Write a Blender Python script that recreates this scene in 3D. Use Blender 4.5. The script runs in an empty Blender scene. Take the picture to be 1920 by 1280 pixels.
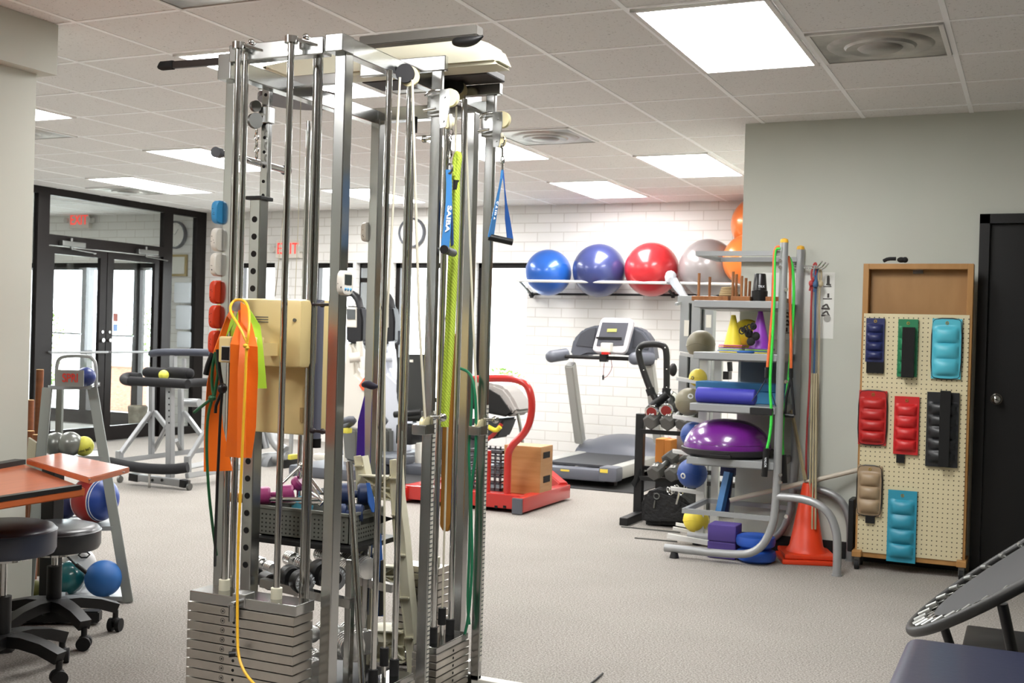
import bpy, bmesh, math, random
from mathutils import Vector, Matrix, Quaternion
random.seed(7)
V = Vector
R = math.radians
COL = bpy.context.scene.collection
# ---------------------------------------------------------------- camera model
FPX, YAW, PIT, ROL, CH = 2142.57, 0.429913, 0.0068125, 0.0282045, 1.317
_f = V((-math.sin(YAW)*math.cos(PIT), math.cos(YAW)*math.cos(PIT), -math.sin(PIT)))
_r0 = V((math.cos(YAW), math.sin(YAW), 0)); _u0 = _r0.cross(_f)
_r = math.cos(ROL)*_r0 + math.sin(ROL)*_u0
_u = -math.sin(ROL)*_r0 + math.cos(ROL)*_u0
CAM = V((0, 0, CH))
def P(px, py, y=None, x=None, z=None):
    """world point seen at a photo pixel, on the plane y=, x= or z="""
    d = _f + (px-960)/FPX*_r - (py-640)/FPX*_u
    if y is not None: t = y/d.y
    elif x is not None: t = x/d.x
    else: t = (z-CH)/d.z
    return CAM + d*t
def S(p):
    """metres per photo pixel at a world point"""
    return (V(p)-CAM).dot(_f)/FPX
def VX(px, py, y):
    p = P(px, py, y=y); return p.x, p.y
CEIL = 2.689
# ---------------------------------------------------------------- materials
MATS = {}
def lin(c):
    if isinstance(c, str):
        c = c.lstrip('#'); c = [int(c[i:i+2], 16)/255 for i in (0, 2, 4)]
        c = [x/12.92 if x <= .04045 else ((x+.055)/1.055)**2.4 for x in c]
    return (c[0], c[1], c[2], 1)
def mat(name, color, rough=.5, metal=0, spec=.5, coat=0, emit=None, es=0, noise=None, bump=None, alpha=1, trans=0, sheen=0):
    if name in MATS: return MATS[name]
    m = bpy.data.materials.new(name); m.use_nodes = True
    nt = m.node_tree; b = nt.nodes['Principled BSDF']
    b.inputs['Base Color'].default_value = lin(color)
    b.inputs['Roughness'].default_value = rough; b.inputs['Metallic'].default_value = metal
    b.inputs['Specular IOR Level'].default_value = spec; b.inputs['Coat Weight'].default_value = coat
    b.inputs['Coat Roughness'].default_value = .08
    b.inputs['Transmission Weight'].default_value = trans
    if sheen: b.inputs['Sheen Weight'].default_value = sheen
    if emit: b.inputs['Emission Color'].default_value = lin(emit); b.inputs['Emission Strength'].default_value = es
    tc = None
    def texc():
        nonlocal tc
        if tc is None: tc = nt.nodes.new('ShaderNodeTexCoord')
        return tc.outputs['Object']
    if noise:                      # (scale, second colour, contrast low, contrast high[, stretch xyz])
        n = nt.nodes.new('ShaderNodeTexNoise'); n.inputs['Scale'].default_value = noise[0]; n.inputs['Detail'].default_value = 5
        mp = nt.nodes.new('ShaderNodeMapping')
        if len(noise) > 4: mp.inputs['Scale'].default_value = noise[4]
        nt.links.new(texc(), mp.inputs['Vector']); nt.links.new(mp.outputs[0], n.inputs['Vector'])
        r = nt.nodes.new('ShaderNodeValToRGB'); r.color_ramp.elements[0].position = noise[2]; r.color_ramp.elements[1].position = noise[3]
        r.color_ramp.elements[0].color = lin(noise[1]); r.color_ramp.elements[1].color = lin(color)
        nt.links.new(n.outputs['Fac'], r.inputs[0]); nt.links.new(r.outputs[0], b.inputs['Base Color'])
    if bump:                       # (scale, strength, distance)
        n = nt.nodes.new('ShaderNodeTexNoise'); n.inputs['Scale'].default_value = bump[0]; n.inputs['Detail'].default_value = 4
        nt.links.new(texc(), n.inputs['Vector'])
        bp = nt.nodes.new('ShaderNodeBump'); bp.inputs['Strength'].default_value = bump[1]; bp.inputs['Distance'].default_value = bump[2]
        nt.links.new(n.outputs['Fac'], bp.inputs['Height']); nt.links.new(bp.outputs[0], b.inputs['Normal'])
    MATS[name] = m; return m
def wood(name, c1, c2, rough=.4, axis=(1, 1, 12), scale=3, coat=.2):
    return mat(name, c1, rough, coat=coat, noise=(scale, c2, .3, .7, axis))
chrome = mat('chrome', '#d0d0ce', .09, 1)
chrome2 = mat('polished_tube', '#b8b8b6', .14, 1)
steel = mat('brushed_steel', '#b9bab9', .22, 1)
steel_dk = mat('dull_steel', '#7c7d7b', .42, 1)
plate_m = mat('plate_steel', '#cfcac2', .34, 1, noise=(9, '#b4afa8', .3, .7))
black = mat('black_plastic', '#0c0c0d', .45)
blackr = mat('black_rubber', '#111112', .75)
foam = mat('black_foam', '#17171a', .85, bump=(90, .3, .002))
hdark = mat('dark_vinyl', '#1d2026', .35, spec=.6)
grayp = mat('gray_plastic', '#55585f', .45)
silver = mat('silver_paint', '#a3a5a6', .38, .45)
gpaint = mat('gray_paint', '#9a9d9e', .42, .25)
white = mat('white_plastic', '#e8e8e4', .4)
offwhite = mat('offwhite_plastic', '#d9d6cc', .45)
cream = mat('cream_plastic', '#e6cf93', .45)
creamw = mat('ivory_plastic', '#e9e5cd', .5)
red = mat('red_paint', '#b3251f', .3, coat=.4)
# ---------------------------------------------------------------- mesh helpers
def rootloc(o):
    while o.parent: o = o.parent
    return V(o.location)
class MB:
    def __init__(s): s.bm = bmesh.new()
    def _add(s, bm2, M=None, mi=0, flat=False):
        if M is not None: bmesh.ops.transform(bm2, matrix=M, verts=bm2.verts)
        vs = [s.bm.verts.new(v.co) for v in bm2.verts]
        bm2.verts.index_update()
        for f in bm2.faces:
            try:
                nf = s.bm.faces.new([vs[v.index] for v in f.verts]); nf.material_index = mi; nf.smooth = not flat
            except ValueError: pass
        bm2.free(); return s
    def box(s, c, d, rot=None, bev=0, seg=2, mi=0):
        b = bmesh.new(); bmesh.ops.create_cube(b, size=1)
        bmesh.ops.scale(b, vec=V(d), verts=b.verts)
        if bev: bmesh.ops.bevel(b, geom=b.edges[:], offset=min(bev, min(d)*.49), segments=seg, affect='EDGES', profile=.6)
        M = Matrix.Translation(V(c))
        if rot is not None: M = M @ (rot if isinstance(rot, Matrix) else Matrix.Rotation(rot, 4, 'Z'))
        return s._add(b, M, mi, bev < .01)
    def b2(s, a, b, bev=0, mi=0, seg=2):        # box between two corners
        a, b = V(a), V(b); return s.box((a+b)/2, [max(abs(x), 1e-4) for x in (b-a)], bev=bev, mi=mi, seg=seg)
    def bar(s, p0, p1, w, h, up=(0, 0, 1), bev=0, mi=0):   # rectangular bar from p0 to p1: w sideways, h along up
        p0, p1 = V(p0), V(p1); d = p1-p0; L = d.length; x = d.normalized(); up = V(up)
        if abs(x.dot(up)) > .98: up = V((0, 1, 0))
        y = up.cross(x).normalized(); z = x.cross(y)
        M = Matrix((x, y, z)).transposed().to_4x4(); M.translation = (p0+p1)/2
        b = bmesh.new(); bmesh.ops.create_cube(b, size=1); bmesh.ops.scale(b, vec=(L, w, h), verts=b.verts)
        if bev: bmesh.ops.bevel(b, geom=b.edges[:], offset=min(bev, min(w, h)*.45), segments=2, affect='EDGES')
        return s._add(b, M, mi, True)
    def cyl(s, p0, p1, r, r2=None, n=20, mi=0, caps=True):
        p0, p1 = V(p0), V(p1); d = p1-p0
        b = bmesh.new(); bmesh.ops.create_cone(b, cap_ends=caps, segments=n, radius1=r, radius2=r if r2 is None else r2, depth=d.length)
        M = d.to_track_quat('Z', 'Y').to_matrix().to_4x4(); M.translation = (p0+p1)/2
        return s._add(b, M, mi)
    def tube(s, pts, r, n=10, closed=False, smooth=0, mi=0, flat=None):
        pts = [V(p) for p in pts]
        for _ in range(smooth):                 # chaikin
            q = [] if closed else [pts[0]]
            m = len(pts)
            for i in range(m if closed else m-1):
                a, b = pts[i], pts[(i+1) % m]
                q += [a*.75+b*.25, a*.25+b*.75]
            if not closed: q.append(pts[-1])
            pts = q
        m = len(pts); rings = []; prev = None
        for i, p in enumerate(pts):
            a = pts[(i-1) % m] if (closed or i > 0) else p
            b = pts[(i+1) % m] if (closed or i < m-1) else p
            t = (b-a).normalized()
            if prev is None:
                u = t.orthogonal().normalized()
            else:
                u = prev - t*prev.dot(t)
                u = u.normalized() if u.length > 1e-6 else t.orthogonal().normalized()
            prev = u; w = t.cross(u)
            rr = r(i/(m-1)) if callable(r) else r
            ring = []
            for k in range(n):
                a_ = 2*math.pi*k/n
                ring.append(s.bm.verts.new(p+u*math.cos(a_)*rr+w*math.sin(a_)*rr*(flat or 1)))
            rings.append(ring)
        for i in range(m if closed else m-1):
            A, B = rings[i], rings[(i+1) % m]
            for k in range(n):
                f = s.bm.faces.new((A[k], A[(k+1) % n], B[(k+1) % n], B[k])); f.material_index = mi; f.smooth = True
        if not closed:
            s.bm.faces.new(rings[0][::-1]).material_index = mi; s.bm.faces.new(rings[-1]).material_index = mi
        return s
    def sph(s, c, r, sc=(1, 1, 1), u=32, v=20, mi=0, rot=None):
        b = bmesh.new(); bmesh.ops.create_uvsphere(b, u_segments=u, v_segments=v, radius=r)
        M = Matrix.Translation(V(c)) @ (rot or Matrix()) @ Matrix.Diagonal((*sc, 1))
        return s._add(b, M, mi)
    def lathe(s, prof, c=(0, 0, 0), n=32, M=None, mi=0):      # profile of (r, z)
        rings = []; M = M or Matrix.Translation(V(c))
        for r, z in prof:
            if r < 1e-5: rings.append([s.bm.verts.new(M @ V((0, 0, z)))])
            else: rings.append([s.bm.verts.new(M @ V((r*math.cos(2*math.pi*k/n), r*math.sin(2*math.pi*k/n), z))) for k in range(n)])
        for A, B in zip(rings, rings[1:]):
            for k in range(n):
                k2 = (k+1) % n
                q = [A[k % len(A)], A[k2 % len(A)], B[k2 % len(B)], B[k % len(B)]]
                q = list(dict.fromkeys(q))
                if len(q) > 2:
                    try: f = s.bm.faces.new(q); f.material_index = mi; f.smooth = True
                    except ValueError: pass
        return s
    def prism(s, pts, d, mi=0, bev=0):            # polygon of world points swept along vector d
        b = bmesh.new(); d = V(d)
        lo = [b.verts.new(V(p)) for p in pts]; hi = [b.verts.new(V(p)+d) for p in pts]; n = len(pts)
        b.faces.new(lo[::-1]); b.faces.new(hi)
        for i in range(n): b.faces.new((lo[i], lo[(i+1) % n], hi[(i+1) % n], hi[i]))
        bmesh.ops.recalc_face_normals(b, faces=b.faces)
        if bev: bmesh.ops.bevel(b, geom=b.edges[:], offset=bev, segments=2, affect='EDGES')
        return s._add(b, None, mi, bev < .01)
    def ribbon(s, L, Rr, th, mi=0):               # strip between two point lists, thickness th
        n = len(L); L = [V(p) for p in L]; Rr = [V(p) for p in Rr]
        g = []
        for i in range(n):
            a, b = max(0, i-1), min(n-1, i+1)
            nn = (L[b]-L[a]+Rr[b]-Rr[a]).cross(Rr[i]-L[i])
            nn = nn.normalized()*th/2 if nn.length > 1e-9 else V((0, th/2, 0))
            g.append([s.bm.verts.new(q) for q in (L[i]+nn, Rr[i]+nn, Rr[i]-nn, L[i]-nn)])
        for A, B in zip(g, g[1:]):
            for k in range(4): f = s.bm.faces.new((A[k], A[(k+1) % 4], B[(k+1) % 4], B[k])); f.material_index = mi; f.smooth = True
        s.bm.faces.new(g[0][::-1]).material_index = mi; s.bm.faces.new(g[-1]).material_index = mi
        return s
    def build(s, name, mats, parent=None, angle=38):
        bmesh.ops.recalc_face_normals(s.bm, faces=s.bm.faces)
        th_ = R(angle)
        for e in s.bm.edges:
            if len(e.link_faces) == 2 and e.calc_face_angle(0) > th_: e.smooth = False
        me = bpy.data.meshes.new(name); s.bm.to_mesh(me); s.bm.free()
        for m in (mats if isinstance(mats, (list, tuple)) else [mats]): me.materials.append(m)
        o = bpy.data.objects.new(name, me); COL.objects.link(o)
        if parent is not None: me.transform(Matrix.Translation(-rootloc(parent))); o.parent = parent
        return o
def thing(name, label, cat, loc=(0, 0, 0), group=None):
    o = bpy.data.objects.new(name, None); COL.objects.link(o); o.location = loc; o.empty_display_size = .05
    o['label'] = label; o['category'] = cat
    if group: o['group'] = group
    return o
def tag(o, label=None, cat=None, group=None, kind=None):
    if label: o['label'] = label
    if cat: o['category'] = cat
    if group: o['group'] = group
    if kind: o['kind'] = kind
    return o
def struct(name, mb, m, angle=38):
    o = mb.build(name, m, angle=angle); o['kind'] = 'structure'; return o
def dup(root, loc, label=None, group=None, rotz=None, scale=None):
    r = root.copy(); COL.objects.link(r); r.location = loc
    if label: r['label'] = label
    if group: r['group'] = group
    if rotz is not None: r.rotation_euler.z = rotz
    if scale is not None: r.scale = (scale,)*3
    for ch in list(root.children):
        c = ch.copy(); COL.objects.link(c); c.parent = r
        for g in list(ch.children):
            d = g.copy(); COL.objects.link(d); d.parent = c
    return r
def text_mesh(name, txt, size, M, m, parent=None, ext=.001, sx=1, bold=0):
    cu = bpy.data.curves.new('lettering', 'FONT'); cu.body = txt; cu.size = size; cu.extrude = ext
    cu.align_x = 'CENTER'; cu.align_y = 'CENTER'; cu.offset = bold
    to = bpy.data.objects.new('lettering', cu); COL.objects.link(to)
    bpy.context.view_layer.update()
    dg = bpy.context.evaluated_depsgraph_get(); me = bpy.data.meshes.new_from_object(to.evaluated_get(dg))
    bpy.data.objects.remove(to)
    me.transform(M @ Matrix.Diagonal((sx, 1, 1, 1))); me.materials.clear(); me.materials.append(m)
    o = bpy.data.objects.new(name, me); COL.objects.link(o)
    if parent is not None: me.transform(Matrix.Translation(-rootloc(parent))); o.parent = parent
    return o
def face_M(c, right, up):
    r_ = V(right).normalized(); u_ = V(up); u_ = (u_-r_*u_.dot(r_)).normalized(); n = r_.cross(u_)
    M = Matrix((r_, u_, n)).transposed().to_4x4(); M.translation = V(c); return M
# ================================================================ THE SETTING
def nt_new(name):
    m = bpy.data.materials.new(name); m.use_nodes = True; return m, m.node_tree, m.node_tree.nodes['Principled BSDF']
def carpet_mat():
    m, nt, b = nt_new('carpet'); N = nt.nodes; L = nt.links
    tc = N.new('ShaderNodeTexCoord')
    n1 = N.new('ShaderNodeTexNoise'); n1.inputs['Scale'].default_value = 130; n1.inputs['Detail'].default_value = 3; n1.inputs['Roughness'].default_value = .7
    n2 = N.new('ShaderNodeTexNoise'); n2.inputs['Scale'].default_value = 2.2; n2.inputs['Detail'].default_value = 4
    L.new(tc.outputs['Object'], n1.inputs[0]); L.new(tc.outputs['Object'], n2.inputs[0])
    r = N.new('ShaderNodeValToRGB'); e = r.color_ramp.elements
    e[0].position = .34; e[0].color = lin('#716d68'); e[1].position = .66; e[1].color = lin('#b3aea8')
    k = e.new(.5); k.color = lin('#928d87')
    r2 = N.new('ShaderNodeValToRGB'); r2.color_ramp.elements[0].color = (.88, .88, .88, 1); r2.color_ramp.elements[1].color = (1.08, 1.08, 1.08, 1)
    L.new(n1.outputs['Fac'], r.inputs[0]); L.new(n2.outputs['Fac'], r2.inputs[0])
    mx = N.new('ShaderNodeMix'); mx.data_type = 'RGBA'; mx.blend_type = 'MULTIPLY'; mx.inputs[0].default_value = 1
    L.new(r.outputs[0], mx.inputs[6]); L.new(r2.outputs[0], mx.inputs[7]); L.new(mx.outputs[2], b.inputs['Base Color'])
    bp = N.new('ShaderNodeBump'); bp.inputs['Strength'].default_value = .25; bp.inputs['Distance'].default_value = .003
    L.new(n1.outputs['Fac'], bp.inputs['Height']); L.new(bp.outputs[0], b.inputs['Normal'])
    b.inputs['Roughness'].default_value = .95; b.inputs['Specular IOR Level'].default_value = .1
    return m
def tile_mat():
    m, nt, b = nt_new('ceiling_tile'); N = nt.nodes; L = nt.links
    tc = N.new('ShaderNodeTexCoord')
    n1 = N.new('ShaderNodeTexNoise'); n1.inputs['Scale'].default_value = 85; n1.inputs['Detail'].default_value = 4; n1.inputs['Roughness'].default_value = .65
    L.new(tc.outputs['Object'], n1.inputs[0])
    r = N.new('ShaderNodeValToRGB'); e = r.color_ramp.elements
    e[0].position = .30; e[0].color = lin('#b0aca6'); e[1].position = .40; e[1].color = lin('#e8e6e3')
    L.new(n1.outputs['Fac'], r.inputs[0]); L.new(r.outputs[0], b.inputs['Base Color'])
    b.inputs['Roughness'].default_value = .95; b.inputs['Specular IOR Level'].default_value = .1
    return m
def brick_mat():
    m, nt, b = nt_new('painted_brick'); N = nt.nodes; L = nt.links
    tc = N.new('ShaderNodeTexCoord'); sp = N.new('ShaderNodeSeparateXYZ'); L.new(tc.outputs['Object'], sp.inputs[0])
    ad = N.new('ShaderNodeMath'); ad.operation = 'ADD'; L.new(sp.outputs['X'], ad.inputs[0]); L.new(sp.outputs['Y'], ad.inputs[1])
    cb = N.new('ShaderNodeCombineXYZ'); L.new(ad.outputs[0], cb.inputs[0]); L.new(sp.outputs['Z'], cb.inputs[1])
    br = N.new('ShaderNodeTexBrick'); L.new(cb.outputs[0], br.inputs['Vector'])
    br.inputs['Scale'].default_value = 1; br.inputs['Brick Width'].default_value = .30; br.inputs['Row Height'].default_value = .1
    br.inputs['Mortar Size'].default_value = .006; br.inputs['Mortar Smooth'].default_value = .4; br.inputs['Bias'].default_value = -.2
    br.inputs['Color1'].default_value = lin('#e9e7e3'); br.inputs['Color2'].default_value = lin('#e3e1dc'); br.inputs['Mortar'].default_value = lin('#d2cec7')
    n1 = N.new('ShaderNodeTexNoise'); n1.inputs['Scale'].default_value = 30; L.new(tc.outputs['Object'], n1.inputs[0])
    mt = N.new('ShaderNodeMath'); mt.operation = 'MULTIPLY_ADD'; L.new(n1.outputs['Fac'], mt.inputs[0]); mt.inputs[1].default_value = .25
    inv = N.new('ShaderNodeMath'); inv.operation = 'SUBTRACT'; inv.inputs[0].default_value = 1; L.new(br.outputs['Fac'], inv.inputs[1])
    L.new(inv.outputs[0], mt.inputs[2])
    bp = N.new('ShaderNodeBump'); bp.inputs['Strength'].default_value = .4; bp.inputs['Distance'].default_value = .005
    L.new(mt.outputs[0], bp.inputs['Height']); L.new(bp.outputs[0], b.inputs['Normal'])
    L.new(br.outputs['Color'], b.inputs['Base Color']); b.inputs['Roughness'].default_value = .5
    return m
def glass_mat(name='window_glass', refl=.12, tint=(.96, .98, .98)):
    m = bpy.data.materials.new(name); m.use_nodes = True; nt = m.node_tree; N = nt.nodes; L = nt.links
    N.remove(N['Principled BSDF']); out = N['Material Output']
    t = N.new('ShaderNodeBsdfTransparent'); t.inputs[0].default_value = (*tint, 1)
    g = N.new('ShaderNodeBsdfGlossy'); g.inputs['Roughness'].default_value = .02
    lw = N.new('ShaderNodeLayerWeight'); lw.inputs[0].default_value = .5
    pw = N.new('ShaderNodeMath'); pw.operation = 'POWER'; L.new(lw.outputs['Facing'], pw.inputs[0]); pw.inputs[1].default_value = 5
    fr = N.new('ShaderNodeMath'); fr.operation = 'MULTIPLY_ADD'; L.new(pw.outputs[0], fr.inputs[0]); fr.inputs[1].default_value = .9; fr.inputs[2].default_value = .04
    mx = N.new('ShaderNodeMixShader'); L.new(fr.outputs[0], mx.inputs[0]); L.new(t.outputs[0], mx.inputs[1]); L.new(g.outputs[0], mx.inputs[2])
    L.new(mx.outputs[0], out.inputs[0]); return m
M_carpet, M_tile, M_brick, M_glass = carpet_mat(), tile_mat(), brick_mat(), glass_mat()
M_wall = mat('gray_wall_paint', '#c9ccc2', .7, bump=(220, .12, .002))
M_col = mat('pale_wall_paint', '#c6c7bc', .7, bump=(220, .1, .002))
M_frame = mat('bronze_frame', '#1b1716', .35, .6)
M_grid = mat('ceiling_grid_white', '#ffffff', .6)
M_base = mat('black_baseboard', '#121213', .5)
M_door = mat('black_door', '#060607', .4)

XW, YB, YG, XG, XV = -9.27, 11.15, 7.2, -1.715, -11.9      # storefront, brick wall, gray wall, its corner, vestibule front
struct('floor', MB().b2((-13.1, -3.4, -.1), (3.2, 11.5, 0)), M_carpet)
struct('ceiling', MB().b2((-13.1, -3.4, CEIL), (3.2, 11.5, CEIL+.1)), M_tile)
# grid of the suspended ceiling
GX, GY, GS = -1.601, 5.750, .6096
g = MB()
for i in range(-17, 8):
    x = GX+i*GS
    g.b2((x-.012, -3.3, CEIL-.003), (x+.012, YB if x < XG else YG, CEIL+.001))
for j in range(-14, 9):
    y = GY+j*GS
    g.b2((-11.8, y-.012, CEIL-.0025), (XG if y > YG else 3.1, y+.012, CEIL+.001))
struct('trim_1', g, M_grid)
# back brick wall with window openings: (x0, x1) between sill and head
SILL, HEAD = .53, 2.08
ODX = (P(40, 700, y=YB).x, P(300, 700, y=YB).x)
WINS = [(-8.78, -8.235), (-7.68, -7.145), (-7.10, -6.70), (-6.62, -5.98), (-5.575, -4.955)]
w = MB().b2((-13.1, YB, 0), (ODX[0], YB+.3, CEIL)).b2((ODX[0], YB, 2.08), (ODX[1], YB+.3, CEIL)); xs = ODX[1]
for a, b in WINS:
    w.b2((xs, YB, 0), (a, YB+.3, CEIL)); w.b2((a, YB, 0), (b, YB+.3, SILL)); w.b2((a, YB, HEAD), (b, YB+.3, CEIL)); xs = b
w.b2((xs, YB, 0), (XG+.25, YB+.3, CEIL))
struct('wall_back', w, M_brick)
M_blind = mat('gray_roller_blind', '#8e9293', .8)
for k, (a, b) in enumerate(WINS):
    f = MB(); y = YB+.12; t = .035
    f.b2((a, y-.04, HEAD-.055), (b, y+.04, HEAD)); f.b2((a, y-.04, SILL), (b, y+.04, SILL+.05))
    f.b2((a, y-.04, SILL), (a+t*(1.6 if k in (3, 4) else .5), y+.04, HEAD)); f.b2((b-t*.4, y-.04, SILL), (b, y+.04, HEAD))
    if k == 2: f.b2((a, y-.04, 1.86), (b, y+.04, 1.91))
    wo = struct('window_%d' % (k+1), f, M_frame)
    MB().b2((a, y-.004, SILL), (b, y+.004, HEAD)).build('pane', M_glass, wo)
    if k == 2: MB().b2((a+.03, y-.035, .9), (b-.03, y-.028, HEAD-.05)).build('blind', M_blind, wo)
# gray wall on the right, with the black door in it
DX0, DX1, DTOP = -.318, .62, 2.09
w = MB().b2((XG, YG, 0), (DX0, YG+.14, CEIL)).b2((DX0, YG, DTOP), (DX1, YG+.14, CEIL)).b2((DX1, YG, 0), (3.1, YG+.14, CEIL))
w.b2((XG, YG+.14, 0), (XG+.14, YB, CEIL))
struct('wall_right', w, M_wall)
struct('baseboard_right', MB().b2((XG-.008, YG-.012, 0), (DX0-.05, YG, .105), bev=.003), M_base)
f = MB()
f.b2((DX0, YG-.025, 0), (DX0+.055, YG+.12, DTOP)); f.b2((DX0, YG-.025, DTOP-.055), (DX1, YG+.12, DTOP)); f.b2((DX1-.055, YG-.025, 0), (DX1, YG+.12, DTOP))
d = MB().b2((DX0+.055, YG+.02, .01), (DX1-.055, YG+.06, DTOP-.055))
do = struct('door_1', d, M_door); f.build('door_frame', M_door, do)
k = P(1868, 748, y=YG-.02)
MB().cyl((k.x, YG+.02, k.z), (k.x, YG-.0, k.z), .032).cyl((k.x, YG+.01, k.z), (k.x, YG-.045, k.z), .012)\
    .sph((k.x, YG-.05, k.z), .027, (1, .7, 1)).build('door_knob', chrome2, do)
# wall at the left: pale partition seen nearly edge on, with a boxed header and a plinth
CXR, CYE = -4.235, 3.88
w = MB().b2((CXR-.3, -3.3, 0), (CXR, CYE, CEIL))
struct('wall_header', MB().b2((CXR-.31, -3.29, CEIL-.235), (CXR+.075, CYE+.05, CEIL-.001)), M_col)
struct('wall_left', w, M_col)
struct('trim_2', MB().b2((CXR-.32, -3.3, 0), (CXR+.03, CYE+.02, .235), bev=.004), M_col)
# unseen remainder of the shell, closing the room behind the camera
struct('wall_front', MB().b2((-9.4, -3.4, 0), (3.2, -3.3, CEIL)), mat('brown_wall_paint', '#7a6a5a', .7))
struct('wall_side', MB().b2((3.1, -3.3, 0), (3.2, YG+.14, CEIL)), M_wall)
# ---- storefront (x = XW) : posts, beam, double doors, glass
def glazed(XP, mem, panes, name, d=.065):
    f = MB()
    for y0, y1, z0, z1 in mem: f.b2((XP-d, y0, z0), (XP, y1, z1))
    o = struct(name, f, M_frame); gm = MB()
    for y0, y1, z0, z1 in panes: gm.b2((XP-d*.5-.004, y0, z0), (XP-d*.5+.004, y1, z1))
    gm.build('glass', M_glass, o); return o
F = CEIL-.075
glazed(XW, [(3.6, 11.15, F, CEIL), (8.56, 8.71, 0, F), (10.41, 10.56, 0, F), (10.98, 11.15, 0, F), (6.4, 6.52, 0, F), (3.6, 3.75, 0, F),
            (8.71, 10.41, 2.10, 2.21), (10.56, 10.98, 0, .09), (3.6, 8.56, 0, .09)],
       [(8.71, 10.41, 2.21, F), (10.56, 10.98, .09, F), (6.52, 8.56, .09, F), (3.75, 6.4, .09, F)], 'window_6')
struct('wall_side', MB().b2((XW-.1, -3.3, 0), (XW, 3.6, CEIL)), M_wall)
def glass_door(name, XP, y0, y1, knob_side, zt=2.09):
    s = .095
    f = MB().b2((XP-.075, y0, .012), (XP-.03, y0+s, zt)).b2((XP-.075, y1-s, .012), (XP-.03, y1, zt)).b2((XP-.075, y0+s, zt-.075), (XP-.03, y1-s, zt)).b2((XP-.075, y0+s, .012), (XP-.03, y1-s, .17))
    o = struct(name, f, M_frame)
    MB().b2((XP-.056, y0+s, .17), (XP-.050, y1-s, zt-.075)).build('glass', M_glass, o)
    yk = y1-s/2 if knob_side > 0 else y0+s/2
    MB().cyl((XP-.03, yk, 1.12), (XP-.005, yk, 1.12), .022).cyl((XP-.03, yk, 1.21), (XP-.02, yk, 1.21), .017).build('lock', chrome2, o)
    MB().cyl((XP+.03, y0+.02, .99), (XP+.03, y1-.02, .99), .014).cyl((XP-.03, y0+.05, .99), (XP+.03, y0+.05, .99), .012).cyl((XP-.03, y1-.05, .99), (XP+.03, y1-.05, .99), .012).build('push_bar', silver, o)
    return o
d2 = glass_door('door_2', XW, 8.72, 9.555, 1); d3 = glass_door('door_3', XW, 9.565, 10.40, -1)
for dd, yy in ((d2, 8.84), (d3, 9.95)):     # hydraulic closers on the transom
    MB().b2((XW, yy, 2.10), (XW+.055, yy+.32, 2.155), bev=.008).cyl((XW+.03, yy+.14, 2.08), (XW+.03, yy+.14, 2.19), .014)\
        .bar((XW+.03, yy+.14, 2.075), (XW+.09, yy+.42, 2.05), .02, .008).bar((XW+.09, yy+.42, 2.05), (XW+.0, yy+.5, 2.05), .02, .008).build('door_closer', steel_dk, dd)
# decals on the right glass door
st = MB(); x = XW-.048; a = P(216, 594, x=x); s_ = S(a)
st.b2((x, a.y-.03, a.z-.05), (x+.001, a.y+.04, a.z+.04)); st.b2((x, a.y-.03, a.z-.16), (x+.001, a.y+.04, a.z-.08), mi=1)
st.build('sticker', [mat('brown_sticker', '#8b5148', .6), mat('blue_sticker', '#6f8fbd', .6)], d3)
# ---- vestibule: outer doors stand in the line of the brick wall
f = MB(); yo = YB+.1
for a_, b_ in ((34, 43), (66, 76), (156, 169), (253, 265), (291, 300)):
    f.b2((P(a_, 640, y=yo).x, yo-.05, 0), (P(b_, 640, y=yo).x, yo+.05, 2.08))
f.b2((ODX[0], yo-.05, 1.99), (ODX[1], yo+.05, 2.08)).b2((ODX[0], yo-.05, 0), (ODX[1], yo+.05, .17))
wo = struct('window_7', f, M_frame); MB().b2((ODX[0], yo-.004, .17), (ODX[1], yo+.004, 1.99)).build('glass', M_glass, wo)
MB().cyl(P(92, 623, y=yo-.1), P(152, 626, y=yo-.1), .012).cyl(P(206, 629, y=yo-.1), P(250, 630, y=yo-.1), .012).build('push_bar', silver, wo)
struct('wall_vestibule', MB().b2((-13.1, 3.6, 0), (-13.0, YB, CEIL)).b2((-13.0, 3.6, 0), (XW-.1, 3.72, CEIL)), M_brick)
# ---- ceiling panels
M_lamp = mat('lamp_diffuser', '#ffffff', .6, emit=(1, .99, .975), es=17)
M_lampf = mat('lamp_frame_white', '#e8e6e2', .5)
def cell(i, j): return GX+i*GS, GY+j*GS
lamp_names = {(0, -2): 'large ceiling light panel, nearest the gray wall and air vent', (-2, 4): 'ceiling light panel just left of the gray wall corner',
 (-4, 6): 'ceiling light panel above the blue and purple exercise balls', (-4, 2): 'ceiling light panel below the metal vent, right of the cable tower',
 (-8, 2): 'ceiling light panel left of the cable tower, above the chrome pulldown bar', (-8, -2): 'ceiling light panel cut off by the pale left wall',
 (-11, 4): 'ceiling light panel over the storefront entrance doors', (-4, -2): 'ceiling light panel seen through the top of the cable tower',
 (-8, 6): 'far ceiling light panel over the back windows, seen between tower uprights'}
vis = list(lamp_names)
unseen = [(0, 2)] if False else []
extra = [(0, -6), (-3, -9), (-12, 0), (-12, -4)]  # out-of-view panels, added to brighten the near room and the storefront side
proto = None
def make_lamp():
    t = thing('ceiling_light', 'x', 'ceiling light', (0, 0, CEIL-.004))
    f = MB(); w, h = GS-.03, 2*GS-.03
    for a, b in (((0, 0), (w, .022)), ((0, h-.022), (w, h)), ((0, 0), (.022, h)), ((w-.022, 0), (w, h))):
        f.b2((a[0], a[1], CEIL-.014), (b[0], b[1], CEIL-.002))
    f.build('frame', M_lampf, t)
    MB().b2((.02, .02, CEIL-.010), (w-.02, h-.02, CEIL-.004)).build('diffuser', M_lamp, t)
    return t
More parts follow.
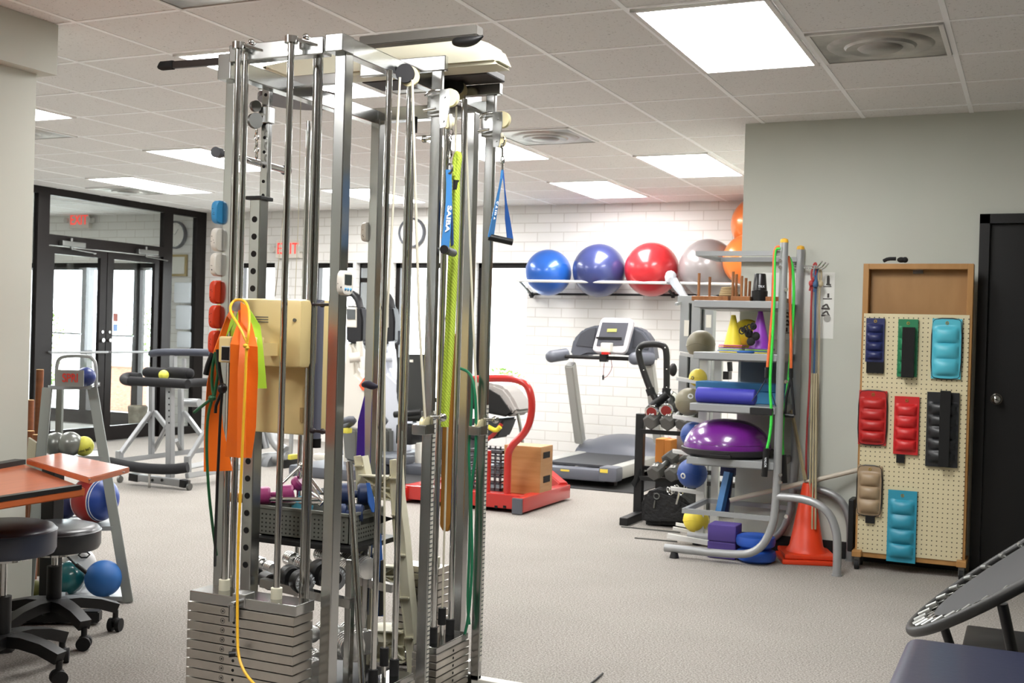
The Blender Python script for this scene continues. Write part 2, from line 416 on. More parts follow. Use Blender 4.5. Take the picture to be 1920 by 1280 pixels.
for n, (i, j) in enumerate(vis+extra):
    x, y = cell(i, j); loc = (x+.015, y+.015, CEIL-.004)
    lab = lamp_names.get((i, j), 'added ceiling light panel out of view, for fill light')
    if proto is None: proto = make_lamp(); proto.location = loc; proto['label'] = lab; proto['group'] = 'ceiling light panels'
    else: dup(proto, loc, lab, 'ceiling light panels')
    if (i, j) in extra and (i, j) not in vis:
        pass
vm = mat('vent_metal', '#8f8d89', .45, .7, noise=(3, '#c9c6c0', .35, .6))
vents = {(1, -1): 'gray metal air diffuser beside the large ceiling light', (-3, 2): 'shiny metal air diffuser above the right side of the cable tower',
         (-9, 0): 'metal air diffuser next to the pale left wall', (-3, -1): 'metal air diffuser seen through the tower top', (-3, -4): 'dark perforated air return grille at the top edge', (-12, 5): 'metal air diffuser over the entrance doors'}
proto = None
def make_vent():
    t = thing('ceiling_vent', 'x', 'air vent', (0, 0, CEIL-.004)); w = GS-.03
    f = MB()
    for a, b in (((0, 0), (w, .02)), ((0, w-.02), (w, w)), ((0, 0), (.02, w)), ((w-.02, 0), (w, w))): f.b2((*a, CEIL-.012), (*b, CEIL-.002))
    f.build('frame', M_lampf, t)
    MB().lathe([(.0, CEIL-.030), (.09, CEIL-.028), (.10, CEIL-.02), (.15, CEIL-.024), (.16, CEIL-.014), (.22, CEIL-.018), (.24, CEIL-.006)], c=(w/2, w/2, 0), n=40)\
        .b2((.02, .02, CEIL-.008), (w-.02, w-.02, CEIL-.003)).build('diffuser_plate', vm, t)
    return t
for (i, j), lab in vents.items():
    x, y = cell(i, j); loc = (x+.015, y+.015, CEIL-.004)
    if proto is None: proto = make_vent(); proto.location = loc; proto['label'] = lab
    else: dup(proto, loc, lab)
# ---- outside
gm = mat('outside_paving', '#c9c7c2', .8)
struct('trim_3', MB().b2((-60, 11.5, -.2), (20, 60, -.1)), gm)
low = mat('outside_brick', '#a0705a', .8, noise=(14, '#7d5646', .4, .6, (1, 1, 4)))
tag(MB().b2((P(205, 700, y=14).x, 14, -.1), (P(252, 700, y=14).x, 14.3, .62)).b2((P(203, 700, y=14).x, 13.95, .62), (P(254, 700, y=14).x, 14.35, .70), mi=1).build('garden_wall', [low, mat('stone_cap', '#b9a58c', .8)]), 'low red brick garden wall outside the right entrance door', 'wall')
leafm = mat('leaf_green', '#7d9a45', .6, noise=(3, '#4c6a2c', .4, .6))
def shrub(name, c, rx, rz, n, label, lw=.05):
    mb = MB()
    for k in range(n):
        a = random.uniform(0, 6.283); q = random.random()**.5; h = random.uniform(-1, 1)
        p = V(c)+V((math.cos(a)*q*rx*math.sqrt(max(0, 1-h*h)), math.sin(a)*q*rx*math.sqrt(max(0, 1-h*h)), h*rz))
        d = V((random.uniform(-1, 1), random.uniform(-1, 1), random.uniform(-.3, 1))).normalized(); s2 = d.orthogonal().normalized()*lw*.4
        L = lw*random.uniform(.8, 1.8)
        vs = [mb.bm.verts.new(x) for x in (p, p+d*L*.5+s2, p+d*L, p+d*L*.5-s2)]; mb.bm.faces.new(vs)
    t = thing(name, label, 'plant', (c[0], c[1], -.1))
    mb.build('foliage', leafm, t)
    MB().cyl((c[0], c[1], -.1), (c[0], c[1], c[2]), .02).build('stem', mat('bark', '#5b4633', .8), t)
p = P(945, 720, y=13.0); shrub('flowering_shrub', (p.x, 13.0, p.z-.25), .42, .42, 500, 'leafy green shrub outside the rightmost back window')
p = P(58, 690, y=13); shrub('shrub', (p.x, p.y, .85), .5, .9, 500, 'dark green shrub outside, left of the entrance doors')
p = P(290, 625, y=13); shrub('shrub', (p.x, p.y, p.z), .4, .35, 260, 'bright green shrub outside, right of the entrance doors')
# ---- camera, world
cd = bpy.data.cameras.new('camera'); co = bpy.data.objects.new('camera', cd); COL.objects.link(co)
cd.sensor_width = 36; cd.lens = FPX/1920*36; cd.clip_end = 200
Mc = Matrix((_r, _u, -_f)).transposed().to_4x4(); Mc.translation = CAM; co.matrix_world = Mc
cd.dof.use_dof = True; cd.dof.focus_distance = 4.0; cd.dof.aperture_fstop = 9
sc = bpy.context.scene; sc.camera = co
sc.cycles.max_bounces = 9; sc.cycles.caustics_reflective = False; sc.cycles.caustics_refractive = False
wd = bpy.data.worlds.new('sky'); sc.world = wd; wd.use_nodes = True
wd.node_tree.nodes['Background'].inputs[0].default_value = (.93, .97, 1, 1); wd.node_tree.nodes['Background'].inputs[1].default_value = 8.0
sc.view_settings.view_transform = 'Standard'; sc.view_settings.look = 'None'; sc.view_settings.gamma = 1
sc.view_settings.exposure = .80; sc.view_settings.use_curve_mapping = False
# ================================================================ THE CABLE TOWER
YF = 3.03
def post(mb, pl, pc, pr_, py, y, z0, z1, bev=.003):
    a = P(pl, py, y=y); b = P(pc, py, y=y); c = P(pr_, py, x=b.x)
    mb.b2((a.x, y, z0), (b.x, c.y, z1), bev=bev); return a.x, b.x, y, c.y
def rod(mb, px, py, r, z0, z1, y=None, x=None):
    p = P(px, py, y=y, x=x); mb.cyl((p.x, p.y, z0), (p.x, p.y, z1), r); return p.x, p.y
pD = P(630, 600, y=YF)
tower = thing('cable_tower', 'tall chrome multi-station cable weight machine standing in the middle of the room', 'exercise machine', (pD.x, 3.45, 0))
T = tower
ZT = 2.235; BW = .046
def part(name, mb, m, parent=None): return mb.build(name, m, parent or T)
# --- uprights
m = MB(); dx0, dx1, dy0, dy1 = post(m, 615, 635, 650, 600, YF, .03, ZT-.02); part('upright', m, steel)
m = MB(); ax0, ax1, ay0, ay1 = post(m, 412, 428, 432, 600, 3.06, .03, ZT-.04); part('upright', m, steel)
m = MB(); fx0, fx1, fy0, fy1 = post(m, 686, 702, 712, 600, 3.93, .03, 2.16); part('upright', m, steel)
m = MB(); ix0, ix1, iy0, iy1 = post(m, 797, 816, 821, 600, 3.38, .03, P(826, 104, y=3.38).z-.049); up_i = part('upright', m, steel)
m = MB(); jx0, jx1, jy0, jy1 = post(m, 900, 916, 921, 600, 3.80, .03, P(922, 157, y=3.80).z-.039); up_j = part('upright', m, steel)
m = MB(); lx0, lx1, ly0, ly1 = post(m, 865, 880, 889, 600, 3.86, .03, 2.15); part('upright', m, steel)
for x1, y0, y1, x0 in ((ix1, iy0, iy1, ix0), (jx1, jy0, jy1, jx0)):   # height scale strips on the side of the uprights
    s_ = MB(); s_.b2((x1, y0+.004, .1), (x1+.0015, y0+.02, 1.05))
    k = MB()
    for i in range(60): k.b2((x1, y0+.004, .12+i*.0155), (x1+.002, y0+.02, .124+i*.0155), mi=1)
    o = s_.build('scale_strip', mat('scale_white', '#d8d6cc', .5), T); k.build('scale_marks', [steel, mat('scale_marks', '#55585a', .5)], o)
# --- perforated sleeve and its inner post
holeb = mat('hole_black', '#050505', .9)
m = MB(); ex0, ex1, ey0, ey1 = post(m, 466, 485, 501, 480, 3.32, .28, 1.773)
def holes(mb, xc, y, zs, r):
    for z in zs: mb.cyl((xc, y+.004, z), (xc, y-.0015, z), r, n=16, mi=1)
zz = [P(475, py, y=3.32).z for py in (411, 444, 476, 508, 541, 573, 605, 638)]; dz = (zz[0]-zz[7])/7
holes(m, (ex0+ex1)/2, ey0, [zz[0]-dz*i for i in range(21)], .011)
sl = m.build('perforated_sleeve', [steel, holeb], T)
MB().b2((ex0-.012, ey0-.012, 1.768), (ex1+.012, ey1+.012, 1.782), bev=.003).build('collar', black, sl)
m = MB(); hx0, hx1, hy0, hy1 = post(m, 488, 502, 509, 300, 3.36, 1.77, 2.19)
holes(m, (hx0+hx1)/2, hy0, [P(495, py, y=3.36).z for py in (178, 232, 258, 285, 312, 340, 366)], .006)
m.build('perforated_post', [steel, holeb], T)
# --- beams at the top
bz0, bz1 = ZT-.055, ZT
xA = (ax0+ax1)/2
m = MB().b2((P(437, 95, y=YF).x, YF-.02, bz0), (P(613, 80, y=YF).x, YF+.03, bz1), bev=.003).b2((dx0-.015, YF-.035, bz0), (dx1+.01, YF+.03, bz1), bev=.003)
part('front_beam', m, steel)
m = MB().b2((dx0+.002, YF+.03, bz0), (dx1+.002, 3.99, bz1), bev=.003); part('side_beam', m, steel)
m = MB().b2((ax0, ay1, bz0-.035), (ax1+.01, 3.95, bz1-.035), bev=.003); part('side_beam', m, steel)
m = MB().b2((ax0, 3.95, 2.155), (lx1+.02, 4.0, 2.21), bev=.003); part('rear_beam', m, steel)
ZI = P(826, 104, y=iy0).z; ZJ = P(922, 157, y=jy0).z
m = MB().b2((dx0-.13, iy0-.002, ZI-.05), (ix1+.012, iy1+.002, ZI), bev=.003); part('cross_beam', m, steel)
m = MB().b2((dx0-.02, jy0-.002, ZJ-.04), (jx1+.02, jy1+.002, ZJ), bev=.003); part('cross_beam', m, steel)
m = MB().b2((hx0-.02, hy0, 2.17), (hx1+.3, hy1, 2.21), bev=.003); part('cross_beam', m, steel)
m = MB().b2((ax0-.012, 3.03, 2.13), (ax1+.005, 3.09, 2.215), bev=.003); part('end_bracket', m, steel)
a = P(426, 114, y=3.07); b = P(312, 123, y=3.07)
ar = MB().bar((a.x, 3.07, a.z), (b.x, 3.07, b.z), .012, .024); o = part('side_arm', ar, mat('dark_bar', '#3a3230', .4, .5))
MB().tube([(b.x+.03, 3.07, b.z), (b.x, 3.07, b.z), (b.x-.02, 3.07, b.z), (b.x-.035, 3.07, b.z-.004)], lambda t: .016 if t < .7 else .006, n=10).build('rubber_tip', blackr, o)
# --- base frame
z0 = .0
m = MB().b2((ax0, 3.06, z0), (dx1, 3.11, .05), bev=.004).b2((dx0, 3.11, z0), (dx1, 3.95, .05), bev=.004).b2((ax0, 3.11, z0), (ax0+.05, 3.95, .05), bev=.004).b2((ax0, 3.93, z0), (lx1, 3.98, .05), bev=.004)
m.b2((dx1, iy0, z0), (ix1, iy1, .05), bev=.004).b2((dx1, jy0, z0), (jx1, jy1, .05), bev=.004)
part('base_frame', m, steel)
e_ = P(985, 1277, z=.02)
part('floor_foot', MB().b2((jx0, jy0, 0), (e_.x+.05, jy0+.05, .035), bev=.006), offwhite)
# --- weight stacks
def stack_plate(mb, x0, y0, x1, y1, zt, t): mb.b2((x0, y0, zt-t), (x1, y1, zt), bev=.0025)
seld = mat('engraved_mark', '#3c3a37', .6)
# stack one, wide, in front at the left
zp = .462
c1 = P(363, 1103, z=zp); c2 = P(543, 1139, z=zp); sy0 = (c1.y+c2.y)/2; sx0, sx1 = c1.x, c2.x; sy1 = P(571, 1126, x=sx1).y
sy1 = max(sy1, sy0+.1); t = .029
m = MB(); stack_plate(m, sx0+.006, sy0, sx1+.006, sy1, zp, t*1.15); cap = part('top_plate', m, chrome2)
xm = (sx0+sx1)/2
MB().b2((xm-.03, sy0-.002, zp-.03), (xm+.02, sy0+.05, zp+.012), bev=.003).cyl((xm-.012, sy0-.03, zp-.02), (xm-.012, sy0, zp-.02), .012)\
    .cyl((xm-.012, sy0-.022, zp-.07), (xm-.012, sy0-.022, zp-.02), .011).build('lift_block', steel, cap)
base_plate = None
for k in range(14):
    zt = zp-.036-k*(t+.0012)
    t = .0275; zt = zp-.036-k*(t+.0027)
    if zt-t < .04: break
    if base_plate is None:
        m = MB(); stack_plate(m, sx0, sy0-.002, sx1, sy1+.002, zt, t)
        base_plate = m.build('weight_plate', plate_m, T); zt0 = zt
        xe = P(419, 1133, y=sy0).x
        g = MB().lathe([(.0085, 0), (.0085, .0006), (.0072, .0006), (.0072, 0)], M=face_M((xe, sy0-.002, zt-t/2), (1, 0, 0), (0, 0, 1)), n=24)
        g.b2((xe-.003, sy0-.003, zt-t/2-.003), (xe+.003, sy0-.002, zt-t/2+.003)).build('stamped_number', seld, base_plate)
        MB().cyl((xm-.02, sy0+.001, zt-t/2), (xm-.02, sy0-.0028, zt-t/2), .005, n=14).build('pin_hole', holeb, base_plate)
        bx = base_plate
    else:
        c = bx.copy(); COL.objects.link(c); c.parent = T; c.location.z = zt-zt0
        for ch in list(bx.children):
            d = ch.copy(); COL.objects.link(d); d.parent = c
p = P(440, 1224, y=sy0-.03)
part('selector_pin', MB().cyl((xm-.02, sy0, p.z), (p.x, sy0-.045, p.z), .004).cyl((p.x+.008, sy0-.037, p.z), (p.x-.006, sy0-.051, p.z), .009), black)
m = MB(); a1 = rod(m, 434, 600, .0105, .1, ZT-.02, y=2.98); g1 = part('guide_rod', m, chrome)
m = MB(); a2 = rod(m, 448, 600, .0105, .1, ZT-.03, y=3.02); part('guide_rod', m, chrome)
m = MB(); b1 = rod(m, 533, 570, .0105, .1, ZT-.01, y=2.97); part('guide_rod', m, chrome)
m = MB(); rod(m, 588, 450, .0165, .05, ZT-.03, y=3.12); part('round_post', m, chrome2)
m = MB(); rod(m, 573, 450, .009, .2, 2.13, y=3.75); part('guide_rod', m, chrome)
for (x, y) in (a1, b1):
    part('bushing', MB().cyl((x, y, zp), (x, y, zp+.034), .018), creamw)
    part('rod_clamp', MB().cyl((x, y, ZT-.025), (x, y, ZT-.004), .021).bar((x+.01, y, ZT-.012), (x+.07, YF-.015, ZT-.028), .012, .008).sph((x+.03, YF-.025, ZT+.002), .01), chrome)
# stacks two and three run along the depth of the room
def side_stack(xc, ya, yb, zb, n, label=None, tt=.024, w=.1, ydir=1, rodtop=2.17):
    x0, x1 = xc-w/2, xc+w/2; y0, y1 = ya-.06, yb+.06
    zt_ = zb+.03
    m = MB(); stack_plate(m, x0+.003, y0+.003, x1-.003, y1-.003, zt_+tt, tt); part('top_plate', m, chrome2)
    first = None
    for k in range(n):
        z_ = zt_-.0015-k*(tt+.003)
        if z_-tt < .01: break
        if first is None:
            m = MB(); stack_plate(m, x0, y0, x1, y1, z_, tt); first = m.build('weight_plate', plate_m, T); zf = z_
            MB().cyl((x1-.001, (y0+y1)/2, z_-tt/2), (x1+.001, (y0+y1)/2, z_-tt/2), .005, n=14).build('pin_hole', holeb, first)
        else:
            c = first.copy(); COL.objects.link(c); c.parent = T; c.location.z = z_-zf
            for ch in list(first.children): d = ch.copy(); COL.objects.link(d); d.parent = c
    for y in (ya, yb):
        part('guide_rod', MB().cyl((xc, y, .05), (xc, y, rodtop), .0105), chrome)
        part('rubber_bumper', MB().cyl((xc, y, zt_+tt), (xc, y, zt_+tt+.055), .0165), blackr)
    yc = (ya+yb)/2
    part('selector_stem', MB().cyl((xc, yc, zt_+tt), (xc, yc, zt_+tt+.06), .008), chrome)
    part('cable_coupler', MB().cyl((xc, yc, zt_+tt+.05), (xc, yc, zt_+tt+.11), .015), blackr)
    return xc, yc, zt_+tt+.11
xs2 = -1.955
gy, hy = P(718, 600, x=xs2).y, P(757, 600, x=xs2).y
s2 = side_stack(xs2, gy, hy, .09, 4)
xs3 = -1.925
my_, ky = P(828, 600, x=xs3).y, P(860, 600, x=xs3).y
s3 = side_stack(xs3, my_, ky, .155, 7)
# rear stack, seen between the uprights
p0, p1 = P(768, 600, y=3.9), P(833, 600, y=3.9)
zr = P(790, 1060, y=3.86).z
m = MB(); x0 = P(737, 1070, y=3.84).x; x1 = P(822, 1070, y=3.84).x
first = None; tt = .0245; k = 0; zz_ = zr
while zz_-tt > .06:
    if first is None:
        mm = MB(); stack_plate(mm, x0, 3.84, x1, 3.93, zz_, tt); first = mm.build('weight_plate', plate_m, T)
    else:
        c = first.copy(); COL.objects.link(c); c.parent = T; c.location.z = zz_-zr
    zz_ -= tt+.0035
for p in (p0, p1):
    part('guide_rod', MB().cyl((p.x, 3.885, .1), (p.x, 3.885, 2.15), .0095), chrome); part('bushing', MB().cyl((p.x, 3.885, zr), (p.x, 3.885, zr+.035), .017), creamw)
part('rubber_bumper', MB().cyl((p0.x, 3.885, 2.09), (p0.x, 3.885, 2.15), .017), blackr)
# --- pulleys
ivory = mat('pulley_ivory', '#e9dfb4', .45)
def pulley(name, c, r, w, axis=(1, 0, 0), mt=None):
    a = V(axis).normalized(); M = a.to_track_quat('Z', 'Y').to_matrix().to_4x4(); M.translation = V(c)
    return MB().lathe([(0, -w/2), (r, -w/2), (r*.82, 0), (r, w/2), (0, w/2)], M=M, n=26).build(name, mt or ivory, T)
def swivel(xc, y0, zc, x1):
    """double pulley carriage clipped to an upright"""
    h = .075
    car = part('pulley_carriage', MB().b2((x1-.05, y0-.008, zc-.04), (x1+.006, y0+.052, zc+.035), bev=.004), steel)
    pm = MB()
    px_ = x1+.012; yy = y0-.015
    pts = [(px_, yy-.022, zc+.03), (px_, yy+.022, zc+.03), (px_+.0, yy+.016, zc-.085), (px_, yy-.016, zc-.085)]
    pm.prism([(px_-.006, yy-.01, zc+.045), (px_+.032, yy-.01, zc+.045), (px_+.034, yy-.01, zc), (px_+.022, yy-.01, zc-.08), (px_, yy-.01, zc-.085), (px_-.006, yy-.01, zc-.05)], (0, .003, 0), bev=.001)
    pm.cyl((px_+.012, yy-.014, zc+.02), (px_+.012, yy-.006, zc+.02), .005).cyl((px_+.01, yy-.014, zc-.06), (px_+.01, yy-.006, zc-.06), .005)
    pm.build('cheek_plate', steel, car)
    for dz, dx, r in ((.018, .028, .03), (-.06, .018, .024)):
        M = V((0, 1, 0)).to_track_quat('Z', 'Y').to_matrix().to_4x4(); M.translation = V((px_+dx, yy+.004, zc+dz))
        MB().lathe([(0, -.009), (r, -.009), (r*.82, 0), (r, .009), (0, .009)], M=M, n=26).build('pulley_wheel', ivory, car)
    MB().tube([(x1-.045, y0-.03, zc+.025), (x1-.03, y0-.03, zc+.04), (x1, y0-.02, zc+.045), (x1+.01, y0, zc+.04)], .005, smooth=2).cyl((x1-.05, y0-.03, zc-.022), (x1-.005, y0-.03, zc-.018), .005).build('pull_pin', chrome, car)
    return V((px_+.04, yy+.004, zc-.06))
zi = P(845, 195, y=iy0).z; si = swivel(0, iy0, zi, ix1)
zj = P(938, 235, y=jy0).z; sj = swivel(0, jy0, zj, jx1)
ze = P(485, 213, y=3.33).z
ce = part('pulley_carriage', MB().b2((hx0-.006, hy0-.01, ze-.03), (hx1+.006, hy1+.006, ze+.03), bev=.003), steel)
pe = P(484, 205, y=3.33)
for dz, r in ((.012, .02), (-.04, .028)):
    M = V((.9, -.4, 0)).to_track_quat('Z', 'Y').to_matrix().to_4x4(); M.translation = V((pe.x-.012, 3.33, pe.z+dz))
    MB().lathe([(0, -.008), (r, -.008), (r*.8, 0), (r, .008), (0, .008)], M=M, n=24).build('pulley_wheel', steel_dk, ce)
# fixed top pulleys
p = P(760, 138, y=iy0-.03); pulley('top_pulley', (p.x, iy0-.03, p.z), .032, .018, (.35, -1, 0), mat('pulley_dark', '#3a3a3c', .4, .5))
pulley('top_pulley', (p.x+.006, iy0-.012, p.z-.006), .034, .014, (.35, -1, 0))
p = P(859, 170, y=jy0-.05); pulley('top_pulley', (p.x, jy0-.05, p.z), .034, .016, (.35, -1, 0))
pulley('top_pulley', (p.x-.004, jy0-.072, p.z+.014), .034, .016, (.35, -1, 0), black)
# lower pulley brackets
for (x0, x1, y0, py) in ((ix0, ix1, iy0, 797), (jx0, jx1, jy0, 793)):
    z = P(805, py, y=y0).z
    br = part('lower_bracket', MB().b2((x0-.012, y0-.05, z-.03), (x1+.004, y0+.01, z+.004), bev=.003).b2((x0-.002, y0-.004, z+.004), (x1+.004, y0, z+.045)), steel)
    M = V((1, 0, 0)).to_track_quat('Z', 'Y').to_matrix().to_4x4(); M.translation = V(((x0+x1)/2+.004, y0-.022, z+.004))
    MB().lathe([(0, -.009), (.026, -.009), (.021, 0), (.026, .009), (0, .009)], M=M, n=24).build('pulley_wheel', ivory, br)
    MB().cyl((x1, y0-.012, z+.03), (x1+.04, y0-.012, z+.03), .006).sph((x1+.045, y0-.012, z+.03), .014).build('lock_knob', chrome, br)
p = P(803, 258, y=iy0); part('stop_knob', MB().cyl((ix0, iy0+.02, p.z), (ix0-.03, iy0+.02, p.z), .006).cyl((ix0-.03, iy0+.02, p.z), (ix0-.038, iy0+.02, p.z), .013), chrome)
# --- cables (white cord)
cord = mat('white_cord', '#d8d2bd', .8, bump=(300, .5, .001))
def cable(pts, r=.004, name='cable'): return part(name, MB().tube(pts, r, n=8), cord)
cable([P(750, 145, y=gy), V((s2[0]-.01, (gy+s2[1])/2, 1.2)), V(s2)])
cable([P(773, 150, y=iy0-.04), P(786, 600, y=iy0-.04), P(797, 785, y=iy0-.03)], .0045)
cable([P(871, 178, y=jy0-.06), P(887, 600, y=jy0-.05), P(896, 785, y=jy0-.03)], .0045)
cable([P(856, 200, x=xs3-.01), P(846, 560, x=xs3-.01), V(s3)])
cable([P(564, 185, y=3.6), P(560, 400, y=3.6), P(553, 560, y=3.6)], .0015)
cable([P(537, 345, y=3.5), P(516, 555, y=3.5)], .0015)
# handle cord below each carriage
# --- cream housing carried by the perforated sleeve
yb = 3.09
def cbox(pl, pt, pr_, pb, y0, y1, bev=.012):
    a = P(pl, pt, y=y0); b = P(pr_, pb, y=y0); return MB().b2((a.x, y0, b.z), (b.x, y1, a.z), bev=bev)
hs = cbox(405, 558, 578, 817, yb+.03, ey0-.004, .012).build('plastic_housing', cream, T); hs['label'] = 'cream plastic console housing'
cbox(426, 559, 562, 690, yb-.04, yb+.06, .016).build('front_shell', cream, hs)
a = P(564, 764, y=yb+.03); b = P(577, 792, y=yb+.03)
MB().b2((a.x, yb+.026, b.z), (b.x, yb+.032, a.z)).build('recess', mat('recess_tan', '#a98e5c', .6), hs)
s_ = MB()
for k in range(3):
    a = P(479, 593+k*4.6, y=yb-.04); b = P(503, 595+k*4.6, y=yb-.04); s_.b2((a.x, yb-.0415, b.z), (b.x, yb-.04, a.z))
s_.build('stripe_marks', mat('stripe_gray', '#55585f', .5), hs)
for px, py in ((413, 596), (553, 600)):
    q = P(px, py, y=yb+(.03 if px < 450 else -.04)); MB().cyl((q.x, q.y+.004, q.z), (q.x, q.y-.004, q.z), .006, n=14).build('screw', steel_dk, hs)
kx = P(443, 573, y=2.86)
kd = (kx-CAM).normalized(); kw = P(448, 575, y=yb-.035); MB().cyl(kx, kw, .009).cyl(kx-kd*.008, kx+kd*.012, .0185, n=28).build('peg', mat('peg_silver', '#a4a7ab', .4, .5), hs)
YS = 2.80
a = P(410, 630, y=YS); b = P(431, 680, y=YS)
sb = MB().b2((a.x, YS, b.z), (b.x, yb-.12, a.z), bev=.006).bar((( a.x+b.x)/2, yb-.13, (a.z+b.z)/2), ((a.x+b.x)/2-.0, yb-.02, (a.z+b.z)/2), .03, .04)
a = P(418, 650, y=YS); b = P(431, 675, y=YS)
sb.b2((a.x-.002, YS-.004, b.z-.003), (b.x+.002, YS+.001, a.z+.003), mi=1).b2((a.x, YS-.006, b.z), (b.x, YS-.003, a.z), mi=2); sb.build('switch_box', [cream, offwhite, holeb], hs)
# gray cylinder beside it
c = P(596, 600, y=3.16); zt_, zb_ = P(596, 562, y=3.16).z, P(596, 822, y=3.16).z
cy = MB().cyl((c.x, 3.16, zb_), (c.x, 3.16, zt_), .02, n=28).build('gas_cylinder', mat('cylinder_lavender', '#8d90a4', .3, .6), T)
MB().cyl((c.x+.004, 3.16, zb_-.03), (c.x+.004, 3.16, zb_), .018, n=24).build('end_cap', black, cy)
for py in (571, 807):
    z = P(596, py, y=3.13).z
    k = MB().cyl((c.x-.022, 3.13, z), (dx0+.01, 3.08, z), .005)
    for px in (585, 603, 620): q = P(px, py, y=3.11); k.sph((q.x, 3.115, z), .0095)
    k.build('clamp_bolts', mat('dark_knob', '#2b2026', .4), cy)
# --- things on top of the tower
zc = ZT+.006
a = P(722, 96, y=3.36); b = P(953, 132, y=3.42)
cz0 = ZT+.002
prof = [(-2.70, cz0+.06), (-2.45, cz0+.085), (-2.1, cz0+.1), (-1.85, cz0+.1), (-1.78, cz0+.09), (-1.725, cz0+.07), (-1.69, cz0), (-1.76, cz0), (-2.55, cz0)]
slab = MB().prism([(x, 3.51, z) for x, z in prof], (0, .13, 0), bev=.012).build('foam_cover', creamw)
tag(slab, 'long ivory plastic cover lying across the top of the tower', 'plastic cover')
tag(MB().b2((-2.32, 3.645, ZT+.002), (-1.80, 3.80, ZT+.03), bev=.006).build('dark_plank', mat('dark_plank', '#1f1613', .5)), 'dark brown plank lying beside the ivory cover on top of the tower', 'board')
p = P(470, 165, z=ZT-.03)
br_ = MB().cyl((-2.64, 3.72, ZT-.034), (-2.64, 3.72, ZT-.014), .17, n=40).build('balance_board', mat('dark_wood_board', '#3c1c18', .5))
tag(br_, 'round dark wooden board tucked under the left end of the ivory cover', 'board')
a = P(682, 78, z=2.36); b = P(905, 60, z=2.36)
ch = thing('metal_channel', 'dark gray metal channel with black rubber tip lying on top of the ivory cover', 'metal bar', (-2.0, 3.5, ZT+.1))
pl_, pr2 = P(680, 86, y=3.38), P(900, 62, y=3.38)
MB().bar((pl_.x, 3.38, pl_.z+.01), (pr2.x-.0, 3.38, pr2.z+.006), .05, .034, bev=.003).build('channel', mat('galvanised_gray', '#6f6c66', .55, .6, bump=(120, .3, .002)), ch)
q = P(880, 71, y=3.34)
MB().tube([(q.x-.06, 3.34, q.z-.008), (q.x-.02, 3.34, q.z-.012), (q.x+.02, 3.34, q.z-.010), (q.x+.05, 3.34, q.z+.002)], lambda t: .004+.014*math.sin(3.14*min(1, t+.1)), n=12, smooth=2).build('rubber_tip', black, ch)
# ---------------------------------------------------------------- lat bar on a chain
lb = thing('pulldown_bar', 'chrome pulldown bar with gray end caps hanging from a chain at the tower', 'exercise bar', P(480, 300, y=3.34))
a, b = P(412, 287, y=3.12), P(533, 319, y=3.62)
MB().cyl(a, b, .0125).build('bar', chrome2, lb)
d = (b-a).normalized()
for q, s in ((a, -1), (b, 1)): MB().cyl(q, q+d*s*.03, .018).build('end_cap', grayp, lb)
def link(mb, c, r, th, ax, sz=1.4):
    M = V(ax).to_track_quat('Z', 'Y').to_matrix().to_4x4()
    pts = [V(c)+M.to_3x3() @ V((math.cos(t)*r, 0, 0))*1+V((0, 0, math.sin(t)*r*sz)) for t in [i*math.pi/6 for i in range(12)]]
    return mb.tube(pts, th, n=6, closed=True)
tp, bt = P(481, 240, y=3.33), P(481, 298, y=3.33)
m = MB()
for i in range(5):
    q = tp.lerp(bt, (i+.5)/5); link(m, q, .008, .0025, (0, 1, 0) if i % 2 else (1, .3, 0))
m.build('chain', chrome, lb)
# ---------------------------------------------------------------- blue strap handles
blue_w = mat('blue_webbing', '#3f86c9', .75, bump=(400, .3, .001)); blue_wd = mat('blue_webbing_dark', '#2b5fae', .75)
wt = mat('white_print', '#e6ecf2', .6)
def bolt_snap(mb, a, b):
    a, b = V(a), V(b); m_ = a.lerp(b, .5)
    link(mb, a+V((0, 0, -.016)), .013, .0022, (.4, 1, 0), 1.0); link(mb, a+V((0, 0, -.038)), .007, .0028, (1, 0, 0))
    mb.cyl(a.lerp(b, .42), a.lerp(b, .7), .0045); link(mb, a.lerp(b, .82), .009, .003, (.4, 1, 0), 1.5)
# handle on the nearer arm: seen nearly edge on
yh = iy0-.02
hA = thing('stirrup_grip', 'blue nylon strap handle hanging nearest, beside the lime rope', 'cable handle', P(845, 240, y=yh))
m = MB(); bolt_snap(m, P(845, 240, y=yh), P(843, 300, y=yh)); m.build('snap_hook', chrome, hA)
m = MB(); link(m, P(843, 316, y=yh), .014, .0035, (.4, 1, 0), 1.15); m.build('ring', steel_dk, hA)
Lp = [P(836, 318, y=yh), P(837, 345, y=yh), P(836, 380, y=yh), P(831, 430, y=yh), P(826, 466, y=yh)]
Rp = [P(846, 318, y=yh), P(847, 345, y=yh), P(847, 380, y=yh), P(845, 430, y=yh), P(842, 466, y=yh)]
MB().ribbon(Lp, Rp, .003).build('strap', blue_w, hA)
Lp = [P(840, 340, y=yh+.03), P(842, 400, y=yh+.08), P(846, 462, y=yh+.13)]; Rp = [P(846, 340, y=yh+.03), P(848, 400, y=yh+.06), P(850, 458, y=yh+.1)]
MB().ribbon(Lp, Rp, .003).build('strap', blue_wd, hA)
a, b = P(834, 468, y=yh-.01), P(850, 474, y=yh+.12)
MB().cyl(a, b, .0135).build('grip', grayp, hA); MB().cyl(a-(b-a)*.1, a+(b-a)*.12, .0145).build('grip_end', black, hA)
c = P(839, 400, y=yh); up_ = (Lp[0]-Lp[2]); dn = P(835, 440, y=yh)-P(841, 380, y=yh)
text_mesh('lettering', 'SAIBA', .021, face_M(P(840.5, 410, y=yh-.0035), dn, (1, 0, .0)), wt, hA, .0004, 1.6, .0008)
